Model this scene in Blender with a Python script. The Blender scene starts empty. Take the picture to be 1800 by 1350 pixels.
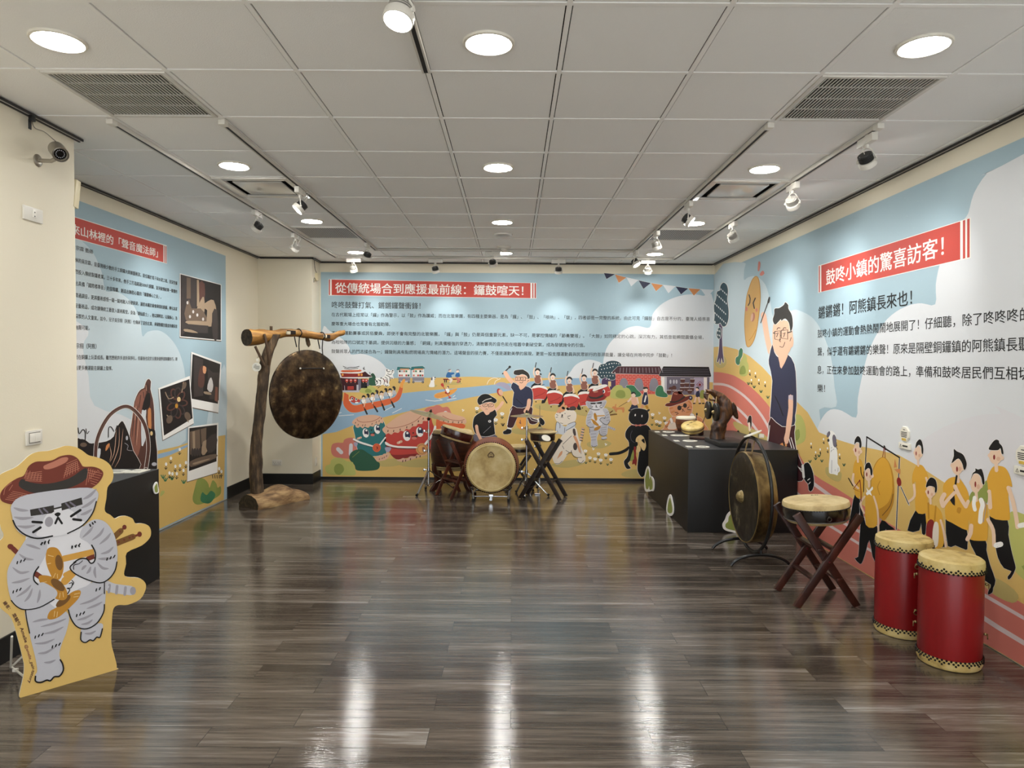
import bpy, bmesh, math, random
from mathutils import Vector, Matrix, noise
from mathutils.geometry import tessellate_polygon
random.seed(7)
PI = math.pi
COL = bpy.context.scene.collection
SC = bpy.context.scene

# ------------------------------------------------------------------ camera
FPX, PITCH, YAW, ROLL, EYE = 1207.0, .0295, .0009, .0061, 1.5588
def cam_axes():
    cp, sp, cr, sr, cy, sy = math.cos(PITCH), math.sin(PITCH), math.cos(ROLL), math.sin(ROLL), math.cos(YAW), math.sin(YAW)
    B = Matrix(((1, 0, 0), (0, 0, -1), (0, 1, 0))) @ Matrix(((cy, sy, 0), (-sy, cy, 0), (0, 0, 1)))
    Rx = Matrix(((1, 0, 0), (0, cp, -sp), (0, sp, cp)))
    Rr = Matrix(((cr, -sr, 0), (sr, cr, 0), (0, 0, 1)))
    return Rr @ Rx @ B
RM = cam_axes()
CAM = Vector((0, 0, EYE))
cd = bpy.data.cameras.new('camera')
cd.sensor_width = 36
cd.lens = FPX / 1800 * 36
cd.clip_start = .05
cam = bpy.data.objects.new('camera', cd)
COL.objects.link(cam)
rows = [Vector(RM[0]), -Vector(RM[1]), -Vector(RM[2])]
m4 = Matrix.Identity(4)
for i in range(3):
    for j in range(3):
        m4[j][i] = rows[i][j]
m4.translation = CAM
cam.matrix_world = m4
SC.camera = cam
RMT = RM.transposed()
def ray(px, py):
    return RMT @ Vector(((px - 900) / FPX, (py - 675) / FPX, 1))
def on_plane(px, py, P, N):
    d = ray(px, py)
    return CAM + d * ((P - CAM).dot(N) / d.dot(N))

# ------------------------------------------------------------------ world, exposure
w = bpy.data.worlds.new('room_world')
w.use_nodes = True
w.node_tree.nodes['Background'].inputs[0].default_value = (.8, .85, .9, 1)
w.node_tree.nodes['Background'].inputs[1].default_value = 1.9  # added fill light, entering by the made-up rear opening
SC.world = w
SC.view_settings.view_transform = 'Standard'
SC.view_settings.look = 'None'
SC.view_settings.gamma = 1
SC.view_settings.use_curve_mapping = False
SC.view_settings.exposure = EXPOSURE = 0.88
LAMP = 75.0        # radiance of a downlight diffuser
SPOT = 26.0        # watts of a track spot

# room measures (metres)
CEIL, BACK, XR, XL, PIL_Y, PIL_X, NEAR_X, NEAR_Y, REAR = 2.8904, 9.118, 2.662, -3.248, 8.761, -2.56, -2.62, 4.125, -2.6
MTOP = 2.755

# ------------------------------------------------------------------ materials
MATS = {}
def lin(c):
    return tuple(((v / 12.92) if v <= .04045 else ((v + .055) / 1.055) ** 2.4) for v in c)
def hexc(h):
    h = h.lstrip('#')
    return lin(tuple(int(h[i:i + 2], 16) / 255 for i in (0, 2, 4)))
def mat(name, col, rough=.6, metal=0.0, bump=None, emit=None, spec=None, coat=None):
    """plain principled; bump = (scale, strength)"""
    if name in MATS:
        return MATS[name]
    m = bpy.data.materials.new(name)
    m.use_nodes = True
    nt = m.node_tree
    b = nt.nodes['Principled BSDF']
    c = hexc(col) if isinstance(col, str) else col
    b.inputs['Base Color'].default_value = (*c, 1)
    b.inputs['Roughness'].default_value = rough
    b.inputs['Metallic'].default_value = metal
    if spec is not None:
        b.inputs['Specular IOR Level'].default_value = spec
    if coat:
        b.inputs['Coat Weight'].default_value = coat
        b.inputs['Coat Roughness'].default_value = .12
    if emit:
        b.inputs['Emission Color'].default_value = (*emit[0], 1)
        b.inputs['Emission Strength'].default_value = emit[1]
    if bump:
        n = nt.nodes.new('ShaderNodeTexNoise')
        n.inputs['Scale'].default_value = bump[0]
        n.inputs['Detail'].default_value = 5
        tc = nt.nodes.new('ShaderNodeTexCoord')
        nt.links.new(tc.outputs['Object'], n.inputs['Vector'])
        bp = nt.nodes.new('ShaderNodeBump')
        bp.inputs['Strength'].default_value = bump[1]
        bp.inputs['Distance'].default_value = .01
        nt.links.new(n.outputs['Fac'], bp.inputs['Height'])
        nt.links.new(bp.outputs['Normal'], b.inputs['Normal'])
    MATS[name] = m
    return m
def noisy(name, cols, scale=(6, 6, 6), rough=.6, metal=0.0, detail=6, bump=.3, pos=None, dist=.006, distort=0.0):
    """colour ramp over stretched noise, with bump of the same noise"""
    if name in MATS:
        return MATS[name]
    m = bpy.data.materials.new(name)
    m.use_nodes = True
    nt = m.node_tree
    b = nt.nodes['Principled BSDF']
    tc = nt.nodes.new('ShaderNodeTexCoord')
    mp = nt.nodes.new('ShaderNodeMapping')
    mp.inputs['Scale'].default_value = scale
    n = nt.nodes.new('ShaderNodeTexNoise')
    n.inputs['Scale'].default_value = 1
    n.inputs['Detail'].default_value = detail
    n.inputs['Roughness'].default_value = .62
    n.inputs['Distortion'].default_value = distort
    r = nt.nodes.new('ShaderNodeValToRGB')
    k = len(cols)
    ps = pos or [.3 + .4 * i / (k - 1) for i in range(k)]
    while len(r.color_ramp.elements) < k:
        r.color_ramp.elements.new(.5)
    for e, p, c in zip(r.color_ramp.elements, ps, cols):
        e.position = p
        e.color = (*hexc(c), 1)
    nt.links.new(tc.outputs['Object'], mp.inputs[0])
    nt.links.new(mp.outputs[0], n.inputs['Vector'])
    nt.links.new(n.outputs['Fac'], r.inputs[0])
    nt.links.new(r.outputs[0], b.inputs['Base Color'])
    b.inputs['Roughness'].default_value = rough
    b.inputs['Metallic'].default_value = metal
    if bump:
        bp = nt.nodes.new('ShaderNodeBump')
        bp.inputs['Strength'].default_value = bump
        bp.inputs['Distance'].default_value = dist
        nt.links.new(n.outputs['Fac'], bp.inputs['Height'])
        nt.links.new(bp.outputs['Normal'], b.inputs['Normal'])
    MATS[name] = m
    return m

# ------------------------------------------------------------------ mesh helpers
def obj(name, bm, m, parent=None, angle=35, loc=None, recalc=True):
    me = bpy.data.meshes.new(name)
    if recalc:
        bmesh.ops.recalc_face_normals(bm, faces=bm.faces)
    bm.to_mesh(me)
    bm.free()
    for x in (m if isinstance(m, (list, tuple)) else [m]):
        me.materials.append(x)
    if angle:
        for p in me.polygons:
            p.use_smooth = True
        me.set_sharp_from_angle(angle=math.radians(angle))
    o = bpy.data.objects.new(name, me)
    COL.objects.link(o)
    if parent:
        o.parent = parent
    if loc:
        o.location = loc
    return o
def thing(name, label, cat, loc=(0, 0, 0), rotz=0, group=None):
    o = bpy.data.objects.new(name, None)
    o.empty_display_size = .1
    COL.objects.link(o)
    o.location = loc
    o.rotation_euler = (0, 0, rotz)
    return tag(o, label, cat, group)
def tag(o, label, cat, group=None):
    o['label'] = label
    o['category'] = cat
    if group:
        o['group'] = group
    return o
def struct(name, bm, m, parent=None, angle=0):
    o = obj(name, bm, m, parent, angle)
    if not parent:
        o['kind'] = 'structure'
    return o
def BM():
    return bmesh.new()
def box(bm, c, s, rot=None, bev=0.0, mi=0):
    M = Matrix.Translation(c) @ ((rot.to_4x4() if rot is not None else Matrix.Identity(4))) @ Matrix.Diagonal((*s, 1))
    r = bmesh.ops.create_cube(bm, size=1, matrix=M)
    vs = r['verts']
    fs = list({f for v in vs for f in v.link_faces})
    if bev:
        es = list({e for f in fs for e in f.edges})
        rr = bmesh.ops.bevel(bm, geom=es, offset=bev, segments=2, affect='EDGES', profile=.6)
        fs = list({f for f in rr['faces']} | {f for v in rr['verts'] for f in v.link_faces})
    for f in fs:
        if f.is_valid:
            f.material_index = mi
    return bm
def frame_of(d):
    d = d.normalized()
    a = Vector((0, 0, 1)) if abs(d.z) < .9 else Vector((1, 0, 0))
    x = a.cross(d).normalized()
    return x, d.cross(x)
def tube(bm, pts, r, seg=10, cap=True, closed=False, mi=0):
    pts = [Vector(p) for p in pts]
    n = len(pts)
    rs = r if isinstance(r, (list, tuple)) else [r] * n
    rings = []
    px = None
    for i, p in enumerate(pts):
        if closed:
            d = pts[(i + 1) % n] - pts[i - 1]
        else:
            d = pts[min(i + 1, n - 1)] - pts[max(i - 1, 0)]
        d.normalize()
        if px is None:
            x, y = frame_of(d)
        else:
            x = (px - d * px.dot(d)).normalized()
            y = d.cross(x)
        px = x
        rings.append([bm.verts.new(p + (x * math.cos(2 * PI * k / seg) + y * math.sin(2 * PI * k / seg)) * rs[i]) for k in range(seg)])
    m = n if closed else n - 1
    for i in range(m):
        a, b = rings[i], rings[(i + 1) % n]
        for k in range(seg):
            f = bm.faces.new((a[k], a[(k + 1) % seg], b[(k + 1) % seg], b[k]))
            f.material_index = mi
    if cap and not closed:
        bm.faces.new(rings[0][::-1]).material_index = mi
        bm.faces.new(rings[-1]).material_index = mi
    return bm
def lathe(bm, prof, seg=48, M=None, mi=0, close=True):
    """profile [(r, z)] about local z"""
    M = M or Matrix.Identity(4)
    rings = []
    for r, z in prof:
        if r < 1e-6:
            rings.append([bm.verts.new(M @ Vector((0, 0, z)))])
        else:
            rings.append([bm.verts.new(M @ Vector((r * math.cos(2 * PI * k / seg), r * math.sin(2 * PI * k / seg), z))) for k in range(seg)])
    for a, b in zip(rings, rings[1:]):
        for k in range(seg):
            k2 = (k + 1) % seg
            if len(a) == 1 and len(b) == 1:
                continue
            if len(a) == 1:
                f = bm.faces.new((a[0], b[k2], b[k]))
            elif len(b) == 1:
                f = bm.faces.new((a[k], a[k2], b[0]))
            else:
                f = bm.faces.new((a[k], a[k2], b[k2], b[k]))
            f.material_index = mi
    return bm
def ball(bm, c, r, sub=2, sc=(1, 1, 1)):
    bmesh.ops.create_icosphere(bm, subdivisions=sub, radius=r, matrix=Matrix.Translation(c) @ Matrix.Diagonal((*sc, 1)))
    return bm
def loft(bm, stations, seg=18, nz=0.0, nf=6.0, seed=0, cap=True):
    """stations: (centre, axis_x vector, axis_y vector) ; noisy elliptical rings"""
    rings = []
    for c, ax, ay in stations:
        c, ax, ay = Vector(c), Vector(ax), Vector(ay)
        ring = []
        for k in range(seg):
            a = 2 * PI * k / seg
            p = c + ax * math.cos(a) + ay * math.sin(a)
            if nz:
                q = noise.noise(p * nf + Vector((seed, seed * 2, 0))) + .5 * noise.noise(p * nf * 2.7 + Vector((seed, 3, seed)))
                p += (p - c).normalized() * q * nz
            ring.append(bm.verts.new(p))
        rings.append(ring)
    for a, b in zip(rings, rings[1:]):
        for k in range(seg):
            bm.faces.new((a[k], a[(k + 1) % seg], b[(k + 1) % seg], b[k]))
    if cap:
        bm.faces.new(rings[0][::-1])
        bm.faces.new(rings[-1])
    return bm
def RZ(a):
    return Matrix.Rotation(a, 4, 'Z')
def RX(a):
    return Matrix.Rotation(a, 4, 'X')
def RY(a):
    return Matrix.Rotation(a, 4, 'Y')
def TR(*v):
    return Matrix.Translation(v if len(v) == 3 else v[0])
def bar(bm, a, b, w, t, up=(0, 1, 0), bev=.003):
    """rectangular bar from a to b, w across, t along `up`"""
    a, b = Vector(a), Vector(b)
    d = (b - a)
    z = d.normalized()
    y = Vector(up)
    y = (y - z * y.dot(z)).normalized()
    x = y.cross(z)
    R = Matrix((x, y, z)).transposed()
    return box(bm, (a + b) / 2, (w, t, d.length), R, bev)
def smooth(pts, n=6, closed=False):
    P = [Vector(p) for p in pts]
    out = []
    N = len(P)
    rng = range(N) if closed else range(N - 1)
    for i in rng:
        p1, p2 = P[i], P[(i + 1) % N]
        p0 = P[i - 1] if (closed or i > 0) else p1
        p3 = P[(i + 2) % N] if (closed or i + 2 < N) else p2
        for k in range(n):
            t = k / n
            out.append(.5 * ((2 * p1) + (p2 - p0) * t + (2 * p0 - 5 * p1 + 4 * p2 - p3) * t * t + (3 * p1 - p0 - 3 * p2 + p3) * t ** 3))
    if not closed:
        out.append(P[-1])
    return out
CHROME = mat('chrome', '#c9ccd0', .16, 1.0)
BLACKMETAL = mat('black_enamel', '#0c0c0d', .3, .0)
RUBBER = mat('black_rubber', '#0b0b0b', .7)
WHITEPAINT = mat('white_enamel', '#dedad0', .4)
CREAM = mat('cream_wall_paint', '#e7dfca', .7, bump=(90, .05))
BLACKMATT = mat('black_matt_paint', '#0d0d0e', .55)
SKIN_HEAD = noisy('drum_hide', ['#a08451', '#cdb682', '#dccb9c'], (9, 9, 9), .5, bump=.1, pos=[.25, .5, .75])
DARKWOOD = noisy('dark_red_wood', ['#1a0c08', '#34170f', '#4a2216'], (14, 14, 2), .35, bump=.1)
# ------------------------------------------------------------------ floor
def floor_material():
    m = bpy.data.materials.new('grey_wood_planks')
    m.use_nodes = True
    nt = m.node_tree
    N, L = nt.nodes, nt.links
    b = N['Principled BSDF']
    tc = N.new('ShaderNodeTexCoord')
    br = N.new('ShaderNodeTexBrick')
    br.offset = .37
    br.offset_frequency = 2
    br.inputs['Scale'].default_value = 1
    br.inputs['Brick Width'].default_value = .93
    br.inputs['Row Height'].default_value = .152
    br.inputs['Mortar Size'].default_value = .0012
    br.inputs['Mortar Smooth'].default_value = .2
    br.inputs['Bias'].default_value = 0
    br.inputs['Color1'].default_value = (0, 0, 0, 1)
    br.inputs['Color2'].default_value = (1, 1, 1, 1)
    br.inputs['Mortar'].default_value = (.5, .5, .5, 1)
    L.new(tc.outputs['Object'], br.inputs['Vector'])
    # per-plank shift of the grain
    sh = N.new('ShaderNodeVectorMath'); sh.operation = 'MULTIPLY'
    sh.inputs[1].default_value = (37, 11, 0)
    L.new(br.outputs['Color'], sh.inputs[0])
    ad = N.new('ShaderNodeVectorMath'); ad.operation = 'ADD'
    L.new(tc.outputs['Object'], ad.inputs[0]); L.new(sh.outputs[0], ad.inputs[1])
    def nz(sc, det, ro):
        mp = N.new('ShaderNodeMapping'); mp.inputs['Scale'].default_value = sc
        L.new(ad.outputs[0], mp.inputs[0])
        n = N.new('ShaderNodeTexNoise'); n.inputs['Scale'].default_value = 1
        n.inputs['Detail'].default_value = det; n.inputs['Roughness'].default_value = ro
        L.new(mp.outputs[0], n.inputs['Vector'])
        return n
    n1 = nz((1.3, 38, 1), 7, .7)
    n2 = nz((5, 190, 1), 4, .7)
    n3 = nz((.8, 7, 1), 3, .5)
    mx = N.new('ShaderNodeMix'); mx.inputs[0].default_value = .35
    L.new(n1.outputs['Fac'], mx.inputs[2]); L.new(n2.outputs['Fac'], mx.inputs[3])
    mx2 = N.new('ShaderNodeMix'); mx2.inputs[0].default_value = .35
    L.new(mx.outputs[0], mx2.inputs[2]); L.new(n3.outputs['Fac'], mx2.inputs[3])
    pl = N.new('ShaderNodeMath'); pl.operation = 'MULTIPLY_ADD'
    pl.inputs[1].default_value = .07
    sep = N.new('ShaderNodeSeparateColor'); L.new(br.outputs['Color'], sep.inputs[0])
    L.new(sep.outputs[0], pl.inputs[0]); L.new(mx2.outputs[0], pl.inputs[2])
    r = N.new('ShaderNodeValToRGB')
    for e, (p, c) in zip([r.color_ramp.elements[0], r.color_ramp.elements[1], r.color_ramp.elements.new(.5), r.color_ramp.elements.new(.5)],
                         [(.38, '#221c18'), (.74, '#958b7d'), (.49, '#443c35'), (.60, '#6a6056')]):
        e.position = p; e.color = (*hexc(c), 1)
    L.new(pl.outputs[0], r.inputs[0])
    dk = N.new('ShaderNodeMix'); dk.data_type = 'RGBA'
    L.new(br.outputs['Fac'], dk.inputs[0]); L.new(r.outputs[0], dk.inputs[6]); dk.inputs[7].default_value = (.012, .01, .009, 1)
    L.new(dk.outputs[2], b.inputs['Base Color'])
    # fine embossed grain breaks the lamp reflections up
    n4 = nz((34, 150, 1), 3, .6)
    n5 = nz((3, 45, 1), 2, .5)
    hm = N.new('ShaderNodeMath'); hm.operation = 'MULTIPLY_ADD'; hm.inputs[1].default_value = .6
    L.new(n5.outputs['Fac'], hm.inputs[0]); L.new(n4.outputs['Fac'], hm.inputs[2])
    bp = N.new('ShaderNodeBump'); bp.inputs['Strength'].default_value = .24; bp.inputs['Distance'].default_value = .0022
    L.new(hm.outputs[0], bp.inputs['Height']); L.new(bp.outputs['Normal'], b.inputs['Normal'])
    n6 = nz((55, 210, 1), 2, .6)
    rr = N.new('ShaderNodeMapRange'); rr.inputs[1].default_value = .35; rr.inputs[2].default_value = .65; rr.inputs[3].default_value = .03; rr.inputs[4].default_value = .11
    L.new(n6.outputs['Fac'], rr.inputs[0]); L.new(rr.outputs[0], b.inputs['Roughness'])
    b.inputs['Specular IOR Level'].default_value = .75
    return m
bm = BM(); box(bm, (-.3, 3.3, -.05), (6.6, 12.2, .1)); struct('floor', bm, floor_material())

# ------------------------------------------------------------------ ceiling: tiles, T-bars, dark void above
GX0, GY0 = -.3967, 3.183          # grid origin; 0.6 m module
tile_m = mat('mineral_ceiling_tile', '#f6f5f2', .85, bump=(160, .2))
tbar_m = mat('ceiling_grid_metal', '#f7f5f1', .45)
holes = []                        # modules taken by vents
VENTS = [(-3, 0), (3, 0)]
CASS = [(-3, 3), (3, 3)]
PERF = [(-3, 6), (3, 6)]
bm = BM()
for i in range(-5, 6):
    for j in range(-10, 10):
        x0, x1, y0, y1 = GX0 + .6 * i, GX0 + .6 * (i + 1), GY0 + .6 * j, GY0 + .6 * (j + 1)
        x0, x1, y0, y1 = max(x0, XL), min(x1, XR), max(y0, REAR), min(y1, BACK)
        if x1 - x0 < .03 or y1 - y0 < .03 or (i, j) in VENTS + CASS + PERF:
            continue
        g = .0150
        box(bm, ((x0 + x1) / 2, (y0 + y1) / 2, CEIL + .011), (x1 - x0 - 2 * g, y1 - y0 - 2 * g, .014))
ceil = struct('ceiling', bm, tile_m)
bm = BM()
for i in range(-4, 6):
    box(bm, (GX0 + .6 * i, (REAR + BACK) / 2, CEIL + .004), (.02, BACK - REAR, .008))
for j in range(-9, 10):
    for i in range(-5, 6):
        xa, xb = max(XL, GX0 + .6 * i + .01), min(XR, GX0 + .6 * (i + 1) - .01)
        if xb > xa:
            box(bm, ((xa + xb) / 2, GY0 + .6 * j, CEIL + .0045), (xb - xa, .02, .008))
struct('ceiling_grid', bm, tbar_m, ceil)
bm = BM(); box(bm, (-.3, 3.3, CEIL + .13), (6.6, 12.2, .1)); struct('plenum_slab', bm, mat('void_dark', '#1b1a19', .9), ceil)

# ------------------------------------------------------------------ walls
H = CEIL + .1
def wallbox(name, x0, x1, y0, y1, m=CREAM, z0=0.0, z1=H):
    bm = BM(); box(bm, ((x0 + x1) / 2, (y0 + y1) / 2, (z0 + z1) / 2), (x1 - x0, y1 - y0, z1 - z0)); return struct(name, bm, m)
wallbox('wall_back', -3.5, 2.9, BACK, BACK + .15)
wallbox('wall_right', XR, XR + .15, REAR, BACK)
wallbox('wall_left', XL - .15, XL, NEAR_Y, BACK)
wallbox('wall_left_pillar', XL - .15, NEAR_X, REAR, NEAR_Y)
wallbox('wall_corner_pillar', XL, PIL_X, PIL_Y, BACK)
wallbox('wall_rear', -3.5, 2.9, REAR - .15, REAR, CREAM, 2.45, H)      # lintel; unseen opening below made up to let world light brighten the ceiling
bb_m = mat('black_skirting', '#0c0c0c', .45)
BH = .135
def base(name, x0, x1, y0, y1):
    bm = BM(); box(bm, ((x0 + x1) / 2, (y0 + y1) / 2, BH / 2), (x1 - x0, y1 - y0, BH), bev=.003); return struct(name, bm, bb_m)
base('baseboard_left', XL, XL + .012, 7.78, PIL_Y)
base('baseboard_corner', XL + .012, PIL_X + .012, PIL_Y - .012, PIL_Y)
base('baseboard_corner_side', PIL_X, PIL_X + .012, PIL_Y, BACK - .012)
base('baseboard_near', NEAR_X, NEAR_X + .012, REAR, NEAR_Y)
base('baseboard_near_end', XL + .012, NEAR_X + .012, NEAR_Y, NEAR_Y + .012)
bm = BM(); box(bm, ((PIL_X + XR) / 2, BACK - .003, .02), (XR - PIL_X - .02, .006, .04)); struct('baseboard_back', bm, bb_m)
# picture rails where wall meets ceiling
rail_m = mat('rail_dark_aluminium', '#3c3b3a', .35, .6)
rail_l = mat('rail_light_aluminium', '#d0cdc6', .4)
def rail(name, a, b, nrm):
    a, b, nrm = Vector(a), Vector(b), Vector(nrm)
    c = (a + b) / 2
    s = b - a
    bm = BM()
    def sl(o, z, w, h, mi):
        sz = (abs(s.x) + w * abs(nrm.x), abs(s.y) + w * abs(nrm.y), h)
        box(bm, c + nrm * o + Vector((0, 0, z)), sz, mi=mi)
    sl(.005, CEIL - .009, .010, .017, 0)
    sl(.017, CEIL - .006, .014, .011, 1)
    sl(.027, CEIL - .007, .006, .013, 0)
    return struct(name, bm, [rail_m, rail_l])
rail('trim_1', (XR, REAR, 0), (XR, BACK, 0), (-1, 0, 0))
rail('trim_2', (PIL_X, BACK, 0), (XR - .036, BACK, 0), (0, -1, 0))
rail('trim_3', (XL, NEAR_Y, 0), (XL, PIL_Y, 0), (1, 0, 0))
rail('trim_4', (XL + .036, PIL_Y, 0), (PIL_X + .03, PIL_Y, 0), (0, -1, 0))
rail('trim_5', (PIL_X, PIL_Y, 0), (PIL_X, BACK - .036, 0), (1, 0, 0))
rail('trim_6', (NEAR_X, REAR, 0), (NEAR_X, NEAR_Y + .045, 0), (1, 0, 0))

# ------------------------------------------------------------------ recessed downlights
glow = mat('lamp_diffuser', '#ffffff', .5, emit=((1, .985, .95), LAMP))
ring_m = mat('lamp_ring', '#e6e1d4', .45)
LX, LY = [-1.9, -.108, 1.702], [-2.52 + 1.806 * k for k in range(7)]
proto = None
col_n = ['left', 'middle', 'right']
ord_n = ['', '', '', 'nearest to the camera', 'second from the camera', 'third from the camera', 'closest to the back mural']
for k, y in enumerate(LY):
    if k < 1: continue
    for i, x in enumerate(LX):
        lab = ('round white recessed downlight, %s row, %s' % (col_n[i], ord_n[k])) if k > 2 else 'round white recessed downlight behind the camera'
        if proto is None:
            proto = thing('ceiling_downlight', lab, 'ceiling light', (x, y, CEIL), 0, 'recessed downlights in the ceiling')
            bm = BM(); lathe(bm, [(.088, .006), (.09, -.004), (.097, -.007), (.106, -.005), (.108, .0), (.108, .012)], 40); obj('trim_ring', bm, ring_m, proto)
            bm = BM(); lathe(bm, [(0, -.013), (.04, -.012), (.07, -.008), (.088, -.0015), (.0885, .004), (0, .004)], 40); obj('diffuser', bm, glow, proto)
        else:
            r = proto.copy(); COL.objects.link(r); r.location = (x, y, CEIL); r['label'] = lab
            for ch in list(proto.children):
                c = ch.copy(); COL.objects.link(c); c.parent = r

# ------------------------------------------------------------------ vents
def vent_centre(i, j):
    return (GX0 + .6 * (i + .5), GY0 + .6 * (j + .5), CEIL)
grille_m = mat('grille_white', '#d6d2ca', .45)
hole_m = mat('duct_dark', '#0d0d0d', .9)
for n, (i, j) in enumerate(VENTS):
    side = 'left' if n == 0 else 'right'
    t = thing('linear_ceiling_grille', 'large white slatted air grille in the ceiling, near %s' % side, 'air vent', vent_centre(i, j), 0, 'slatted air grilles')
    bm = BM()
    a, wd = .288, .022
    for s in (-1, 1):
        box(bm, (s * (a - wd / 2), 0, 0), (wd, 2 * a, .012), bev=.002)
        box(bm, (0, s * (a - wd / 2), 0), (2 * a - 2 * wd, wd, .012), bev=.002)
    obj('frame', bm, grille_m, t)
    bm = BM()
    nsl = 30
    for k in range(nsl):
        box(bm, (-.262 + .524 * (k + .5) / nsl, 0, .002), (.0058, .53, .004))
    for k in (-1, 0, 1):
        box(bm, (0, k * .14, .006), (.53, .004, .006))
    obj('slats', bm, grille_m, t)
    bm = BM(); box(bm, (0, 0, .03), (.57, .57, .01)); obj('duct_backing', bm, hole_m, t)
gl_m = mat('cassette_white_gloss', '#d9d5cd', .12)
for n, (i, j) in enumerate(CASS):
    side = 'left' if n == 0 else 'right'
    t = thing('ceiling_diffuser', 'square white air diffuser with raised centre panel, %s between the tracks' % side, 'air vent', vent_centre(i, j), 0, 'square air diffusers')
    bm = BM()
    for s in (-1, 1):
        box(bm, (s * .258, 0, -.002), (.064, .58, .014), bev=.004)
        box(bm, (0, s * .258, -.002), (.452, .064, .014), bev=.004)
    obj('frame', bm, gl_m, t)
    bm = BM(); box(bm, (0, 0, -.001), (.36, .36, .012), bev=.004); obj('centre_panel', bm, gl_m, t)
    bm = BM(); box(bm, (0, 0, .035), (.57, .57, .01)); obj('duct_backing', bm, hole_m, t)
def perforated():
    m = bpy.data.materials.new('perforated_grey_sheet')
    m.use_nodes = True
    nt = m.node_tree; N, L = nt.nodes, nt.links
    b = N['Principled BSDF']
    tc = N.new('ShaderNodeTexCoord'); mp = N.new('ShaderNodeMapping')
    mp.inputs['Rotation'].default_value = (0, 0, PI / 4)
    ck = N.new('ShaderNodeTexChecker'); ck.inputs['Scale'].default_value = 62
    ck.inputs['Color1'].default_value = (.5, .49, .47, 1); ck.inputs['Color2'].default_value = (.02, .02, .02, 1)
    L.new(tc.outputs['Object'], mp.inputs[0]); L.new(mp.outputs[0], ck.inputs['Vector']); L.new(ck.outputs['Color'], b.inputs['Base Color'])
    b.inputs['Roughness'].default_value = .5
    return m
pf = perforated()
for n, (i, j) in enumerate(PERF):
    side = 'left' if n == 0 else 'right'
    t = thing('perforated_ceiling_grille', 'grey perforated air grille in the ceiling, far %s' % side, 'air vent', vent_centre(i, j), 0, 'perforated air grilles')
    bm = BM()
    for s in (-1, 1):
        box(bm, (s * .279, 0, 0), (.02, .578, .012), bev=.002); box(bm, (0, s * .279, 0), (.538, .02, .012), bev=.002)
    obj('frame', bm, grille_m, t)
    bm = BM(); box(bm, (0, 0, .002), (.54, .54, .006)); obj('perforated_panel', bm, pf, t)

# smoke detector and round speaker
t = thing('smoke_detector', 'small white domed smoke detector on the ceiling near the back', 'smoke detector', (-.107, 7.875, CEIL))
bm = BM(); lathe(bm, [(0, -.012), (.074, -.014), (.078, 0), (.078, .004), (0, .004)], 32); obj('base', bm, WHITEPAINT, t)
bm = BM(); lathe(bm, [(0, -.045), (.024, -.044), (.034, -.036), (.038, -.022), (.052, -.02), (.056, -.011), (0, -.011)], 32); obj('sensor_dome', bm, WHITEPAINT, t)
t = thing('ceiling_speaker', 'round grey speaker ring recessed in the ceiling before the smoke detector', 'speaker', (-.11, 7.148, CEIL))
bm = BM(); lathe(bm, [(.07, .004), (.074, -.008), (.09, -.01), (.1, -.006), (.102, .004)], 36); obj('rim', bm, mat('speaker_rim', '#e2ded6', .3), t)
bm = BM(); lathe(bm, [(0, -.01), (.03, -.012), (.055, -.006), (.072, .003), (0, .003)], 36); obj('speaker_grille', bm, mat('speaker_grille', '#b5b0a8', .4), t)

# ------------------------------------------------------------------ lighting tracks
TZ = CEIL - .0
track_m = mat('track_white', '#cfcac0', .4)
slot_m = mat('track_slot', '#131313', .6)
def track(label, a, b, caps=True):
    a, b = Vector(a), Vector(b)
    d = b - a
    ln = d.length
    t = thing('lighting_track', label, 'lighting track', (*(a + b).xy / 2, TZ), math.atan2(d.y, d.x) - PI / 2, 'lighting tracks on the ceiling')
    bm = BM()
    for s in (-1, 1):
        box(bm, (s * .0135, 0, -.0105), (.009, ln, .021), bev=.001)
    box(bm, (0, 0, -.003), (.018, ln, .006))
    obj('rail', bm, track_m, t)
    bm = BM(); box(bm, (0, 0, -.0175), (.0179, ln - .004, .003)); obj('conductor_slot', bm, slot_m, t)
    if caps:
        bm = BM(); box(bm, (0, -ln / 2 - .02, -.014), (.037, .05, .028), bev=.003); obj('end_feed', bm, WHITEPAINT, t)
    return t
track('outer left ceiling track along the left wall', (-2.222, 3.85, 0), (-2.222, 8.62, 0))
track('inner left ceiling track ending at the far corner', (-1.607, 3.85, 0), (-1.607, 8.04, 0))
track('inner right ceiling track ending at the far corner', (1.408, 3.85, 0), (1.408, 8.04, 0))
track('outer right ceiling track along the right mural', (2.01, 3.85, 0), (2.01, 8.62, 0))
track('outer crosswise ceiling track nearest the back wall', (2.03, 8.64, 0), (-2.24, 8.64, 0), False)
track('inner crosswise ceiling track in front of the back wall', (1.43, 8.06, 0), (-1.627, 8.06, 0), False)
track('short centre ceiling track at the top of the view', (-.4, -1.2, 0), (-.4, 3.15, 0), False)
fin_m = mat('heat_sink_grey', '#4a4a4a', .4, .5)
finw_m = mat('heat_sink_white', '#bdb9b1', .4, .2)
lens_on = mat('spot_lens_lit', '#ffffff', .3, emit=((1, .97, .9), 25))
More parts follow.
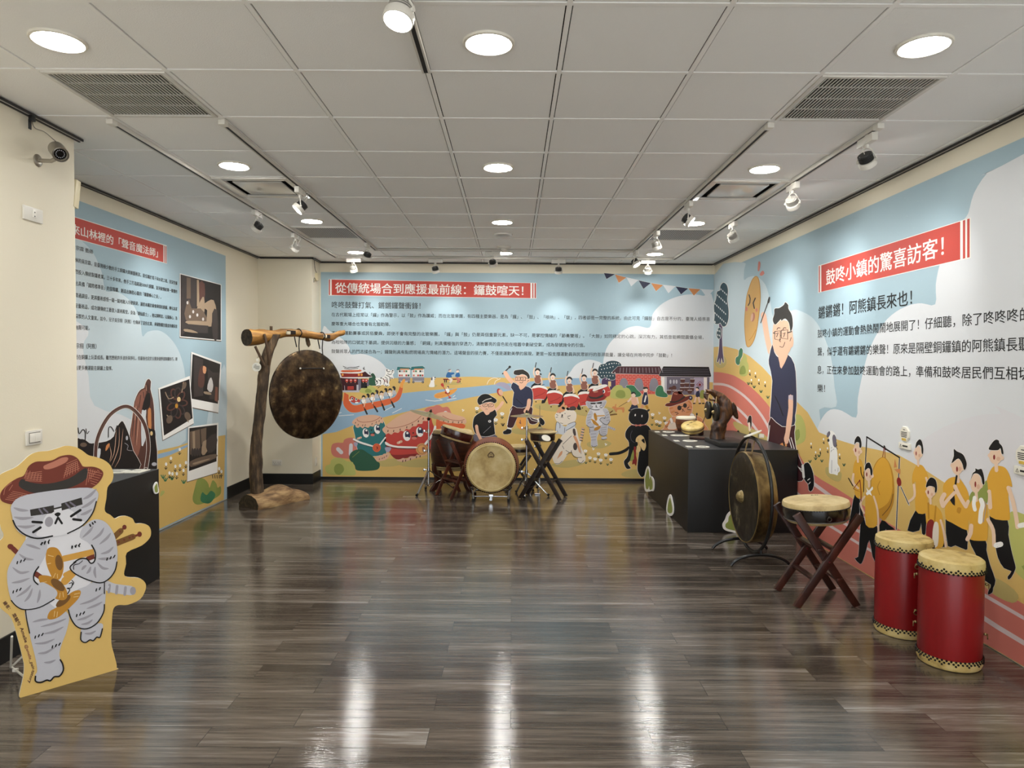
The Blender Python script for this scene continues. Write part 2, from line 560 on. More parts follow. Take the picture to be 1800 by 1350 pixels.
def spot_head(x, y, aim, label, along='y', dark=True, power=SPOT, r=.046, ext=.0):
    t = thing('track_spotlight', label, 'spotlight', (x, y, TZ), 0, 'track spotlights')
    bm = BM()
    s = (.034, .17, .045) if along == 'y' else (.18, .034, .045)
    box(bm, (0, 0, -.05), s, bev=.004)
    box(bm, (0, 0, -.02), (.016, .03, .02) if along == 'y' else (.03, .016, .02))
    obj('adapter', bm, WHITEPAINT, t)
    P = Vector((0, .0, -.165 - ext))
    d = (Vector(aim) - Vector((x, y, TZ)) - P).normalized()
    hx = Vector((0, 0, 1)).cross(d)
    hx = hx.normalized() if hx.length > .05 else Vector((1, 0, 0))
    bm = BM()
    tube(bm, [(0, 0, -.07), (0, 0, -.095)], .012, 12)
    for sg in (-1, 1):
        pp = P + hx * sg * (r + .006)
        tube(bm, [Vector((0, 0, -.09)), Vector((0, 0, -.1)) + hx * sg * .02, pp + Vector((0, 0, .01)), pp], .0042, 8)
        tube(bm, [pp - hx * sg * .01, pp + hx * sg * .004], .008, 10)
    obj('yoke', bm, WHITEPAINT, t)
    z = d
    xx = hx
    yy = z.cross(xx)
    M = Matrix.Translation(P) @ Matrix((xx, yy, z)).transposed().to_4x4()
    bm = BM()
    lathe(bm, [(0, -.045), (r * .62, -.045), (r * .66, -.04), (r * .66, -.002), (0, -.002)], 24, M)
    for k in range(5):
        lathe(bm, [(r * .64, -.04 + k * .008), (r * .86, -.04 + k * .008), (r * .86, -.0365 + k * .008), (r * .64, -.0365 + k * .008)], 24, M)
    body = obj('heat_sink', bm, fin_m if dark else finw_m, t)
    bm = BM(); lathe(bm, [(r * .6, -.003), (r, .0), (r * 1.04, .004), (r * 1.04, .03), (r * .95, .032), (r * .92, .026)], 28, M)
    obj('lamp_rim', bm, WHITEPAINT, t)
    bm = BM(); lathe(bm, [(0, .027), (r * .93, .026), (r * .9, .01), (0, .008)], 28, M); obj('lens', bm, lens_on, t)
    bm = BM()
    q = P - d * .042
    tube(bm, smooth([Vector((0, 0, -.075)), Vector((.02, 0, -.09)) - d * .05, q - d * .035 + Vector((0, 0, .02)), q], 5), .0022, 6)
    obj('supply_cord', bm, WHITEPAINT, t)
    ld = bpy.data.lights.new('spot_lamp', 'SPOT')
    ld.energy = power
    ld.color = (1, .985, .955)
    ld.spot_size = math.radians(80)
    ld.spot_blend = 1
    ld.shadow_soft_size = .04
    lo = bpy.data.objects.new('spot_lamp', ld)
    COL.objects.link(lo)
    lo.parent = t
    lo.matrix_local = Matrix.Translation(P + d * .04) @ Matrix((xx, yy, z)).transposed().to_4x4() @ RX(PI)
    return t
# left side
spot_head(-2.222, 5.98, (-3.25, 6.25, 1.75), 'dark backed spotlight on the outer left track, nearer one')
spot_head(-2.222, 7.03, (-3.25, 7.3, 1.6), 'pale spotlight on the outer left track, further one', dark=False)
spot_head(-1.607, 5.2, (-3.1, 4.6, 1.0), 'spotlight with bright lens on the inner left track beside the diffuser')
spot_head(-1.607, 7.57, (-2.3, 8.3, 1.2), 'dark spotlight at the far end of the inner left track')
# back
spot_head(-2.0, 8.64, (-1.75, BACK, 1.6), 'cream spotlight at the left end of the rearmost track', 'x', dark=False, power=SPOT * .45)
spot_head(-.975, 8.64, (-.8, BACK, 1.75), 'black backed spotlight over the red heading of the back mural', 'x', power=SPOT * .5)
spot_head(.566, 8.64, (.6, BACK, 1.75), 'black backed spotlight on the rearmost track right of the smoke detector', 'x', power=SPOT * .5)
spot_head(1.684, 8.64, (1.7, BACK, 1.65), 'cream spotlight at the right end of the rearmost track', 'x', dark=False, power=SPOT * .5)
spot_head(-.24, 8.06, (.0, BACK, .9), 'small spotlight in the middle of the inner crosswise track', 'x')
# right side
spot_head(1.408, 5.57, (2.66, 5.2, 1.7), 'spotlight with bright lens on the inner right track beside a downlight')
spot_head(1.408, 6.8, (2.3, 7.4, .8), 'pale spotlight on the inner right track by the perforated grille', dark=False)
spot_head(1.408, 7.94, (2.4, 7.2, .9), 'bright lensed spotlight at the far end of the inner right track')
spot_head(2.01, 3.95, (2.66, 4.5, 1.9), 'largest spotlight on the outer right track, black backed', power=SPOT * .45)
spot_head(2.01, 4.99, (2.66, 5.75, 1.95), 'middle spotlight on the outer right track, pale', dark=False, power=SPOT * .7)
spot_head(2.01, 6.33, (2.66, 6.9, 1.8), 'furthest spotlight on the outer right track, pale', dark=False)
# centre front
spot_head(-.385, 2.33, (-.8, 1.6, .2), 'large lit spotlight on the short centre track at the top', r=.05, dark=False)
# ------------------------------------------------------------------ small wall fittings
t = thing('security_camera', 'silver bullet security camera on a bracket on the near left wall', 'security camera', (NEAR_X, 3.808, 2.66))
alu = mat('brushed_silver', '#a8a297', .32, .8)
MX = RY(PI / 2)
bm = BM(); lathe(bm, [(0, 0), (.034, 0), (.034, .004), (.028, .009), (.012, .012), (0, .012)], 28, MX); obj('wall_plate', bm, alu, t)
bm = BM(); tube(bm, [(.01, 0, 0), (.075, .0, -.002), (.105, 0, .012)], .011, 14); ball(bm, (.108, 0, .016), .015, 2); obj('bracket_arm', bm, alu, t)
cdv = Vector((.62, -.62, -.48)).normalized()
cx = Vector((0, 0, 1)).cross(cdv).normalized(); cy = cdv.cross(cx)
MC = Matrix.Translation((.115, .0, .05)) @ Matrix((cx, cy, cdv)).transposed().to_4x4()
bm = BM(); lathe(bm, [(0, -.075), (.026, -.075), (.033, -.068), (.035, .03), (.037, .034), (.037, .048), (.031, .05), (.03, .044)], 28, MC); body = obj('camera_body', bm, alu, t)
bm = BM(); lathe(bm, [(0, .046), (.031, .045), (.03, .04)], 28, MC); fc = obj('lens_face', bm, mat('camera_glass', '#070708', .08), t)
bm = BM()
for k in range(14):
    a = 2 * PI * k / 14; ball(bm, MC @ Vector((.02 * math.cos(a), .02 * math.sin(a), .047)), .0028, 1)
obj('infrared_leds', bm, mat('led_pale', '#b8b8c0', .2), fc)
bm = BM(); lathe(bm, [(.032, -.06), (.038, -.06), (.0405, -.05), (.0405, .062), (.0385, .062), (.038, -.05)], 28, MC @ Matrix.Diagonal((1, 1, 1, 1))); obj('sun_shield', bm, alu, t)
bm = BM(); tube(bm, smooth([(.1, .02, .1), (.03, .02, .16), (.006, -.03, .17), (.004, -.05, .22)], 6), .0024, 6); obj('cable', bm, mat('cable_grey', '#8c857a', .6), t)

def wall_plate_thing(name, label, cat, loc, nrm, w, h, build):
    t = thing(name, label, cat, loc, 0)
    t.rotation_euler = (0, 0, {'x': PI / 2, 'y': 0, 'xn': -PI / 2}[nrm])   # plate faces local -y
    bm = BM(); box(bm, (0, -.005, 0), (w, .01, h), bev=.003); obj('face_plate', bm, WHITEPAINT, t)
    build(t)
    return t
def b_outlet1(t):
    bm = BM(); box(bm, (.004, -.0115, .004), (.026, .004, .042), bev=.001); s = obj('socket', bm, mat('socket_white', '#ebe7dd', .35), t)
    bm = BM()
    for dz in (-.009, .012):
        box(bm, (.004, -.0138, dz), (.006, .001, .006))
    obj('pin_slots', bm, BLACKMATT, s)
wall_plate_thing('wall_outlet', 'white horizontal wall plate with one small socket under the security camera', 'wall outlet', (NEAR_X, 3.757, 2.354), 'x', .15, .075, b_outlet1)
def b_switch(t):
    for s in (-1, 1):
        bm = BM(); box(bm, (s * .021, -.0125, 0), (.04, .006, .05), bev=.0015); obj('rocker', bm, mat('socket_white', '#ebe7dd', .35), t)
    bm = BM()
    for s in (-1, 1):
        box(bm, (0, -.0105, s * .027), (.088, .0012, .003)); box(bm, (s * .0425, -.0105, 0), (.003, .0012, .056))
    obj('bezel_line', bm, mat('bezel_brown', '#5b5348', .6), t)
wall_plate_thing('light_switch', 'white double rocker light switch on the near left wall above the cutout', 'light switch', (NEAR_X, 3.74, 1.14), 'x', .125, .08, b_switch)
def b_outlet2(t):
    bm = BM()
    for s in (-1, 1):
        for q in (-.012, .012):
            box(bm, (s * .03 + q, -.0106, .004), (.003, .0012, .012))
        box(bm, (s * .03, -.0106, -.014), (.005, .0012, .005))
    obj('pin_slots', bm, BLACKMATT, t)
wall_plate_thing('wall_outlet', 'white double wall outlet low on the corner pillar behind the gong', 'wall outlet', (-3.012, PIL_Y, .276), 'y', .12, .072, b_outlet2)
def b_blank(t):
    bm = BM(); box(bm, (0, -.0115, 0), (.03, .004, .045), bev=.001); obj('socket', bm, mat('socket_white', '#ebe7dd', .35), t)
wall_plate_thing('wall_outlet', 'narrow white wall plate on the side of the corner pillar', 'wall outlet', (PIL_X, 8.92, .266), 'x', .07, .11, b_blank)
t = thing('junction_box', 'cream plastic junction box with cable high on the corner pillar side', 'junction box', (PIL_X, 8.92, 2.665))
ivory = mat('ivory_plastic', '#d9cdaa', .45)
bm = BM(); box(bm, (.02, 0, 0), (.04, .06, .1), bev=.004); obj('housing', bm, ivory, t)
bm = BM(); tube(bm, smooth([(.02, -.02, .05), (.012, -.06, .1), (.012, -.1, .2)], 6), .004, 6); tube(bm, smooth([(.02, -.02, -.05), (.006, -.07, -.02), (.006, -.09, -.08)], 6), .003, 6); obj('cable', bm, mat('cable_dark', '#4a443a', .6), t)
t = thing('junction_box', 'slim cream box on the end face of the near left wall', 'junction box', (NEAR_X - .02, NEAR_Y, 2.56))
bm = BM(); box(bm, (0, .022, 0), (.05, .044, .17), Matrix.Rotation(-.16, 3, 'X'), bev=.004); obj('housing', bm, ivory, t)
t = thing('rail_hook', 'small dark hook clip hanging from the left ceiling rail', 'hook', (NEAR_X + .034, 3.72, CEIL - .02))
bm = BM(); box(bm, (0, 0, -.012), (.02, .03, .03), bev=.002); box(bm, (-.012, 0, -.045), (.004, .02, .05)); obj('clip', bm, mat('clip_dark', '#25282b', .4, .5), t)

# ------------------------------------------------------------------ black plinths
def plinth(name, label, x0, x1, y0, y1, h):
    t = thing(name, label, 'plinth', ((x0 + x1) / 2, (y0 + y1) / 2, 0))
    bm = BM(); box(bm, (0, 0, h / 2), (x1 - x0, y1 - y0, h), bev=.003); obj('body', bm, mat('plinth_black', '#0b0b0b', .5, bump=(200, .04)), t)
    bm = BM(); box(bm, (0, 0, h + .0015), (x1 - x0 + .002, y1 - y0 + .002, .003)); obj('top_sheet', bm, mat('plinth_top_grey', '#2e2e2f', .42, bump=(300, .05)), t)
    return t
PLZ_L, PLZ_R = .785, .772
pl_l = plinth('exhibit_plinth', 'black rectangular plinth by the left mural, behind the cat cutout', XL + .012, -2.535, 4.24, 4.905, PLZ_L)
pl_r = plinth('exhibit_plinth', 'long black plinth on the right holding drums and driftwood', 1.635, XR - .012, 6.35, 8.22, PLZ_R)
PLR_C = Vector(((1.635 + XR - .012) / 2, (6.35 + 8.22) / 2, 0))
card_m = mat('label_card_white', '#e4e0d2', .5)
ink = mat('print_ink', '#2a2622', .6)
def label_card(x, y, z, w, d, oval, label, group):
    t = thing('label_card', label, 'label', (x, y, z), 0, group)
    bm = BM()
    if oval:
        lathe(bm, [(0, .006), (.5, .006), (.5, 0), (0, 0)], 36, Matrix.Diagonal((w, d, 1, 1)))
    else:
        box(bm, (0, 0, .003), (w, d, .006), bev=.0008)
    obj('card', bm, card_m, t)
    bm = BM()
    for k in range(3 if oval else 1):
        box(bm, (0, (k - 1) * d * .16 if oval else 0, .0064), (w * .5, d * .05, .0006))
    obj('printed_lines', bm, ink, t)
    return t
zz = PLZ_R + .003
for k, (xa, xb, y) in enumerate([(1.69, 1.80, 7.97), (1.69, 1.87, 7.58), (1.69, 1.81, 7.03), (1.69, 1.79, 6.53)]):
    pl = ['rearmost on the right plinth', 'widest, in front of the small barrel drum', 'left of the flat wooden board', 'nearest the front edge of the right plinth'][k]
    label_card(xa - .005, y, zz, .05, .09, False, 'small white rectangular label card, ' + pl, 'label cards on the right plinth')
    label_card((xa + xb) / 2 + .075, y, zz, xb - xa + .03, .13, True, 'white oval label card, ' + pl, 'label cards on the right plinth')
label_card(-2.76, 4.76, PLZ_L + .003, .2, .15, True, 'white oval label card on the left black plinth', 'label cards on the left plinth')
label_card(-2.62, 4.78, PLZ_L + .003, .1, .15, False, 'white rectangular label card at the corner of the left plinth', 'label cards on the left plinth')

# ------------------------------------------------------------------ tree trunk gong stand
AX = Vector((.574, .819, 0)); PX = Vector((.819, -.574, 0))
ang = math.atan2(.819, .574)
t = thing('gong_stand', 'rough tree trunk gong stand with carved crossbeam in the far left corner', 'gong stand', (-2.80, 7.30, 0), ang)
bark = noisy('dark_bark', ['#1e160e', '#4a3a29', '#7d6548'], (22, 22, 5), .8, bump=.8, dist=.012)
logw = noisy('raw_log', ['#4a3524', '#8a6b48', '#bd9d6e'], (5, 16, 16), .75, bump=.6, dist=.012)
beamw = noisy('golden_beam_wood', ['#4a2d12', '#8f6227', '#bb8d45'], (3, 20, 20), .6, bump=.5, dist=.008)
endg = noisy('sawn_end_grain', ['#2a2218', '#40362a', '#5c4e3a'], (4, 30, 30), .8, bump=.3)
bm = BM()
st = []
for k in range(15):
    s = k / 14
    hgt = .14 + .055 * math.exp(-((s - .52) / .2) ** 2) - .06 * max(0, (s - .7) / .3)
    wd = .165 * (1 - .25 * s) + .012 * math.sin(7 * s)
    st.append((-.02 + .70 * s, hgt, wd))
rings = []
for x, h, wd in st:
    prof = [(-wd, .0), (-wd * 1.03, h * .35), (-wd * .8, h * .75), (-wd * .35, h), (wd * .25, h * 1.02), (wd * .75, h * .7), (wd * 1.02, h * .3), (wd, 0)]
    rings.append([bm.verts.new((x, y + .014 * noise.noise(Vector((x * 9, y * 9, z * 9))), max(0, z + (.014 * noise.noise(Vector((x * 11, y * 7, 4))) if z > .01 else 0)))) for y, z in prof])
for a, b in zip(rings, rings[1:]):
    for k in range(8):
        bm.faces.new((a[k], a[(k + 1) % 8], b[(k + 1) % 8], b[k]))
f1 = bm.faces.new(rings[0]); f2 = bm.faces.new(rings[-1][::-1]); f1.material_index = 1
obj('base_log', bm, [logw, endg], t, 50)
def trunk_pt(px, py, s):
    P = Vector((-2.80, 7.30, 0)) + AX * s
    return (on_plane(px, py, P, Vector((0, 1, 0))) - Vector((-2.80, 7.30, 0)))
def loc_of(v):
    return Vector((v.dot(AX), -v.dot(PX), v.z))
path = [(452.5, 868, .13, 23), (450.5, 845, .13, 22.5), (450, 822, .13, 21.5), (450.5, 783, .13, 20.5), (454, 747, .14, 19), (459, 706, .15, 19), (463, 667, .16, 19), (466, 638, .18, 19), (474, 612, .21, 17.5), (485, 588, .25, 17)]
stt = []
for px, py, s, wpx in path:
    p = loc_of(trunk_pt(px, py, s)); r = wpx / 1207 * 7.45 / 2
    stt.append((p, Vector((r, 0, 0)), Vector((0, r, 0))))
def densify(st, n):
    c = smooth([a[0] for a in st], n); ax = smooth([a[1] for a in st], n); ay = smooth([a[2] for a in st], n)
    return list(zip(c, ax, ay))
bm = BM(); loft(bm, densify(stt, 5), 20, .008, 9); obj('trunk_post', bm, bark, t, 60)
beam = [(-.03, 593.5, 15, 1.15), (.10, 592.5, 14, 1.1), (.2, 591, 11, 1), (.33, 588, 8.5, 1), (.5, 584.8, 7.2, 1), (.7, 586.6, 7, 1), (.9, 590, 6.4, 1), (1.03, 592.5, 6, 1), (1.12, 592, 6, .9), (1.22, 587, 5.5, .9), (1.3, 584, 4.6, .8)]
stb = []
for s, py, hp, q in beam:
    P = Vector((-2.80, 7.30, 0)) + AX * s
    px = 901 + 1207 * P.x / P.y
    p = loc_of(on_plane(px, py, P, Vector((0, 1, 0))) - Vector((-2.80, 7.30, 0))); r = hp / 1207 * P.y
    stb.append((Vector((s, -.0, p.z)), Vector((0, r * q, 0)), Vector((0, 0, r))))
BEAMZ = {round(b[0].x, 2): b[0].z for b in stb}
bm = BM(); loft(bm, densify(stb, 5), 16, .011, 8, 5)
for f in bm.faces:
    if len(f.verts) > 4 and f.calc_center_median().x < .1:
        f.material_index = 1
bo = obj('crossbeam', bm, [beamw, endg], t, 60)
bm = BM()
def bz(s):
    for a, b in zip(stb, stb[1:]):
        if a[0].x <= s <= b[0].x:
            u = (s - a[0].x) / (b[0].x - a[0].x); return a[0].z + (b[0].z - a[0].z) * u, a[2].z + (b[2].z - a[2].z) * u
    return stb[-1][0].z, stb[-1][2].z
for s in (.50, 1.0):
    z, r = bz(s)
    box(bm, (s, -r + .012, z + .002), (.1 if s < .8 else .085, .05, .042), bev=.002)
mo = obj('mortise_slot', bm, mat('slot_shadow_wood', '#1d130a', .9), bo)  # solid dark blocks; the shade of the slots is put into their colour
bm = BM()
for s in (.455, .97):
    z, r = bz(s); box(bm, (s, -r + .0115, z + .002), (.045, .051, .034), bev=.001)
obj('slot_daylight_face', bm, mat('pale_cut_wood', '#d6cbb0', .7), bo)  # pale blocks: daylight in the slots put into their colour
bm = BM()
z, r = bz(.1)
tube(bm, [(.11, -.105, z + .03), (.115, -.12, z - .02), (.16, -.115, z - .26), (.165, -.1, z - .3)], .014, 10)
tube(bm, [(.05, -.03, z - .1), (.13, -.08, z - .31)], .014, 10)
obj('hanging_strap', bm, mat('strap_brown', '#4a3520', .7), t)
bm = BM(); z, r = bz(.33); tube(bm, [(.27, .0, z + .0), (.27, .0, z + r + .035)], .016, 10); obj('peg', bm, bark, t)
bm = BM(); z, r = bz(.78); loft(bm, [((.77, .03, z - r * .7), (.02, 0, 0), (0, .018, 0)), ((.785, .035, z - r - .03), (.028, 0, 0), (0, .02, 0)), ((.80, .035, z - r - .075), (.024, 0, 0), (0, .018, 0)), ((.80, .035, z - r - .1), (.006, 0, 0), (0, .006, 0))], 12, .004, 20); obj('stub_branch', bm, bark, bo)
# label hung on the trunk
zt_ = bz(.2)[0] - .335
tg = thing('hanging_label', 'round white label tag hanging on the trunk of the gong stand', 'label', (Vector((-2.80, 7.30, 0)) + AX * .17 - Vector((0, .115, 0)) + Vector((-.03, 0, zt_))))
bm = BM(); lathe(bm, [(0, -.003), (.048, -.003), (.048, .003), (0, .003)], 32, RX(PI / 2)); obj('disc', bm, card_m, tg)
bm = BM(); box(bm, (.01, 0, .075), (.026, .005, .034), bev=.001); obj('clip_card', bm, card_m, tg)
bm = BM()
for k, (a, b) in enumerate([(-.02, .0), (-.028, .034), (-.03, .034), (-.012, .03)]):
    box(bm, ((a + b) / 2, -.0037, .022 - k * .013), (b - a, .0008, .0045))
obj('printed_lines', bm, ink, tg)
bm = BM(); tube(bm, [(.01, .004, .09), (.01, .03, .13)], .0018, 6); obj('string', bm, ink, tg)
# the flat gong
gold_dark = noisy('hammered_dark_bronze', ['#130e0a', '#33261a', '#5a4730', '#b09a68'], (8, 8, 8), .34, .7, 9, .8, [.28, .45, .6, .76], .014)  # palest ramp tone paints hammered glints into the bronze
GC = Vector((-2.80, 7.30, 0)) + AX * .765
GR = .515
t = thing('hanging_gong', 'large flat dark hammered bronze gong hanging from the tree trunk stand', 'gong', (GC.x, GC.y, 1.19), ang)
bm = BM()
MG = RX(PI / 2) @ TR(0, 0, 0)
prof = [(0, .034), (.2, .032), (.36, .024), (.47, .012), (GR - .01, .004), (GR, -.004), (GR, -.02), (GR - .012, -.022), (.46, -.008), (.3, .012), (0, .022)]
lathe(bm, prof, 72, MG)
for v in bm.verts:
    q = noise.noise(v.co * 14) * .004 + noise.noise(v.co * 34) * .0022
    v.co.y -= q
obj('gong_disc', bm, gold_dark, t, 50)
zb1, r1 = bz(.62); zb2, r2 = bz(.95)
bm = BM()
for s, (zb, rb) in ((.62, (zb1, r1)), (.95, (zb2, r2))):
    lx = s - .765
    zr = math.sqrt(GR ** 2 - lx ** 2)
    pts = [(lx, -.042, .305), (lx, -.03, zr - .02), (lx, -.02, zr + .06), (lx, -.03, zb - 1.19 - rb), (lx, -.075, zb - 1.19), (lx, -.02, zb - 1.19 + rb + .004), (lx, .06, zb - 1.19), (lx, .02, zr + .05), (lx, .03, .35)]
    tube(bm, smooth(pts[3:8], 4), .006, 8)
    tube(bm, [pts[1], pts[2], pts[3]], .006, 8)
tube(bm, [(-.145, -.044, .3), (.185, -.044, .3)], .007, 8)
obj('hanging_cord', bm, mat('cord_black', '#15100d', .8), t)
bm = BM()
for lx in (-.145, .185):
    ball(bm, (lx, -.045, .3), .011, 2)
obj('cord_knot', bm, mat('knot_white', '#d8d2c4', .6), t)

# ------------------------------------------------------------------ helpers for drums
stud_m = mat('black_studs', '#0b0a0a', .35, .3)
def stud_row(bm, r, z, n, sr, M=None, ph=0.0):
    M = M or Matrix.Identity(4)
    for k in range(n):
        a = 2 * PI * (k + ph) / n
        bmesh.ops.create_icosphere(bm, subdivisions=1, radius=sr, matrix=M @ Matrix.Translation((r * math.cos(a), r * math.sin(a), z)))
def xstand(name, label, loc, rot, foot, top, h, sep, w=.045, th=.022, m=DARKWOOD, group='folding cross leg drum stands', hx=.5):
    """two crossed leg pairs `sep` apart along local y; feet +-foot on the floor, tops +-top at height h"""
    t = thing(name, label, 'drum stand', loc, rot, group)
    for sy in (-1, 1):
        for k, sg in enumerate((-1, 1)):
            bm = BM()
            yy = sy * sep / 2 + (k - .5) * (th + .002)
            bar(bm, (sg * foot, yy, .0), (-sg * top, yy, h), w, th, (0, 1, 0))
            for v in bm.verts:
                if v.co.z < .02: v.co.z = max(0.0, v.co.z)
            obj('leg', bm, m, t)
        bm = BM(); zc = h * foot / (foot + top)
        tube(bm, [(0, sy * sep / 2 - .028, zc), (0, sy * sep / 2 + .028, zc)], .008, 10); obj('pivot_bolt', bm, CHROME, t)
    for sg in (-1, 1):
        for zf in (.3, .62):
            bm = BM()
            q = zf
            x = sg * (foot + (-top - foot) * q) if zf < .5 else sg * (foot + (-top - foot) * q)
            bar(bm, (x, -sep / 2 - .012, h * q), (x, sep / 2 + .012, h * q), .04, .018, (0, 0, 1)); obj('stretcher', bm, m, t)
    return t

# ------------------------------------------------------------------ big boss gong in hoop stand (right)
HX, HY, HR = 1.925, 5.505, .455
HZ = .525
t = thing('gong_hoop_stand', 'black tubular hoop stand on two curved feet holding the bossed gong', 'gong stand', (HX, HY, 0))
bm = BM(); tube(bm, [(0, HR * math.cos(2 * PI * k / 64), HZ + HR * math.sin(2 * PI * k / 64)) for k in range(64)], .0135, 12, closed=True); obj('hoop', bm, BLACKMETAL, t)
for dy in (-.245, .245):
    zj = HZ - math.sqrt(HR ** 2 - dy ** 2)
    bm = BM()
    pts = [(.235 * math.sin(a), dy, .012 + .085 * (math.cos(a * 1.0) - math.cos(1.35)) / (1 - math.cos(1.35))) for a in [(-1.35 + 2.7 * k / 24) for k in range(25)]]
    tube(bm, pts, .0125, 12); obj('curved_foot', bm, BLACKMETAL, t)
    bm = BM(); tube(bm, [(0, dy, .09), (0, dy, zj + .01)], .0095, 10); obj('strut', bm, BLACKMETAL, t)
gface = noisy('scratched_black_bronze', ['#0e0d0c', '#23201b', '#39342b', '#8d8268'], (6, 6, 6), .42, .5, 10, .4, [.3, .46, .6, .74], .006, 1.5)
gside = noisy('aged_brass', ['#33281a', '#665130', '#8f7648', '#b39a66'], (7, 7, 2.5), .42, .75, 7, .3, None, .004)
gboss = noisy('worn_brass_boss', ['#5e4f30', '#8d7b50', '#b5a273'], (60, 60, 60), .4, .6, 5, .3)
gz = .5
t = thing('bossed_gong', 'deep dark gong with raised brass boss hanging in the black hoop stand', 'gong', (HX, HY, gz))
MB_ = RY(-PI / 2)
R = .362
bm = BM()
prof = [(0, .075), (.2, .075), (.31, .072), (R - .02, .068), (R - .004, .062)]
lathe(bm, prof, 72, MB_); obj('gong_face', bm, gface, t, 40)
bm = BM(); lathe(bm, [(R - .006, .0645), (R + .001, .058), (R + .002, .05), (R - .002, -.02), (R - .014, -.085), (R - .02, -.085), (R - .008, -.02), (R - .008, .05)], 72, MB_); obj('gong_side', bm, gside, t, 40)
bm = BM(); lathe(bm, [(0, .118), (.02, .115), (.038, .103), (.047, .086), (.052, .0745)], 32, MB_); obj('boss', bm, gboss, t)
bm = BM()
for i in range(64):
    pass
tube(bm, [Vector((-.0635, (R - .004) * math.cos(2 * PI * k / 72), (R - .004) * math.sin(2 * PI * k / 72))) for k in range(72)], .0038, 8, closed=True); obj('bright_rim_edge', bm, mat('brass_edge', '#8a7445', .45, .6), t)
bm = BM()
zt = HZ + HR - gz
for dy in (-.075, .075):
    zz_ = math.sqrt(R ** 2 - dy ** 2)
    zh = HZ - gz + math.sqrt(HR ** 2 - dy ** 2)
    for k in range(2):
        pts = [(-.03 + .004 * math.cos(i * 1.3 + k * PI) , dy + .004 * math.sin(i * 1.3 + k * PI), zz_ - .012 + (zh - zz_ + .012) * i / 16) for i in range(17)]
        pts = [(p[0] * (1 - i / 16), p[1], p[2]) for i, p in enumerate(pts)]
        tube(bm, pts, .0042, 6)
tube(bm, [(0, -.09, zt - .008), (0, .09, zt - .008)], .006, 6)
obj('hanging_rope', bm, mat('hemp_rope', '#8a7653', .9), t)
t = thing('label_card', 'white oval label card resting on top of the black hoop stand', 'label', (HX, HY - .02, HZ + HR + .03), 0)
bm = BM(); lathe(bm, [(0, .003), (.5, .003), (.5, -.003), (0, -.003)], 32, RX(-.12) @ RY(-.38) @ Matrix.Diagonal((.15, .115, 1, 1))); obj('card', bm, card_m, t)
bm = BM(); box(bm, (.055, -.03, -.012), (.04, .03, .03), bev=.002); obj('clip_card', bm, card_m, t)

# ------------------------------------------------------------------ flat drum on cross-leg stand (right)
t = xstand('drum_stand', 'dark wooden cross leg stand beside the red drums', (2.035, 4.555, 0), 0, .2, .2, .60, .33, .052, .024)
bm = BM()
fd = thing('flat_drum', 'flat dark drum with pale hide head on the stand by the red drums', 'drum', (2.025, 4.548, .597), 0)
fd.rotation_euler = (math.radians(-1), math.radians(-4), 0)
lac = mat('dark_lacquer', '#100b09', .22, coat=.5)
bm = BM(); lathe(bm, [(0, -.06), (.175, -.06), (.2, -.045), (.21, 0), (.206, .052), (0, .052)], 56); obj('shell', bm, lac, fd)
bm = BM(); lathe(bm, [(.207, .030), (.2085, .052), (.203, .066), (.19, .072), (0, .075)], 56); obj('drumhead', bm, SKIN_HEAD, fd)
bm = BM(); lathe(bm, [(.2, -.048), (.184, -.066), (.17, -.07), (0, -.07)], 56); obj('lower_drumhead', bm, SKIN_HEAD, fd)
bm = BM(); stud_row(bm, .209, .032, 84, .0042); obj('stud_band', bm, stud_m, fd)
bm = BM()
tube(bm, [(.201 * math.cos(2 * PI * k / 64), .201 * math.sin(2 * PI * k / 64), -.046) for k in range(64)], .003, 6, closed=True); obj('wire_hoop', bm, mat('grey_wire', '#6b6660', .4, .6), fd)
for a in (-1.62, .05):
    bm = BM(); c = Vector((.211 * math.cos(a), .211 * math.sin(a), -.005)); nrm = Vector((math.cos(a), math.sin(a), 0)); tx = Vector((-nrm.y, nrm.x, 0))
    tube(bm, [c + nrm * .006 + tx * .013 * math.cos(2 * PI * k / 20) + Vector((0, 0, -.013 + .013 * math.sin(2 * PI * k / 20))) for k in range(20)], .003, 6, closed=True)
    ball(bm, c + nrm * .003, .007, 2); obj('ring_handle', bm, mat('old_iron', '#3d3934', .35, .8), fd)
bm = BM()
for k in range(7):
    box(bm, (.05 + .02 * math.cos(k), .13 + .008 * math.sin(k * 2), .0745), (.012, .004, .0006), Matrix.Rotation(k, 3, 'Z'))
obj('stamp_mark', bm, ink, fd)

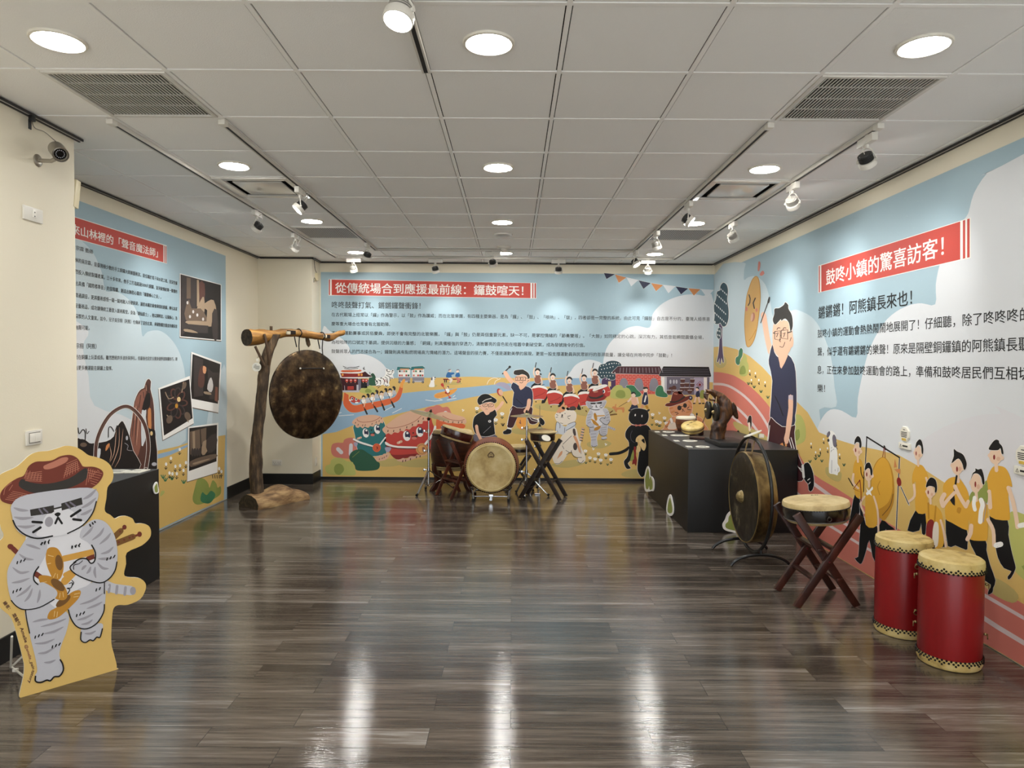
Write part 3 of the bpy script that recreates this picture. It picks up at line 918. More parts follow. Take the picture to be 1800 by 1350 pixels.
# ------------------------------------------------------------------ two tall red drums
redlac = noisy('red_lacquer', ['#5e0a0d', '#7c0e12', '#8a1216'], (3, 3, .6), .34, bump=.03)
hide_side = noisy('stained_hide', ['#8d7443', '#c3a968', '#d6c288'], (11, 11, 11), .55, bump=.1, pos=[.3, .45, .7])
def tall_drum(x, y, label, rot):
    t = thing('tall_drum', label, 'drum', (x, y, 0), rot, 'tall red drums on the floor')
    R, Hh = .147, .565
    bm = BM(); lathe(bm, [(R - .004, .04), (R, .06), (R + .002, Hh / 2), (R, Hh - .065), (R - .004, Hh - .045)], 56); obj('shell', bm, redlac, t)
    bm = BM(); lathe(bm, [(R + .003, Hh - .062), (R + .004, Hh - .03), (R + .001, Hh - .01), (R - .01, Hh - .001), (0, Hh)], 56); obj('drumhead', bm, hide_side, t)
    bm = BM(); lathe(bm, [(R + .003, .058), (R + .003, .02), (R - .004, .004), (R - .014, 0), (0, 0)], 56); obj('lower_drumhead', bm, hide_side, t)
    for z in (Hh - .062, .055):
        bm = BM()
        s = 1 if z > .3 else -1
        stud_row(bm, R + .004, z, 46, .0064); stud_row(bm, R + .004, z + s * .011, 46, .0064, None, .5)
        for q in range(0, 46, 3):
            a = 2 * PI * q / 46; ball(bm, ((R + .004) * math.cos(a), (R + .004) * math.sin(a), z + s * .021), .0058, 1)
        obj('stud_band', bm, stud_m, t)
    for z in (.18, .44):
        for a in (0.0, PI):
            bm = BM(); c = Vector(((R + .004) * math.cos(a), (R + .004) * math.sin(a), z)); n_ = Vector((math.cos(a), math.sin(a), 0)); tx = Vector((-n_.y, n_.x, 0))
            ball(bm, c + n_ * .004, .008, 2)
            tube(bm, [c + n_ * .014 + tx * .012 * math.cos(2 * PI * k / 18) + Vector((0, 0, -.01 + .012 * math.sin(2 * PI * k / 18))) for k in range(18)], .003, 6, closed=True)
            obj('ring_handle', bm, mat('old_brass', '#8f7c55', .35, .8), t)
    return t
tall_drum(2.298, 3.996, 'tall red cylindrical drum with hide heads, the rear one near the wall', -1.67)
tall_drum(2.313, 3.585, 'tall red cylindrical drum with hide heads, the front one nearest the camera', -.57)

# ------------------------------------------------------------------ right plinth exhibits
zz = PLZ_R + .003
t = thing('barrel_drum', 'small brown barrel drum with white head at the back of the plinth', 'drum', (2.035, 8.02, zz))
brw = noisy('brown_drum_wood', ['#3a1c0e', '#5b3018', '#74431f'], (6, 6, 30), .4, bump=.1)
bm = BM(); lathe(bm, [(0, .0), (.085, .0), (.095, .008), (.115, .06), (.125, .11), (.12, .15), (.113, .165), (0, .165)], 40); obj('shell', bm, brw, t)
bm = BM(); lathe(bm, [(.119, .15), (.121, .163), (.115, .176), (.105, .18), (0, .18)], 40); obj('drumhead', bm, mat('white_hide', '#ddd6c0', .5), t)
bm = BM(); lathe(bm, [(.13, .0), (.132, .004), (.09, .007), (.088, 0)], 36); obj('base_ring', bm, mat('grey_ring', '#4c4a48', .4, .4), t)
t = thing('hand_drum', 'flat hide covered hand drum tilted on the right plinth', 'drum', (2.03, 7.67, zz))
Mh = TR(0, 0, .098) @ RZ(.25) @ RX(-.55) @ RY(-.42)
# tilted toward the viewer
Mh = TR(-.015, 0, .085) @ RZ(.3) @ RX(.24) @ RY(-.24) @ Matrix.Scale(.93, 4)
hidey = noisy('yellow_hide', ['#a3873f', '#cbb069', '#dbc98c'], (10, 10, 10), .45, bump=.1)
bm = BM(); lathe(bm, [(0, -.036), (.1, -.036), (.128, -.03), (.132, 0), (.128, .03), (.1, .036), (0, .036)], 44, Mh); obj('shell', bm, brw, t)
bm = BM(); lathe(bm, [(.133, .004), (.132, .026), (.122, .038), (.1, .045), (0, .05)], 44, Mh); dh = obj('drumhead', bm, hidey, t)
bm = BM(); lathe(bm, [(.1335, -.004), (.131, -.03), (.118, -.042), (0, -.046)], 44, Mh); obj('lower_drumhead', bm, hidey, t)
bm = BM(); stud_row(bm, .134, -.004, 44, .0045, Mh); stud_row(bm, .133, .006, 44, .004, Mh, .5); stud_row(bm, .1335, -.014, 44, .0045, Mh, .5); obj('stud_band', bm, stud_m, t)
bm = BM()
for (a, b) in [(-.06, .0), (.0, .03), (.055, .04)]:
    for k in range(4):
        box(bm, (0, 0, 0), (.022, .004, .001), Matrix.Rotation(k * .8, 3, 'Z'))
        for v in bm.verts[-8:]:
            v.co = Mh @ (v.co + Vector((a + .008 * k - .01, b + .008 * math.sin(3 * k), .0505)))
obj('ink_writing', bm, ink, dh)
bm = BM(); box(bm, (.09, .03, .03), (.05, .05, .06), bev=.006); obj('prop_block', bm, DARKWOOD, t)
for k, (dx, dy) in enumerate([(.02, .05), (.07, .06)]):
    s = thing('drum_beater', 'thin drumstick with dark tip standing behind the hand drum, %s' % ['left one', 'right one'][k], 'drumstick', (2.05 + dx, 7.80 + .02 * k, zz), 0, 'drumsticks on the right plinth')
    bm = BM(); tube(bm, [(0, 0, .0), (.035 + .055 * k, .03, .215 - .012 * k)], .0045, 8); obj('stick', bm, DARKWOOD, s)
    bm = BM(); ball(bm, (.036 + .057 * k, .031, .222 - .012 * k), .011, 2, (1, 1, 1.4)); obj('tip', bm, BLACKMATT, s)
t = thing('bell_stack', 'little dark and red wooden bell beside the tilted hand drum', 'bell', (2.16, 7.4, zz))
bm = BM(); lathe(bm, [(0, 0), (.026, 0), (.028, .012), (.024, .02), (.026, .032), (.02, .045), (.024, .055), (.0, .06)], 20); obj('body', bm, noisy('small_red_wood', ['#2a120b', '#6b3320', '#8a5a3a'], (2, 2, 60), .4, bump=0), t)
t = thing('wooden_clapper_board', 'flat dark wooden board lying beside the driftwood', 'board', (1.99, 7.20, zz), -.5)
bm = BM(); box(bm, (0, 0, .012), (.24, .085, .024), bev=.008); obj('board', bm, DARKWOOD, t)
bm = BM(); box(bm, (0, 0, .0255), (.19, .05, .003), bev=.001); obj('face_panel', bm, mat('board_face', '#5c4228', .5), t)
t = thing('gong_beater', 'small mallet with pale wrapped head and red cord', 'mallet', (2.13, 7.22, zz), -.3)
bm = BM(); ball(bm, (0, 0, .05), .026, 2, (1.1, 1, 1)); obj('head', bm, mat('pale_wrapped_cloth', '#c3a77a', .8), t)
bm = BM(); tube(bm, [(0, 0, .045), (.14, .0, .012)], .006, 8); obj('handle', bm, DARKWOOD, t)
bm = BM(); tube(bm, smooth([(.02, -.01, .09), (.045, -.02, .06), (.06, -.01, .035), (.10, -.03, .012)], 5), .007, 8); obj('red_cord', bm, mat('red_cord', '#a3181b', .7), t)

# driftwood with two little gongs
drift = noisy('polished_driftwood', ['#150c07', '#3a2214', '#6b4526', '#a67a4a'], (16, 16, 7), .33, 0.0, 9, .7, [.3, .46, .6, .78], .012, 1.0)
DY = 6.86
def dp(px, py, y=DY):
    return on_plane(px, py, Vector((0, y, 0)), Vector((0, 1, 0)))
DC = dp(1262, 781); DC.z = zz
t = thing('driftwood_sculpture', 'twisted polished dark driftwood standing on a black base', 'sculpture', (DC.x, DC.y, zz))
def dl(px, py, y=DY):
    return dp(px, py, y) - Vector((DC.x, DC.y, zz))
S1 = [(1247.5, 1273, 779), (1247, 1275, 770), (1249, 1275.5, 757), (1252, 1277, 748), (1256, 1280.5, 740), (1261, 1287, 730), (1261.5, 1291, 720), (1262, 1288, 711), (1259, 1282.5, 703), (1252.5, 1276, 696), (1246, 1269, 690.5), (1241, 1261, 687), (1240, 1253, 684.5)]
st = []
for a, b, y in S1:
    p = dl((a + b) / 2, y); r = (b - a) / 2 / 1207 * DY
    st.append((p, Vector((r, 0, 0)), Vector((0, r * .62, 0))))
st[0] = (Vector((st[0][0].x, 0, .03)), st[0][1], st[0][2])
bm = BM(); loft(bm, densify(st, 5), 22, .016, 11, 3)
# spike to the right
sp = [(1283, 712, 8), (1288, 719, 7.5), (1292.5, 727, 5), (1295.5, 733, 2.5), (1297, 736, .6)]
loft(bm, densify([(dl(a, b), Vector((0, r / 1207 * DY * .7, 0)), Vector((r / 1207 * DY * .7, 0, r / 1207 * DY * .7))) for a, b, r in sp], 3), 12, .008, 14, 9)
# hooked snout at the upper left
sp = [(1250, 690, 7), (1244, 690, 6), (1241, 693, 4.5), (1242, 699, 3.5), (1247, 702.5, 3.5), (1255, 704, 4), (1262, 705, 5)]
loft(bm, densify([(dl(a, b), Vector((r / 1207 * DY, 0, 0)), Vector((0, r / 1207 * DY * .8, r / 1207 * DY * .4))) for a, b, r in sp], 3), 12, .008, 14, 4)
obj('driftwood', bm, drift, t, 70)
bm = BM(); box(bm, (.06, -.10, .0225), (.30, .52, .045), bev=.006); obj('base_block', bm, BLACKMATT, t)
for k, (px, py, yy) in enumerate([(1244.5, 721, 6.80), (1258, 724.5, 6.68)]):
    p = dp(px, py, yy)
    g = thing('small_gong', 'little dark boss gong hung on the driftwood, %s' % ['left one', 'right one'][k], 'gong', p, 0, 'small gongs on the driftwood')
    Mg = RZ(.0) @ RY(-PI / 2)
    bm = BM(); lathe(bm, [(0, .02), (.045, .019), (.07, .017), (.086, .012), (.09, .004), (.086, -.018), (.08, -.018), (.08, .006), (0, .01)], 40, Mg); obj('gong_disc', bm, gface, g)
    bm = BM(); lathe(bm, [(0, .04), (.01, .038), (.017, .028), (.02, .019)], 20, Mg); obj('boss', bm, gboss, g)
    bm = BM(); tube(bm, [(-.002, -.02, .085), (.012, 0.02, .15)], .003, 6); tube(bm, [(-.002, .02, .085), (.012, .022, .15)], .003, 6); obj('hanging_cord', bm, mat('tan_cord', '#a58d62', .8), g)
# ------------------------------------------------------------------ percussion group in front of the back mural
# bass drum
t = thing('bass_drum', 'large barrel drum on its side with pale hide head facing the camera', 'drum', (-.237, 7.9, .393))
MBd = RX(PI / 2)
redwood = noisy('reddish_drum_wood', ['#4a2013', '#7a3a22', '#95502f'], (3, 30, 3), .4, bump=.15)
bm = BM(); lathe(bm, [(.272, .245), (.294, .2), (.31, .12), (.318, 0), (.31, -.12), (.294, -.2), (.272, -.245)], 64, MBd); obj('shell', bm, redwood, t)
skin = noisy('bass_drum_hide', ['#8f7542', '#b79d64', '#cdb986', '#d7c898'], (4, 4, 4), .5, 0, 8, .08, [.3, .45, .6, .75])
bm = BM(); lathe(bm, [(.2815, .222), (.279, .24), (.27, .252), (.255, .256), (.25, .254), (0, .252)], 64, MBd); hd = obj('drumhead', bm, skin, t)
bm = BM(); tube(bm, [MBd @ Vector((.254 * math.cos(2 * PI * k / 64), .254 * math.sin(2 * PI * k / 64), .2545)) for k in range(64)], .004, 6, closed=True); obj('pale_rim', bm, mat('pale_hide_rim', '#d9c890', .5), t)
bm = BM(); lathe(bm, [(.2815, -.222), (.27, -.252), (0, -.252)], 64, MBd); obj('rear_drumhead', bm, skin, t)
bm = BM(); stud_row(bm, .285, .226, 76, .0088, MBd); stud_row(bm, .285, -.218, 60, .006, MBd); obj('stud_band', bm, stud_m, t)
# maker's mark: three joined rounded arches in outline
bm = BM()
def mk(pts, r=.0022, cl=True):
    tube(bm, smooth([(x * 1.25, -.2545, c0 + (z - c0) * 1.25) for x, z in pts], 5, cl), r * 1.3, 6, closed=cl)
c0 = .148
mk([(0, c0 + .02), (.014, c0 + .008), (.022, c0 - .006), (.016, c0 - .018), (.006, c0 - .012), (0, c0 - .017), (-.006, c0 - .012), (-.016, c0 - .018), (-.022, c0 - .006), (-.014, c0 + .008)])
mk([(0, c0 + .026), (.018, c0 + .012), (.029, c0 - .007), (.018, c0 - .025), (.004, c0 - .019), (0, c0 - .024), (-.004, c0 - .019), (-.018, c0 - .025), (-.029, c0 - .007), (-.018, c0 + .012)])
mk([(-.008, c0 - .004), (0, c0 + .008), (.008, c0 - .004)], .002, False)
obj('maker_mark', bm, mat('mark_brown', '#4a2c18', .6), hd)
for a in (-.05, PI + .05):
    bm = BM(); c = Vector((.318 * math.cos(a), 0, .318 * math.sin(a))); n_ = Vector((math.cos(a), 0, math.sin(a)))
    ball(bm, c + n_ * .004, .014, 2); tube(bm, [c + n_ * .016 + Vector((0, .022 * math.cos(2 * PI * k / 18), -.018 + .022 * math.sin(2 * PI * k / 18))) for k in range(18)], .0045, 6, closed=True); obj('ring_handle', bm, mat('old_brass', '#8f7c55', .35, .8), t)
# its chrome cradle
t = thing('drum_cradle', 'chrome tubular floor cradle under the large barrel drum', 'drum stand', (-.237, 7.9, 0))
for sx in (-1, 1):
    for sy in (-1, 1):
        bm = BM(); tube(bm, [(sx * .2, sy * .19, .012), (sx * .205, sy * .19, .115), (sx * .222, sy * .19, .165)], .012, 10); tube(bm, [(sx * .202, sy * .19, .05), (sx * .202, sy * .19, .07)], .02, 10); l = obj('leg', bm, CHROME, t)
        bm = BM(); tube(bm, [(sx * .2, sy * .19, 0), (sx * .2, sy * .19, .034)], .017, 10); obj('rubber_foot', bm, RUBBER, l)
        bm = BM(); box(bm, (sx * .218, sy * .19, .152), (.05, .05, .014), Matrix.Rotation(-sx * .65, 3, 'Y'), bev=.004); obj('cradle_pad', bm, RUBBER, l)
for sy in (-1, 1):
    bm = BM(); tube(bm, [(-.2, sy * .19, .06), (.2, sy * .19, .06)], .008, 8); obj('crossbar', bm, CHROME, t)
for sx in (-1, 1):
    bm = BM(); tube(bm, [(sx * .202, -.19, .085), (sx * .202, .19, .085)], .008, 8); obj('side_rail', bm, CHROME, t)
bm = BM(); box(bm, (0, -.19, .062), (.05, .035, .045), bev=.004); tube(bm, [(0, -.19, .035), (0, -.235, .035)], .016, 12); obj('clamp', bm, CHROME, t)

# big upright barrel drum behind
t = thing('barrel_drum', 'big dark wooden barrel drum standing upright on a wooden stand, back left', 'drum', (-.745, 8.56, .245))
bm = BM(); lathe(bm, [(0, .0), (.225, .0), (.25, .03), (.272, .15), (.278, .24), (.272, .33), (.25, .45), (.236, .47), (0, .47)], 56); obj('shell', bm, noisy('dark_barrel_wood', ['#1c0c08', '#36170d', '#4d2414'], (5, 5, 26), .35, bump=.1), t)
bm = BM(); lathe(bm, [(.2525, .435), (.248, .462), (.238, .476), (.22, .483), (0, .486)], 56); obj('drumhead', bm, SKIN_HEAD, t)
bm = BM(); stud_row(bm, .255, .43, 70, .0065); stud_row(bm, .257, .055, 70, .0065); obj('stud_band', bm, stud_m, t)
bm = BM(); lathe(bm, [(.258, .05), (.24, .01), (.22, -.002), (0, -.004)], 56); obj('lower_drumhead', bm, SKIN_HEAD, t)
t = thing('barrel_drum_stand', 'low reddish wooden stand with curved legs under the upright barrel drum', 'drum stand', (-.745, 8.56, 0))
for k in range(4):
    a = PI / 4 + k * PI / 2
    u = Vector((math.cos(a), math.sin(a), 0)); v = Vector((-u.y, u.x, 0))
    bm = BM()
    prof = [(.30, .34), (.315, .26), (.275, .16), (.29, .08), (.345, .02), (.345, 0), (.30, 0), (.245, .05), (.225, .13), (.26, .23), (.285, .32)]
    sm = smooth([Vector((r, z, 0)) for r, z in prof], 4, True)
    fr = [bm.verts.new(u * p.x + v * .02 + Vector((0, 0, max(0, p.y)))) for p in sm]
    bk = [bm.verts.new(u * p.x - v * .02 + Vector((0, 0, max(0, p.y)))) for p in sm]
    n_ = len(sm)
    for i in range(n_):
        bm.faces.new((fr[i], fr[(i + 1) % n_], bk[(i + 1) % n_], bk[i]))
    for ring, fl in ((fr, 1), (bk, -1)):
        for tr in tessellate_polygon([[v2.co for v2 in ring]]):
            try: bm.faces.new([ring[q] for q in tr])
            except ValueError: pass
    obj('leg', bm, mat('stand_redwood', '#3d190e', .45), t)
bm = BM()
for k in range(2):
    a = PI / 4 + k * PI / 2
    u = Vector((math.cos(a), math.sin(a), 0)) * .27
    bar(bm, -u + Vector((0, 0, .1 + .03 * k)), u + Vector((0, 0, .1 + .03 * k)), .03, .05, (0, 0, 1))
obj('cross_rails', bm, mat('stand_redwood', '#3d190e', .45), t)

# tilted flat drum on folding stand, left
RW = noisy('red_brown_wood', ['#2a120b', '#4d2416', '#6a3420'], (12, 12, 3), .4, bump=.1)
xs = xstand('drum_stand', 'reddish brown cross leg stand left of the barrel drum on its side', (-.665, 8.04, 0), .63, .165, .15, .655, .33, .04, .02, RW)
t = thing('flat_drum', 'glossy red brown flat drum tilted on its stand, left of group', 'drum', (-.65, 8.045, .735), .1)
t.rotation_euler = (math.radians(-2), math.radians(17), .05)
bm = BM(); lathe(bm, [(0, -.068), (.17, -.068), (.186, -.05), (.193, .0), (.19, .045), (0, .05)], 52); obj('shell', bm, mat('glossy_red_lacquer', '#3a120c', .16, coat=.8), t)
bm = BM(); lathe(bm, [(.192, .04), (.191, .05), (.184, .057), (0, .06)], 52); obj('drumhead', bm, SKIN_HEAD, t)
bm = BM(); lathe(bm, [(.188, -.052), (.18, -.072), (.165, -.077), (0, -.077)], 52); obj('lower_drumhead', bm, SKIN_HEAD, t)
bm = BM(); stud_row(bm, .192, .038, 72, .004); stud_row(bm, .188, -.05, 72, .004); obj('stud_band', bm, stud_m, t)
bm = BM(); ball(bm, (-.193, -.02, .02), .012, 2); obj('ring_handle', bm, CHROME, t)

# flat drum on folding stand, right
BK = noisy('black_brown_wood', ['#0d0806', '#1f130d', '#33231a'], (12, 12, 3), .45, bump=.1)
xstand('drum_stand', 'black brown cross leg stand right of the barrel drum on its side', (.365, 7.965, 0), -.33, .235, .17, .675, .27, .05, .024, BK)
t = thing('flat_drum', 'flat black drum level on its stand, right of group', 'drum', (.355, 8.0, .715), 0)
bm = BM(); lathe(bm, [(0, -.048), (.13, -.048), (.142, -.04), (.145, 0), (.142, .04), (0, .045)], 48); obj('shell', bm, noisy('dark_streaky_shell', ['#0c0706', '#21120d', '#3a211a'], (8, 8, 20), .3, bump=.1), t)
bm = BM(); lathe(bm, [(.143, .034), (.17, .05), (.17, .056), (.14, .058), (0, .06)], 48); obj('drumhead', bm, SKIN_HEAD, t)
bm = BM(); lathe(bm, [(.142, -.042), (.132, -.054), (0, -.056)], 48); obj('lower_drumhead', bm, SKIN_HEAD, t)
bm = BM(); stud_row(bm, .145, .03, 60, .0035); obj('stud_band', bm, stud_m, t)
t = thing('label_card', 'white oval label card tilted on the rail of the right cross leg stand', 'label', (.385, 7.80, .715))
bm = BM(); lathe(bm, [(0, .003), (.5, .003), (.5, -.003), (0, -.003)], 32, RZ(-.3) @ RX(.75) @ RY(.4) @ Matrix.Diagonal((.105, .085, 1, 1))); obj('card', bm, card_m, t)

# low flat drum half hidden behind the barrel drum
xstand('drum_stand', 'small black cross leg stand half hidden behind the barrel drum', (.085, 8.42, 0), .1, .17, .13, .45, .2, .032, .018, BK)
t = thing('flat_drum', 'small low flat drum with rope rim half hidden behind the barrel drum', 'drum', (.075, 8.42, .505), 0)
bm = BM(); lathe(bm, [(0, -.05), (.145, -.05), (.152, -.03), (.154, .0), (.152, .03), (.145, .045), (0, .045)], 44); obj('shell', bm, noisy('dark_streaky_shell', ['#0c0706', '#21120d', '#3a211a'], (8, 8, 20), .3, bump=.1), t)
bm = BM(); lathe(bm, [(.153, .02), (.15, .045), (.14, .052), (0, .054)], 44); obj('drumhead', bm, SKIN_HEAD, t)
bm = BM(); lathe(bm, [(.153, -.02), (.15, -.05), (.14, -.056), (0, -.057)], 44); obj('lower_drumhead', bm, SKIN_HEAD, t)
bm = BM(); stud_row(bm, .155, .018, 56, .004); obj('stud_band', bm, stud_m, t)

# chrome stands
bronze = mat('cymbal_bronze', '#b3a377', .28, .85)
def tripod(t, hub, feet, double=True):
    for f in feet:
        f = Vector(f)
        d = (f - Vector((0, 0, hub))); side = d.cross(Vector((0, 0, 1))).normalized() * (.007 if double else 0)
        bm = BM()
        tip = Vector((0, 0, hub)) + d * .93
        for sg in ((-1, 1) if double else (0,)):
            tube(bm, [Vector((0, 0, hub)) + d * .03 + side * sg, tip + side * sg], .0058, 8)
        lo_ = Vector((0, 0, hub * .28)); tube(bm, [lo_, Vector((0, 0, hub)) + d * .5], .0045, 6)
        l = obj('leg', bm, CHROME, t)
        bm = BM(); tube(bm, [tip - d * .02, f + Vector((0, 0, .012))], [.011, .017], 10); obj('rubber_foot', bm, RUBBER, l)
def stand_pole(t, zs, rs):
    bm = BM()
    for (a, b), r in zip(zip(zs, zs[1:]), rs):
        tube(bm, [(0, 0, a), (0, 0, b)], r, 12)
    obj('pole', bm, CHROME, t)
    for z in zs[1:-1]:
        bm = BM(); tube(bm, [(0, 0, z - .022), (0, 0, z + .022)], .02, 12); tube(bm, [(0, -.0, z), (-.045, 0, z)], .006, 8); box(bm, (-.055, 0, z), (.02, .008, .03), bev=.002); obj('wing_clamp', bm, CHROME, t)
def cymbal(name, label, loc, r, rot, bell=.3):
    c = thing(name, label, 'cymbal', loc)
    c.rotation_euler = rot
    bm = BM(); lathe(bm, [(.008, .028), (r * .1, .026), (r * .2, .012), (r * .24, .006), (r * .6, -.002), (r, -.014), (r, -.0155), (r * .6, -.0035), (r * .24, .004), (r * .1, .022), (.008, .024)], 60); obj('plate', bm, bronze, c)
    bm = BM(); tube(bm, [(0, 0, .027), (0, 0, .042)], .017, 12); tube(bm, [(0, 0, .042), (0, 0, .058)], .01, 12); tube(bm, [(0, 0, .005), (0, 0, .02)], .014, 12); obj('felt_and_nut', bm, RUBBER, c)
    return c
t = thing('cymbal_stand', 'chrome tripod cymbal stand at the left end of the percussion group', 'cymbal stand', (-1.01, 8.27, 0), 0, 'cymbal stands')
tripod(t, .27, [(-.105, -.285, 0), (.30, .22, 0), (-.06, .2, 0)])
stand_pole(t, [.1, .27, .5, .74, .885], [.013, .013, .0105, .008])
bm = BM(); ball(bm, (0, 0, .885), .02, 2); tube(bm, [(0, 0, .885), (.015, 0, .93)], .008, 8); obj('tilter', bm, RUBBER, t)
cymbal('cymbal', 'thin bronze crash cymbal tilted on the left cymbal stand', (-.995, 8.27, .945), .245, (0, math.radians(15), 0))
t = thing('cymbal_stand', 'chrome tripod cymbal stand right of the barrel drum on its side', 'cymbal stand', (.17, 8.10, 0), 0, 'cymbal stands')
tripod(t, .28, [(-.03, -.22, 0), (.27, -.06, 0), (-.12, .17, 0)])
stand_pole(t, [.09, .28, .66, .8, .955], [.013, .012, .0105, .008])
cymbal('cymbal', 'bronze ride cymbal lying level on the right cymbal stand', (.17, 8.10, .955), .195, (0, 0, 0))
t = thing('hi_hat_stand', 'chrome hi-hat stand with long rod behind the right flat drum', 'cymbal stand', (.335, 8.38, 0), 0, 'cymbal stands')
tripod(t, .26, [(.2, -.06, 0), (-.13, -.08, 0), (-.02, .19, 0)])
stand_pole(t, [.05, .26, .55, .72], [.013, .012, .010])
bm = BM(); tube(bm, [(0, 0, .7), (0, 0, 1.05)], .0032, 8); obj('pull_rod', bm, CHROME, t)
bm = BM(); box(bm, (-.03, -.13, .02), (.07, .22, .012), Matrix.Rotation(.12, 3, 'X'), bev=.003); obj('pedal', bm, CHROME, t)
cymbal('hi_hat_cymbal', 'upper hi-hat cymbal on the thin rod behind the right flat drum', (.335, 8.38, .768), .165, (0, 0, 0))
cymbal('hi_hat_cymbal', 'lower hi-hat cymbal on the thin rod behind the right flat drum', (.335, 8.38, .735), .165, (PI, 0, 0))
# ------------------------------------------------------------------ printed pictures: flat shapes layered on their panel
PAL = dict(sky='#a3bcc7', cl='#d9dcdf', cl2='#c3d2d8', ochre='#d8b56b', ochre2='#cfab5c', river='#94b2ca', red='#c2463b', wh='#efece6', bk='#121213',
           ink='#1d1d20', navy='#2c3049', skin='#e9b99c', skin2='#ecd3c0', skin3='#e8c9ae', plum='#3f1c22', org='#dd9a58', yel='#dca63c', dyel='#c08a2e',
           gr='#bdbdc4', gr2='#9b989f', gr3='#d9d8dc', peach='#dcb094', teal='#2f7274', dgreen='#2f5a44', green='#3e7a55', lgreen='#b8b96a', olive='#8f9a4f',
           shade='#bfac6c', coral='#cc7a6c', tred='#c0433a', dred='#8a2b28', brown='#6f3226', tan='#b5745f', darkteal='#2d4650', purple='#4a3358',
           track='#d0796b', line='#dcc9c6', calico='#e8dccb', cal2='#d99c72', cal3='#4a3d3a', brass='#cd9a47', brass2='#b9832f', dbr='#735028',
           blue='#2f68a3', grey='#8a8791', slate='#6f6a78', roof='#4b2c33', black2='#1c1a1d', brick='#c8473d', brick2='#e2a191', medal='#e5a763', medal3='#d8683f',
           boat='#d8663d', horange='#e8a04e', gold='#d3a660', sand='#e3c68c', ph1='#1f1b1c', ph2='#3c3433', ph3='#6c5a4c', ph4='#a08a72', ph5='#c9c4c0',
           rust='#8f5d4e', rust2='#5a3a33', vwh='#f3f1ec', lav='#a8a2b8', scarf='#ccd1d8', orb='#d08a55', cuff='#c9b8c0', fox='#d7a13f')
def art_mat(k):
    return mat('print_' + k, PAL[k], .5, spec=.35)
def sky_mat():
    m = bpy.data.materials.new('print_sky_speckled')
    m.use_nodes = True
    nt = m.node_tree; N, L = nt.nodes, nt.links
    b = N['Principled BSDF']; b.inputs['Roughness'].default_value = .5; b.inputs['Specular IOR Level'].default_value = .35
    tc = N.new('ShaderNodeTexCoord')
    v = N.new('ShaderNodeTexVoronoi'); v.inputs['Scale'].default_value = 26
    n = N.new('ShaderNodeTexNoise'); n.inputs['Scale'].default_value = 2.2; n.inputs['Detail'].default_value = 3
    L.new(tc.outputs['Object'], v.inputs['Vector']); L.new(tc.outputs['Object'], n.inputs['Vector'])
    r = N.new('ShaderNodeMapRange'); r.inputs[1].default_value = .1; r.inputs[2].default_value = .07; r.inputs[3].default_value = 0; r.inputs[4].default_value = 1
    L.new(v.outputs['Distance'], r.inputs[0])
    r2 = N.new('ShaderNodeMapRange'); r2.inputs[1].default_value = .5; r2.inputs[2].default_value = .62
    L.new(n.outputs['Fac'], r2.inputs[0])
    mu = N.new('ShaderNodeMath'); mu.operation = 'MULTIPLY'; L.new(r.outputs[0], mu.inputs[0]); L.new(r2.outputs[0], mu.inputs[1])
    mu2 = N.new('ShaderNodeMath'); mu2.operation = 'MULTIPLY'; mu2.inputs[1].default_value = .4; L.new(mu.outputs[0], mu2.inputs[0])
    mx = N.new('ShaderNodeMix'); mx.data_type = 'RGBA'
    mx.inputs[6].default_value = (*hexc(PAL['sky']), 1); mx.inputs[7].default_value = (*hexc('#e2ecee'), 1)
    L.new(mu2.outputs[0], mx.inputs[0]); L.new(mx.outputs[2], b.inputs['Base Color'])
    return m
MATS['print_sky'] = sky_mat()
def P2(s):
    if isinstance(s, str):
        v = [float(q) for q in s.replace(',', ' ').split()]
        return [(v[i], v[i + 1]) for i in range(0, len(v), 2)]
    return list(s)
FULL = str.maketrans({',': '\uff0c', '!': '\uff01', ';': '\uff1b', ':': '\uff1a', '(': '\uff08', ')': '\uff09'})
_txt = {}
def text_tris(s, bold=0.0):
    k = (s, bold)
    if k in _txt:
        return _txt[k]
    cu = bpy.data.curves.new('t', 'FONT')
    cu.body = s; cu.resolution_u = 2; cu.offset = bold
    o = bpy.data.objects.new('t', cu); COL.objects.link(o)
    me = bpy.data.meshes.new_from_object(o.evaluated_get(bpy.context.evaluated_depsgraph_get()))
    vs = [(v.co.x, v.co.y) for v in me.vertices]; fs = [tuple(p.vertices) for p in me.polygons]
    bpy.data.objects.remove(o); bpy.data.curves.remove(cu); bpy.data.meshes.remove(me)
    _txt[k] = (vs, fs)
    return _txt[k]
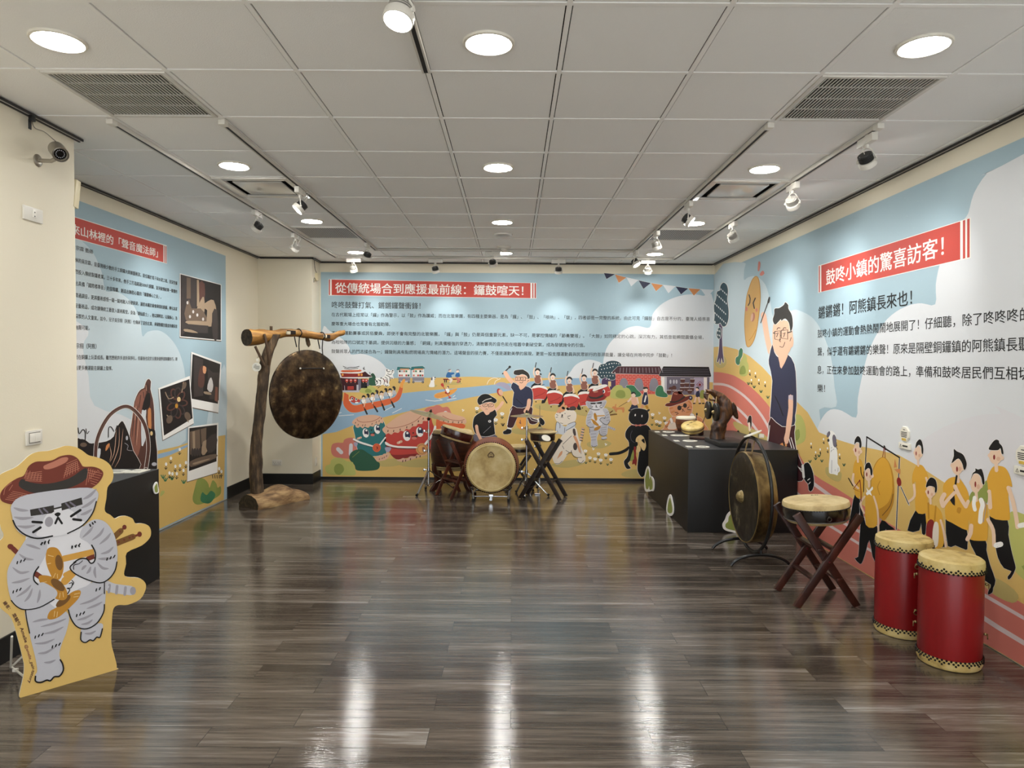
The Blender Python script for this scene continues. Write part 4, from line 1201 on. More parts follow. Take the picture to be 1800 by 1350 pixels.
class Art:
    def __init__(s, root, P, N, base):
        s.root, s.P, s.N, s.base = root, Vector(P), Vector(N).normalized(), Vector(base)
        s.bm = None; s.zf = (0, 0, 1); s.inc = .00003
    def Z(s, x0, y0, k):
        s.zf = (x0, y0, k); return s
    def part(s, name, lev=1, label=None, parent=None):
        s.end(); s.name, s.off, s.bm, s.mats, s.lab, s.par = name, .0012 * lev, BM(), [], label, parent or s.root
        return s
    def end(s):
        if s.bm is not None and len(s.bm.faces):
            o = obj(s.name, s.bm, [art_mat(k) for k in s.mats], s.par, 0, recalc=False)
            if s.lab: o['label'] = s.lab
            s.last = o
        s.bm = None
        return s
    def w3(s, p):
        x0, y0, k = s.zf
        return on_plane(x0 + p[0] / k, y0 + p[1] / k, s.P, s.N) + s.N * s.off - s.base
    def mi(s, c):
        if c not in s.mats: s.mats.append(c)
        return s.mats.index(c)
    def tri(s, pts, tris, c):
        m = s.mi(c)
        vs = [s.bm.verts.new(s.w3(p)) for p in pts]
        for t in tris:
            f = s.bm.faces.new([vs[i] for i in t])
            f.normal_update()
            if f.normal.dot(s.N) < 0: f.normal_flip()
            f.material_index = m
        s.off += s.inc
    def f(s, c, pts, sm=4, b=0, bc='wh'):
        """filled outline; sm = smoothing steps (0 = straight); b = border width in frame units"""
        p = P2(pts)
        if sm: p = [(v.x, v.y) for v in smooth([Vector((a, q, 0)) for a, q in p], sm, True)]
        if b: s.l(bc, b, p, 0, True)
        tr = tessellate_polygon([[Vector((a, q, 0)) for a, q in p]])
        s.tri(p, tr, c); return s
    def l(s, c, w, pts, sm=4, closed=False, taper=False):
        p = P2(pts)
        if sm and len(p) > 2: p = [(v.x, v.y) for v in smooth([Vector((a, q, 0)) for a, q in p], sm, closed)]
        n = len(p); V = []; T = []
        for i in range(n):
            a = Vector(p[i - 1] if (closed or i > 0) else p[i]); b_ = Vector(p[(i + 1) % n] if (closed or i < n - 1) else p[i])
            d = b_ - a
            d = d.normalized() if d.length > 1e-9 else Vector((1, 0))
            h = w / 2
            if taper: h *= max(.15, math.sin(PI * (i + .5) / n))
            nn = Vector((-d.y, d.x)) * h
            V += [(p[i][0] + nn.x, p[i][1] + nn.y), (p[i][0] - nn.x, p[i][1] - nn.y)]
        for i in range(n if closed else n - 1):
            a, b_ = 2 * i, 2 * ((i + 1) % n)
            T += [(a, a + 1, b_ + 1), (a, b_ + 1, b_)]
        s.tri(V, T, c)
        if not closed and not taper:                       # round caps
            for i, sg in ((0, -1), (n - 1, 1)):
                V, T = [], []
                q = Vector(p[i]); o_ = len(V); V.append((q.x, q.y))
                for k in range(9):
                    an = 2 * PI * k / 8
                    V.append((q.x + w / 2 * math.cos(an), q.y + w / 2 * math.sin(an)))
                for k in range(8): T.append((o_, o_ + 1 + k, o_ + 2 + k))
                o0 = s.off; s.off = o0 + .000008; s.tri(V, T, c); s.off = o0
        return s
    def e(s, c, x, y, rx, ry=None, rot=0, n=20, b=0):
        ry = ry or rx; r = math.radians(rot)
        p = [(x + rx * math.cos(2 * PI * k / n) * math.cos(r) - ry * math.sin(2 * PI * k / n) * math.sin(r), y + rx * math.cos(2 * PI * k / n) * math.sin(r) + ry * math.sin(2 * PI * k / n) * math.cos(r)) for k in range(n)]
        return s.f(c, p, 0, b)
    def r(s, c, x0, y0, x1, y1):
        return s.f(c, [(x0, y0), (x1, y0), (x1, y1), (x0, y1)], 0)
    def t(s, c, txt, p0, p1, ptop=None, h=None, n=None, bold=0.0, lead=0):
        """text from p0 to p1 (frame units; bottoms of the glyphs), glyph tops at ptop; n = width in ems"""
        txt = txt.translate(FULL)
        vs, fs = text_tris(txt)
        n = n or (max(v[0] for v in vs))
        A, B = s.w3(p0), s.w3(p1)
        if ptop is None:
            d = Vector((p1[0] - p0[0], p1[1] - p0[1])).normalized()
            ptop = (p0[0] + d.y * h, p0[1] - d.x * h)
        Tt = s.w3(ptop)
        m = s.mi(c)
        for ox, oy in (((-1, -.6), (1, -.6), (1, .6), (-1, .6)) if bold else ((0, 0),)):      # heavier weight: the glyph laid over itself
            lift = s.N * .00003 * (ox + 2 * oy)
            V = [s.bm.verts.new(A + (B - A) * ((x + ox * bold - lead) / n) + (Tt - A) * ((y + oy * bold + .08) / .92) + lift) for x, y in vs]
            for q in fs:
                try: f = s.bm.faces.new([V[i] for i in q])
                except ValueError: continue
                f.normal_update()
                if f.normal.dot(s.N) < 0: f.normal_flip()
                f.material_index = m
        s.off += s.inc
        return s
    def tl(s, *a, **k):
        s.part('text_line', 1.2); s.Z(0, 0, 1).t(*a, **k); return s.end()
    def one(s, name, lev, what, *a):
        z = s.zf; s.part(name, lev); s.zf = z; getattr(s, what)(*a); return s.end()
    def flower(s, x, y, k=1.0, c='vwh'):
        s.l('dgreen', 1.1 * k, [(x, y + 2 * k), (x, y + 7 * k)], 0); s.l('bk', 1.0 * k, [(x - 2.4 * k, y + 5 * k), (x, y + 7.5 * k), (x + 2.4 * k, y + 5 * k)], 0)
        s.f(c, [(x - 3.4 * k, y - 1.5 * k), (x - 1.2 * k, y - 2.8 * k), (x + 1.4 * k, y - 2.6 * k), (x + 3.6 * k, y - .8 * k), (x + 1.6 * k, y + 2.2 * k), (x - 1.8 * k, y + 2.2 * k)], 3)
        s.e('sand', x, y - .3 * k, .8 * k); return s
    def grass(s, x, y, k=1.0, c='green'):
        for a in (-1, 0, 1): s.l(c, .9 * k, [(x + a * .5 * k, y), (x + a * 2 * k, y - 3 * k)], 0)
        return s
    def bush(s, c1, c2, pts, pts2, c3=None):
        s.f(c1, pts, 5)
        if pts2: s.f(c2, pts2, 5)
        return s
def panel(name, label, cat, P, ux, w_, z0, z1, N, m, th=.004):
    """printed sheet on a wall: a thin slab whose face stands th off the wall"""
    P, ux, N = Vector(P), Vector(ux), Vector(N)
    bm = BM()
    c = ux * (w_ / 2) + Vector((0, 0, (z0 + z1) / 2)) + N * (th / 2)
    s = Vector((abs(ux.x) * w_ + abs(N.x) * th, abs(ux.y) * w_ + abs(N.y) * th, z1 - z0))
    box(bm, c, s)
    o = obj(name, bm, m, None, 0)
    o.location = P
    return tag(o, label, cat)
# ------------------------------------------------------------------ cat cutout board (left foreground)
SP = Vector((-2.265, 3.134, 0)); SD = Vector((.268, .287, 0)).normalized(); SN = Vector((SD.y, -SD.x, 0))
st = thing('cutout_standee', 'freestanding cardboard cutout of a grey striped cat in a brown hat', 'cardboard cutout', SP)
outline = P2('34 1221 36 1226.5 41 1226 120 1202 201.5 1178.5 204.6 1174 205 1168 200 1148 195.6 1128 197 1086 200 1069 208.6 1063.5 225 1063 246.6 1053 256 1036 255 1024 244 1016 225 1014.5 218 1009 221.7 991 223 971.5 249 959 263 946 265.5 934 261 924 249 920 238 920 233 911.5 221 907 210 908 202 911.5 194 905 186.6 901 184 894 187 876 189 857 197 846 199.3 832 194 818 183.5 809 171 804 155.5 800 144.6 792 132 785.5 115 783.5 101 788 84 792.5 67 794 53 799.5 39 812 28 821 12.4 828 0 834.5 -14 848 -20 868 -14 890 -6 906 -1 918 2 930 6 938 5 945 -2 952 -14 962 -20 985 -18 1012 -10 1040 -4 1062 4 1072 20 1087 31 1121 40 1157 42.5 1171 41 1190')
sm = [(v.x, v.y) for v in smooth([Vector((a, b, 0)) for a, b in outline], 3, True)]
bm = BM()
pts3 = [on_plane(a, b, SP, SN) - SP for a, b in sm]
fr = [bm.verts.new(p) for p in pts3]; bk_ = [bm.verts.new(p - SN * .009) for p in pts3]
n = len(fr)
trs = tessellate_polygon([[Vector((a, b, 0)) for a, b in sm]])
for tr in trs:
    f = bm.faces.new([fr[i] for i in tr]); f.material_index = 0
    f = bm.faces.new([bk_[i] for i in tr]); f.material_index = 1
for i in range(n):
    f = bm.faces.new((fr[i], fr[(i + 1) % n], bk_[(i + 1) % n], bk_[i])); f.material_index = 1
obj('board', bm, [art_mat('ochre'), mat('foam_board_white', '#ece9df', .6)], st, 0)
A = Art(st, SP, SN, SP)
A.part('cat_drawing', 1, 'grey striped cat playing two brass reed pipes').Z(0, 920, 4.218)
A.l('gr', 70, '780 455 840 480 920 492 970 498')
for x in (812, 868, 930): A.l('gr2', 20, [(x, 455 + (x - 800) * .15), (x - 6, 508 + (x - 800) * .15)], 0)
A.e('gr2', 985, 500, 22, 30)
A.l('dbr', 42, '845 102 895 55', 0).l('brown', 16, '890 60 920 30', 0).e('brown', 922, 28, 16, 18)
A.l('dbr', 44, '855 150 985 98', 0).l('brown', 16, '985 98 1030 82', 0).e('brown', 1034, 80, 17, 20)
for k in range(3): A.e('brown', 880 + 40 * k, 138 - 16 * k, 8)
A.l('brown', 36, '125 215 95 185', 0).e('brown', 78, 172, 24, 20, 20)
A.f('gr', '430 520 560 490 700 430 775 440 777 600 740 715 690 760 630 782 570 765 525 705 505 640')
A.f('gr', '612 770 600 830 605 868 632 882 668 866 690 872 714 842 740 842 756 800 752 740')
A.f('gr', '188 640 300 590 400 600 470 640 512 690 492 800 455 900 440 980 470 1060 462 1105 430 1135 400 1132 370 1160 325 1165 265 1172 258 1130 275 1090 262 1000 235 890 205 760')
A.f('gr3', '190 100 390 80 560 40 640 30 690 200 740 330 660 450 560 500 520 600 440 640 330 560 220 480 250 300')
A.l('brass', 30, '480 380 560 340', 0).l('brass', 46, '470 262 690 212', 0).l('brown', 34, '650 262 695 245', 0)
A.l('brown', 40, '262 372 320 412', 0).l('brass', 56, '478 430 552 352', 0)
A.f('brass2', '345 200 380 176 430 190 465 260 470 340 445 410 400 415 365 360 340 280').e('dbr', 437, 290, 28, 58, -8)
A.f('brass2', '420 620 470 560 540 505 595 498 585 550 520 620 440 690 380 712 350 700 370 650').e('dbr', 468, 575, 66, 26, -38)
A.f('brass2', '285 395 340 385 420 410 480 470 500 530 480 565 430 565 360 530 310 470').e('dbr', 428, 455, 32, 62, -50)
for a in ('355 235 395 245', '350 300 375 295', '395 400 410 370', '425 405 425 375', '300 440 345 432', '345 500 375 480', '440 550 445 515', '470 545 465 510', '400 690 405 650', '420 695 425 655', '550 525 590 515', '545 545 580 540'): A.l('sand', 4, a, 0)
A.f('gr', '205 105 150 180 90 270 55 350 55 450 80 560 120 610 185 640 290 622 400 562 420 500 330 440 270 440 250 410 255 370 290 320 340 225 345 140 290 90')
A.f('gr', '590 100 620 20 700 -30 780 -10 840 70 868 180 865 300 830 390 740 440 640 412 560 375 525 345 520 320 545 285 595 262 640 262 672 292 700 270 690 190 650 140')
for a in ('190 155 240 170 300 190', '140 225 190 260 250 268', '92 325 150 365 218 355', '85 440 150 430 220 405', '120 545 190 500 230 455', '180 580 215 540 240 480', '275 590 290 540 295 490', '610 105 660 60 690 20', '680 125 740 80 770 30', '735 155 790 110 820 70', '745 225 800 210 840 172', '725 262 780 262 840 255', '720 290 760 330 805 335', '705 320 700 360 710 405', '672 318 660 350 640 372', '640 310 620 325 604 345'): A.l('gr2', 20, a, 4, False, True)
for a in ('240 730 300 715 360 708', '300 765 400 740 490 705', '320 818 400 800 470 765', '255 890 330 885 405 855', '280 962 340 955 410 915', '325 1030 370 1028 412 1010', '590 600 680 570 760 520', '640 632 700 610 758 580', '570 715 630 700 695 665', '600 748 650 738 685 712', '625 815 670 815 710 795'): A.l('gr2', 17, a, 4, False, True)
for x, y in ((305, 148), (125, 288), (95, 505), (565, 680), (258, 840), (385, 912), (532, 175), (710, 490), (790, 262)):
    for k in range(3 if x != 710 else 2): A.l('bk', 9, [(x + 25 * k, y + 10 - 10 * k), (x + 28 * k + 4, y - 6 - 10 * k)], 0)
for a, wd in (('82 570 120 612 180 638 290 622 400 562', 8), ('188 645 198 720 218 812', 8), ('262 1132 262 1168 300 1178 345 1160 372 1165 400 1136 440 1130 468 1085 462 1040 445 1010', 11), ('505 640 525 705 570 765 640 780 715 740 765 660 772 600', 9), ('772 440 772 520', 7), ('600 805 598 862 630 882 665 862 690 868 715 842 740 842 757 780', 9), ('865 285 850 350 805 410 740 440 640 414 560 375 522 340 522 315 560 285', 9), ('545 290 590 262 640 262 672 295 700 275 705 215 678 160', 10), ('545 340 545 310 575 300', 6), ('580 300 600 285 610 275', 5), ('285 320 252 370 250 420 280 452', 10), ('495 480 515 490 500 520', 7), ('510 445 535 440 525 475 500 478', 6), ('530 420 545 440 530 462', 6)): A.l('bk', wd, a)
A.Z(0, 770, 6.4286)
A.f('gr', '130 750 135 880 165 1000 245 1085 400 1135 570 1108 760 1075 920 985 1020 880 1085 740 1097 600 900 560 300 640')
A.f('gr3', '500 900 560 830 650 790 760 800 850 850 880 920 960 950 900 1010 760 1085 570 1112 410 1100 450 1010')
for a in ('150 785 230 812 320 818', '155 890 250 908 375 895', '188 990 290 1005 395 985', '935 690 1010 650 1088 572', '915 790 1000 745 1085 672', '905 866 970 845 1040 800'): A.l('gr2', 34, a, 4, False, True)
A.l('bk', 17, '145 930 185 1010 280 1090 420 1132 590 1105').l('bk', 14, '1085 715 1040 850 930 985 760 1077')
A.e('gr2', 550, 945, 46, 58, 12)
A.f('ink', '335 808 605 758 608 830 580 848 345 880', 0).f('ink', '688 738 920 670 930 748 695 818', 0).l('ink', 18, '600 800 692 778', 0)
for a in ('440 800 480 858', '490 795 535 838', '740 735 790 790', '790 725 850 770'): A.l('slate', 20, a, 0)
A.f('bk', '612 858 650 838 682 850 670 874 640 884').l('bk', 14, '650 870 652 905', 0).l('bk', 24, '650 900 622 962', 0).l('bk', 24, '656 900 696 962', 0)
for a in ('365 945 470 952', '372 1062 455 1008', '800 882 905 812', '825 916 912 926'): A.l('bk', 28, a, 0)
for a in ('460 1200 478 1180', '500 1195 502 1172', '545 1188 545 1168', '808 1235 812 1218', '845 1218 852 1230', '885 1210 892 1224', '1010 975 1020 995', '1040 955 1048 970', '1065 940 1072 950'): A.l('bk', 16, a, 0)
A.end()
A.part('hat_drawing', 2, 'brown woven hat with black band').Z(0, 770, 6.4286)
A.f('brown', '5 690 10 610 90 520 190 455 270 420 320 320 400 268 500 262 590 250 680 205 790 190 870 225 915 290 945 322 1060 325 1150 365 1160 430 1085 530 900 640 700 705 450 745 180 752 55 730')
A.f('tan', '490 320 520 300 610 262 690 225 750 215 770 235 740 275 650 320 560 350 500 350', 4)
A.f('ink', '245 462 340 500 540 515 780 455 960 338 995 410 930 495 730 580 480 622 330 608 212 540', 3)
for k in range(6):
    A.l('tan', 6, [(275 + 35 * k, 455 + 6 * k), (310 + 30 * k, 360 + 12 * k)], 0); A.l('tan', 6, [(285, 400 + 16 * k), (470, 378 + 22 * k)], 0)
    A.l('tan', 6, [(720 + 32 * k, 450 - 16 * k), (760 + 22 * k, 320 - 12 * k)], 0); A.l('tan', 6, [(720 + 6 * k, 420 - 26 * k), (895 - 6 * k, 340 - 20 * k)], 0)
    A.l('tan', 6, [(1000 + 24 * k, 340 + 8 * k), (970 + 26 * k, 530 - 34 * k)], 0); A.l('tan', 6, [(985 + 8 * k, 360 + 30 * k), (1150 - 14 * k, 400 + 26 * k)], 0)
    A.l('tan', 6, [(250 + 30 * k, 640 + 2 * k), (200 + 36 * k, 745)], 0); A.l('tan', 6, [(60 + 16 * k, 690 - 18 * k), (390 - 8 * k, 745 - 20 * k)], 0)
for a in ('40 640 60 560 130 500', '100 590 140 530', '690 690 860 640', '760 640 850 615', '920 600 915 580', '940 590 938 570'): A.l('tan', 6, a)
A.end()
A.part('credit_lettering', 1).Z(0, 1000, 5.4)
A.t('rust2', '繪者:', (24, 322), (92, 412), None, 38, 3, bold=.02)
A.t('rust2', '葉毓勻', (110, 432), (172, 545), None, 38, 3, bold=.02)
A.t('rust2', 'Amelie', (184, 562), (232, 702), None, 42, bold=.02)
A.t('rust', '@amelie', (230, 722), (276, 862), None, 36, bold=.02)
A.t('rust2', '_pain', (276, 866), (304, 955), None, 38, bold=.02)
A.t('rust2', 'tstory', (302, 958), (262, 1078), None, 38, bold=.02)
A.end()
# wire easel legs behind the board
bm = BM()
e0 = on_plane(22, 1120, SP, SN) - SP - SN * .012
tube(bm, [e0, Vector((-.27, .30, .004))], .005, 8); tube(bm, [on_plane(120, 1080, SP, SN) - SP - SN * .012, Vector((-.27, .30, .004))], .005, 8)
obj('easel_leg', bm, WHITEPAINT, st)
bm = BM()
e1 = on_plane(45, 1192, SP, SN) - SP - SN * .012
tube(bm, [e1, Vector((-.27, .30, .01))], .005, 8); box(bm, e1 * .35 + Vector((-.27, .30, .01)) * .65, (.02, .02, .014), bev=.002)
obj('easel_brace', bm, WHITEPAINT, st)
# ------------------------------------------------------------------ back mural
BN = Vector((0, -1, 0)); BP = Vector((0, BACK - .0045, 0)); BX0 = -2.545
bmur = panel('wall_mural', 'back wall mural of a drum festival, long red heading over text', 'mural', (BX0, BACK, 0), (1, 0, 0), XR - .008 - BX0, .028, MTOP, BN, art_mat('sky'))
A = Art(bmur, BP, BN, (BX0, BACK, 0))
A.part('cloud_drawing', 0.28).Z(0, 0, 1); A.f('cl', '567.3 579 580 582 602 596 614 611 617 623 637 622 660 630 678 646 686 670 567.3 670', 4)
A.part('cloud_drawing', 0.36).Z(0, 0, 1); A.f('cl', '1254 529 1236 520 1218 517.5 1200 519 1178 526 1160 537 1147 553 1142 575.5 1120 573 1100 578 1080 594 1066 613 1060 640 1062 670 1254 672', 4)
A.part('cloud_drawing', 0.44).Z(0, 0, 1); A.f('cl', '999 668 1004 652 1014 640 1030 633 1046 634 1060 642 1064 668', 4)
A.end()
A.part('meadow', .8).Z(0, 0, 1)
A.f('ochre', '567.3 664 640 665 700 664.5 760 664 830 662 900 664.5 1000 664.5 1060 666 1254.2 672 1254.5 849.2 900 845 567 840', 0)
A.f('river', '567.3 712 620 704 705 691.5 770 685 830 680 864 676.5 938 670 1000 665 1051 664.8 1120 668 1060 674 1035 675.5 938 681 894 687 830 698 746 716.5 680 732 620 748 567.3 763', 2)
for a in ('594 727 600 725', '596 731 622 729', '676 722 692 714', '690 726 706 718', '748 703 764 705 778 703', '786 703 802 700', '796 698 800 695', '770 700 776 702'): A.l('vwh', .9, a, 2)
A.f('shade', '664 810 690 806 712 808 700 818 670 820').f('shade', '697 814 730 808 760 806 778 812 770 820 720 821')
A.f('shade', '940 712 970 706 1012 710 1030 718 990 724 950 720').f('shade', '1012 722 1060 714 1084 724 1060 732 1020 730')
A.f('shade', '1033 778 1058 773 1075 780 1058 788 1036 786').f('shade', '972 815 1010 808 1028 814 1000 822 975 820')
A.f('shade', '1093 832 1115 825 1142 832 1120 840 1098 838').f('shade', '900 755 925 752 950 758 930 764 905 762')
A.end()
A.part('bunting', 1, 'row of navy, orange and white triangle flags').Z(900, 450, 5)
A.l('wh', 3, '808 150 905 162 1005 190 1110 213 1220 238 1325 255 1440 268 1550 285 1655 293 1775 300', 3)
for k, q in enumerate(('808 150 905 160 830 203', '905 162 1005 190 938 236', '1008 192 1108 213 1048 264', '1112 214 1220 238 1155 290', '1222 238 1326 256 1266 310', '1328 256 1434 268 1375 325', '1438 268 1548 285 1485 338', '1550 284 1656 292 1598 348', '1660 293 1772 300 1712 360')):
    A.f(['navy', 'orb', 'cl'][k % 3], q, 0, 4)
A.end()
# heading
A.part('heading_banner', 1.2, 'red banner with white heading characters').Z(550, 450, 5.143)
A.f('wh', '141 209 2020 243 2020 385 141 357', 0).f('red', '145 212 155 212 155 353 145 353', 0).f('red', '170 213 1967 245 1967 381 170 353', 0)
A.f('red', '1983 245 1993 245 1993 381 1983 381', 0).f('red', '2004 246 2016 246 2016 381 2004 381', 0); A.end()
hb = A.last
A.part('heading_text', 1.6, parent=hb).Z(550, 450, 5.143).t('wh', '從傳統場合到應援最前線:鑼鼓喧天!', (201, 333), (1974, 361), (201, 241), n=17, bold=.012).end()
A.tl('ink', '咚咚鼓聲打氣、鏘鏘鑼聲衝鋒!', (582.5, 541.5), (747, 543.5), (582.5, 530), n=14, bold=.004)
A.tl('ink', '在古代戰場上經常以「鑼」作為警示,以「鼓」作為讚威;而在北管樂團,有四種主要樂器,是為「鑼」、「鼓」、「嗩吶」、「鈸」,四者卻是一完整的系統,由此可見「鑼鼓」自古是不分的,臺灣人婚喪喜', (582.5, 556.3), (1238, 564.4), (582.5, 549.3), n=90.6)
A.tl('ink', '慶等重大場合也常會有北管助陣。', (582.5, 572.4), (690.5, 573.6), (582.5, 565.6), n=15)
A.tl('ink', '不論是運動賽事或民俗慶典,即使不會有完整的北管樂團,「鑼」與「鼓」仍是兩個重要元素,缺一不可,是掌控情緒的「節奏雙塔」。「大鼓」如同穩定的心跳,深沉有力,其低音能瞬間震懾全場,', (582.5, 588.4), (1236.5, 596.5), (582.5, 581.6))
A.tl('ink', '為啦啦隊的口號定下基調,提供沉穩的力量感;「銅鑼」則具備極強的穿透力,清脆響亮的音色能在喧囂中劃破空氣,成為發號施令的引信。', (582.5, 604.6), (1028, 610.2), (582.5, 597.8))
A.tl('ink', '鼓聲將眾人的鬥志揉合為一;鑼聲則具有點燃現場高亢情緒的潛力。這場聲音的接力賽,不僅是運動美學的展現,更是一股支撐運動員與民眾前行的澎湃能量,讓全場在共鳴中同步「鼓動」!', (582.5, 620.8), (1181, 628.2), (582.5, 613.9))
A.end()
# temple
A.part('temple_drawing', 1.2, 'red temple with lanterns').Z(560, 630, 12.27)
A.f('dgreen', '1080 575 1085 440 1130 340 1180 320 1225 380 1240 430 1300 470 1330 575', 3, 10)
A.r('plum', 470, 420, 850, 690).r('slate', 850, 440, 915, 690).r('black2', 915, 440, 1050, 640).r('slate', 1045, 460, 1085, 600).r('gr', 820, 570, 862, 690).r('gr', 500, 690, 880, 730)
A.f('dred', '470 320 980 300 1150 380 1150 400 500 405', 0, 8).f('plum', '960 310 1010 285 1080 350 1150 380 1130 400 950 395', 2)
A.f('wh', '470 290 600 305 850 305 960 275 975 290 850 325 480 315', 2).f('boat', '520 250 880 240 900 285 520 295', 2).f('wh', '515 235 885 225 880 250 520 255', 0)
for x in range(540, 880, 30): A.l('dred', 5, [(x, 255), (x, 292)], 0)
for a in ('530 170 575 190 600 195', '620 205 680 195 740 195 800 190 875 172', '560 220 640 232 700 232 850 218', '960 210 1000 240', '985 185 970 240', '1100 300 1115 330', '1150 380 1175 340'): A.l('ink', 12, a)
A.l('wh', 14, '510 415 800 425 1150 400', 2)
for x in (520, 870, 930): A.e('horange', x, 352, 22, 26)
for x in (610, 700, 790, 965, 1030): A.f('tred', [(x - 30, 450), (x + 30, 450), (x + 32, 485), (x + 12, 515), (x - 12, 515), (x - 32, 485)], 2).l('sand', 8, [(x, 512), (x, 528)], 0).e('wh', x, 470, 14, 10)
A.f('red', '625 605 760 600 760 670 625 675', 0).l('dred', 16, '640 640 745 636', 0).l('gr', 10, '560 590 565 690', 0)
A.end()
A.part('bush_drawing', 1.3).Z(560, 630, 5.87)
A.f('lgreen', '425 345 440 310 480 300 500 282 545 280 570 300 600 320 590 350 500 365').f('olive', '480 330 510 312 545 330 540 352 490 352')
A.end()
A.part('lion_dance_drawing', 1.5, 'white and black lion dance figure').Z(560, 630, 12.27)
A.f('vwh', '1205 450 1250 420 1330 420 1400 400 1440 340 1450 250 1490 225 1560 260 1610 235 1635 300 1600 360 1620 440 1560 440 1520 520 1530 590 1450 600 1390 570 1300 600 1240 580 1225 500', 3)
for a in ('1210 470 1260 480 1270 530 1240 560', '1290 460 1340 500 1330 560', '1380 430 1420 480 1410 560', '1430 400 1480 440 1490 540', '1460 360 1530 400 1540 480', '1470 270 1500 290 1540 280', '1570 290 1600 300', '1490 330 1540 350 1580 330', '1250 600 1300 590 1340 600', '1440 570 1460 600 1500 580', '1550 420 1600 430', '1280 640 1310 620'): A.l('ink', 13, a)
for a in ('1400 440 1440 500', '1450 450 1480 520'): A.l('dred', 14, a, 0)
for x, y in ((1475, 250), (1600, 265), (1250, 500), (1330, 480), (1220, 450), (1350, 425)): A.e('ink', x, y, 15)
A.end()
A.part('boat_drawing', 1.4, 'orange dragon boat with paddlers').Z(560, 630, 12.27)
A.f('boat', '555 740 600 760 650 790 650 870 720 990 820 1010 950 980 1100 955 1300 920 1500 870 1640 830 1720 700 1760 560 1800 510 1850 470 1830 560 1810 700 1770 830 1700 920 1500 1000 1250 1060 1050 1110 850 1160 700 1160 600 1090 535 980 540 860', 3, 8, 'sand')
A.f('horange', '1750 600 1790 500 1840 440 1870 480 1830 560 1810 640')
A.f('tred', '670 850 720 810 800 850 850 880 900 900 880 950 780 960 700 930', 3)
A.e('vwh', 725, 870, 26, 34).e('ink', 728, 866, 14, 24).e('vwh', 810, 885, 26, 34).e('ink', 812, 880, 14, 24).f('vwh', '790 945 850 940 860 965 800 970').f('vwh', '660 890 700 890 700 915 665 915')
for k, (x, y) in enumerate(((970, 830), (1065, 800), (1165, 770), (1255, 720), (1355, 735), (1450, 680), (1540, 680), (1625, 640))):
    b2 = k % 2
    A.f('gr' if b2 else 'vwh', [(x - 45, y + 130), (x - 35, y + 60), (x, y + 30), (x + 40, y + 70), (x + 55, y + 130)], 2)
    if not b2: A.e('skin3', x, y + 30, 30, 36)
    A.f('ink', [(x - 40, y + 25), (x - 30, y - 20), (x + 5, y - 40), (x + 42, y - 10), (x + 40, y + 20), (x, y + 2)] if not b2 else [(x - 36, y - 20), (x, y - 44), (x + 38, y - 10), (x + 30, y + 40), (x, y + 50), (x - 10, y + 10)], 2)
for a, b_ in (((920, 930), (1045, 1195)), ((1100, 870), (1270, 1145)), ((1295, 790), (1420, 1110)), ((1490, 760), (1630, 1050))):
    A.l('ink', 12, [a, b_], 0); d = (b_[0] - a[0], b_[1] - a[1]); A.l('ink', 36, [(a[0] + d[0] * .62, a[1] + d[1] * .62), b_], 0)
    A.l('skin3', 18, [(a[0] + 100, a[1] - 40), (a[0] + 60, a[1] + 110)], 0)
A.end()
# stalls, dog, couple, kayak
A.part('food_stall_drawing', 1.2).Z(680, 630, 12)
for dx, a in ((0, 0), (295, 1)):
    A.r('wh', 240 + dx, 235, 490 + dx, 395); A.r('gr', 245 + dx, 385, 492 + dx, 500); A.r('grey', 245 + dx, 400, 492 + dx, 470)
    A.f('teal', [(205 + dx, 250), (225 + dx, 175), (480 + dx - 20 * a, 190 - 30 * a), (520 + dx, 225 - 20 * a), (500 + dx, 232 - 20 * a)], 0, 6)
    A.r('orb', 280 + dx, 215, 470 + dx, 240)
    for k in range(5): A.r(['ink', 'gr', 'coral', 'green', 'wh'][(k + 2 * a) % 5], 255 + 46 * k + dx, 252, 292 + 46 * k + dx, 290); A.r(['tred', 'coral', 'wh', 'tred', 'dgreen'][(k + a) % 5], 255 + 46 * k + dx, 340, 292 + 46 * k + dx, 378)
    for x in (265, 465): A.e('ink', x + dx, 500, 24).e('gr', x + dx, 500, 10)
A.end()
A.part('dog_drawing', 1.2).Z(680, 630, 12)
A.f('shade', '850 580 950 545 1065 570 1010 605 900 610')
A.f('vwh', '890 570 920 500 930 440 950 400 1000 390 1030 420 1000 470 1005 540 1000 600 910 605 890 590').f('slate', '930 450 945 400 965 405 960 460').e('ink', 1015, 405, 14).l('ink', 10, '1000 440 1025 435', 0)
A.end()
A.part('bench_couple_drawing', 1.2).Z(680, 630, 12)
A.f('shade', '1180 530 1280 500 1480 500 1590 530 1480 555 1270 555')
A.f('dred', '1190 430 1560 425 1575 450 1190 455', 0)
for x in (1220, 1255, 1500, 1540): A.l('ink', 22, [(x, 455), (x, 500)], 0)
for x, c in ((1310, 'calico'), (1470, 'coral')):
    A.l(c, 50, [(x + 10, 420), (x + 60, 450), (x + 30, 500)], 0); A.l('ink', 16, [(x + 10, 505), (x + 40, 505)], 0)
A.f('blue', '1250 400 1270 310 1300 290 1350 300 1410 295 1425 325 1360 350 1370 400', 2).f('blue', '1445 385 1460 320 1490 305 1530 305 1540 390', 2)
A.e('skin2', 1330, 258, 32, 30).e('skin2', 1490, 270, 30, 30).f('grey', '1290 250 1310 225 1350 228 1340 245 1305 262').f('grey', '1465 262 1480 230 1520 232 1535 265 1505 250')
A.end()
A.part('kayak_drawing', 1.2).Z(680, 630, 12)
A.f('horange', '1000 790 1040 745 1180 705 1330 670 1480 635 1420 720 1300 790 1120 840 1030 830', 4, 8, 'sand')
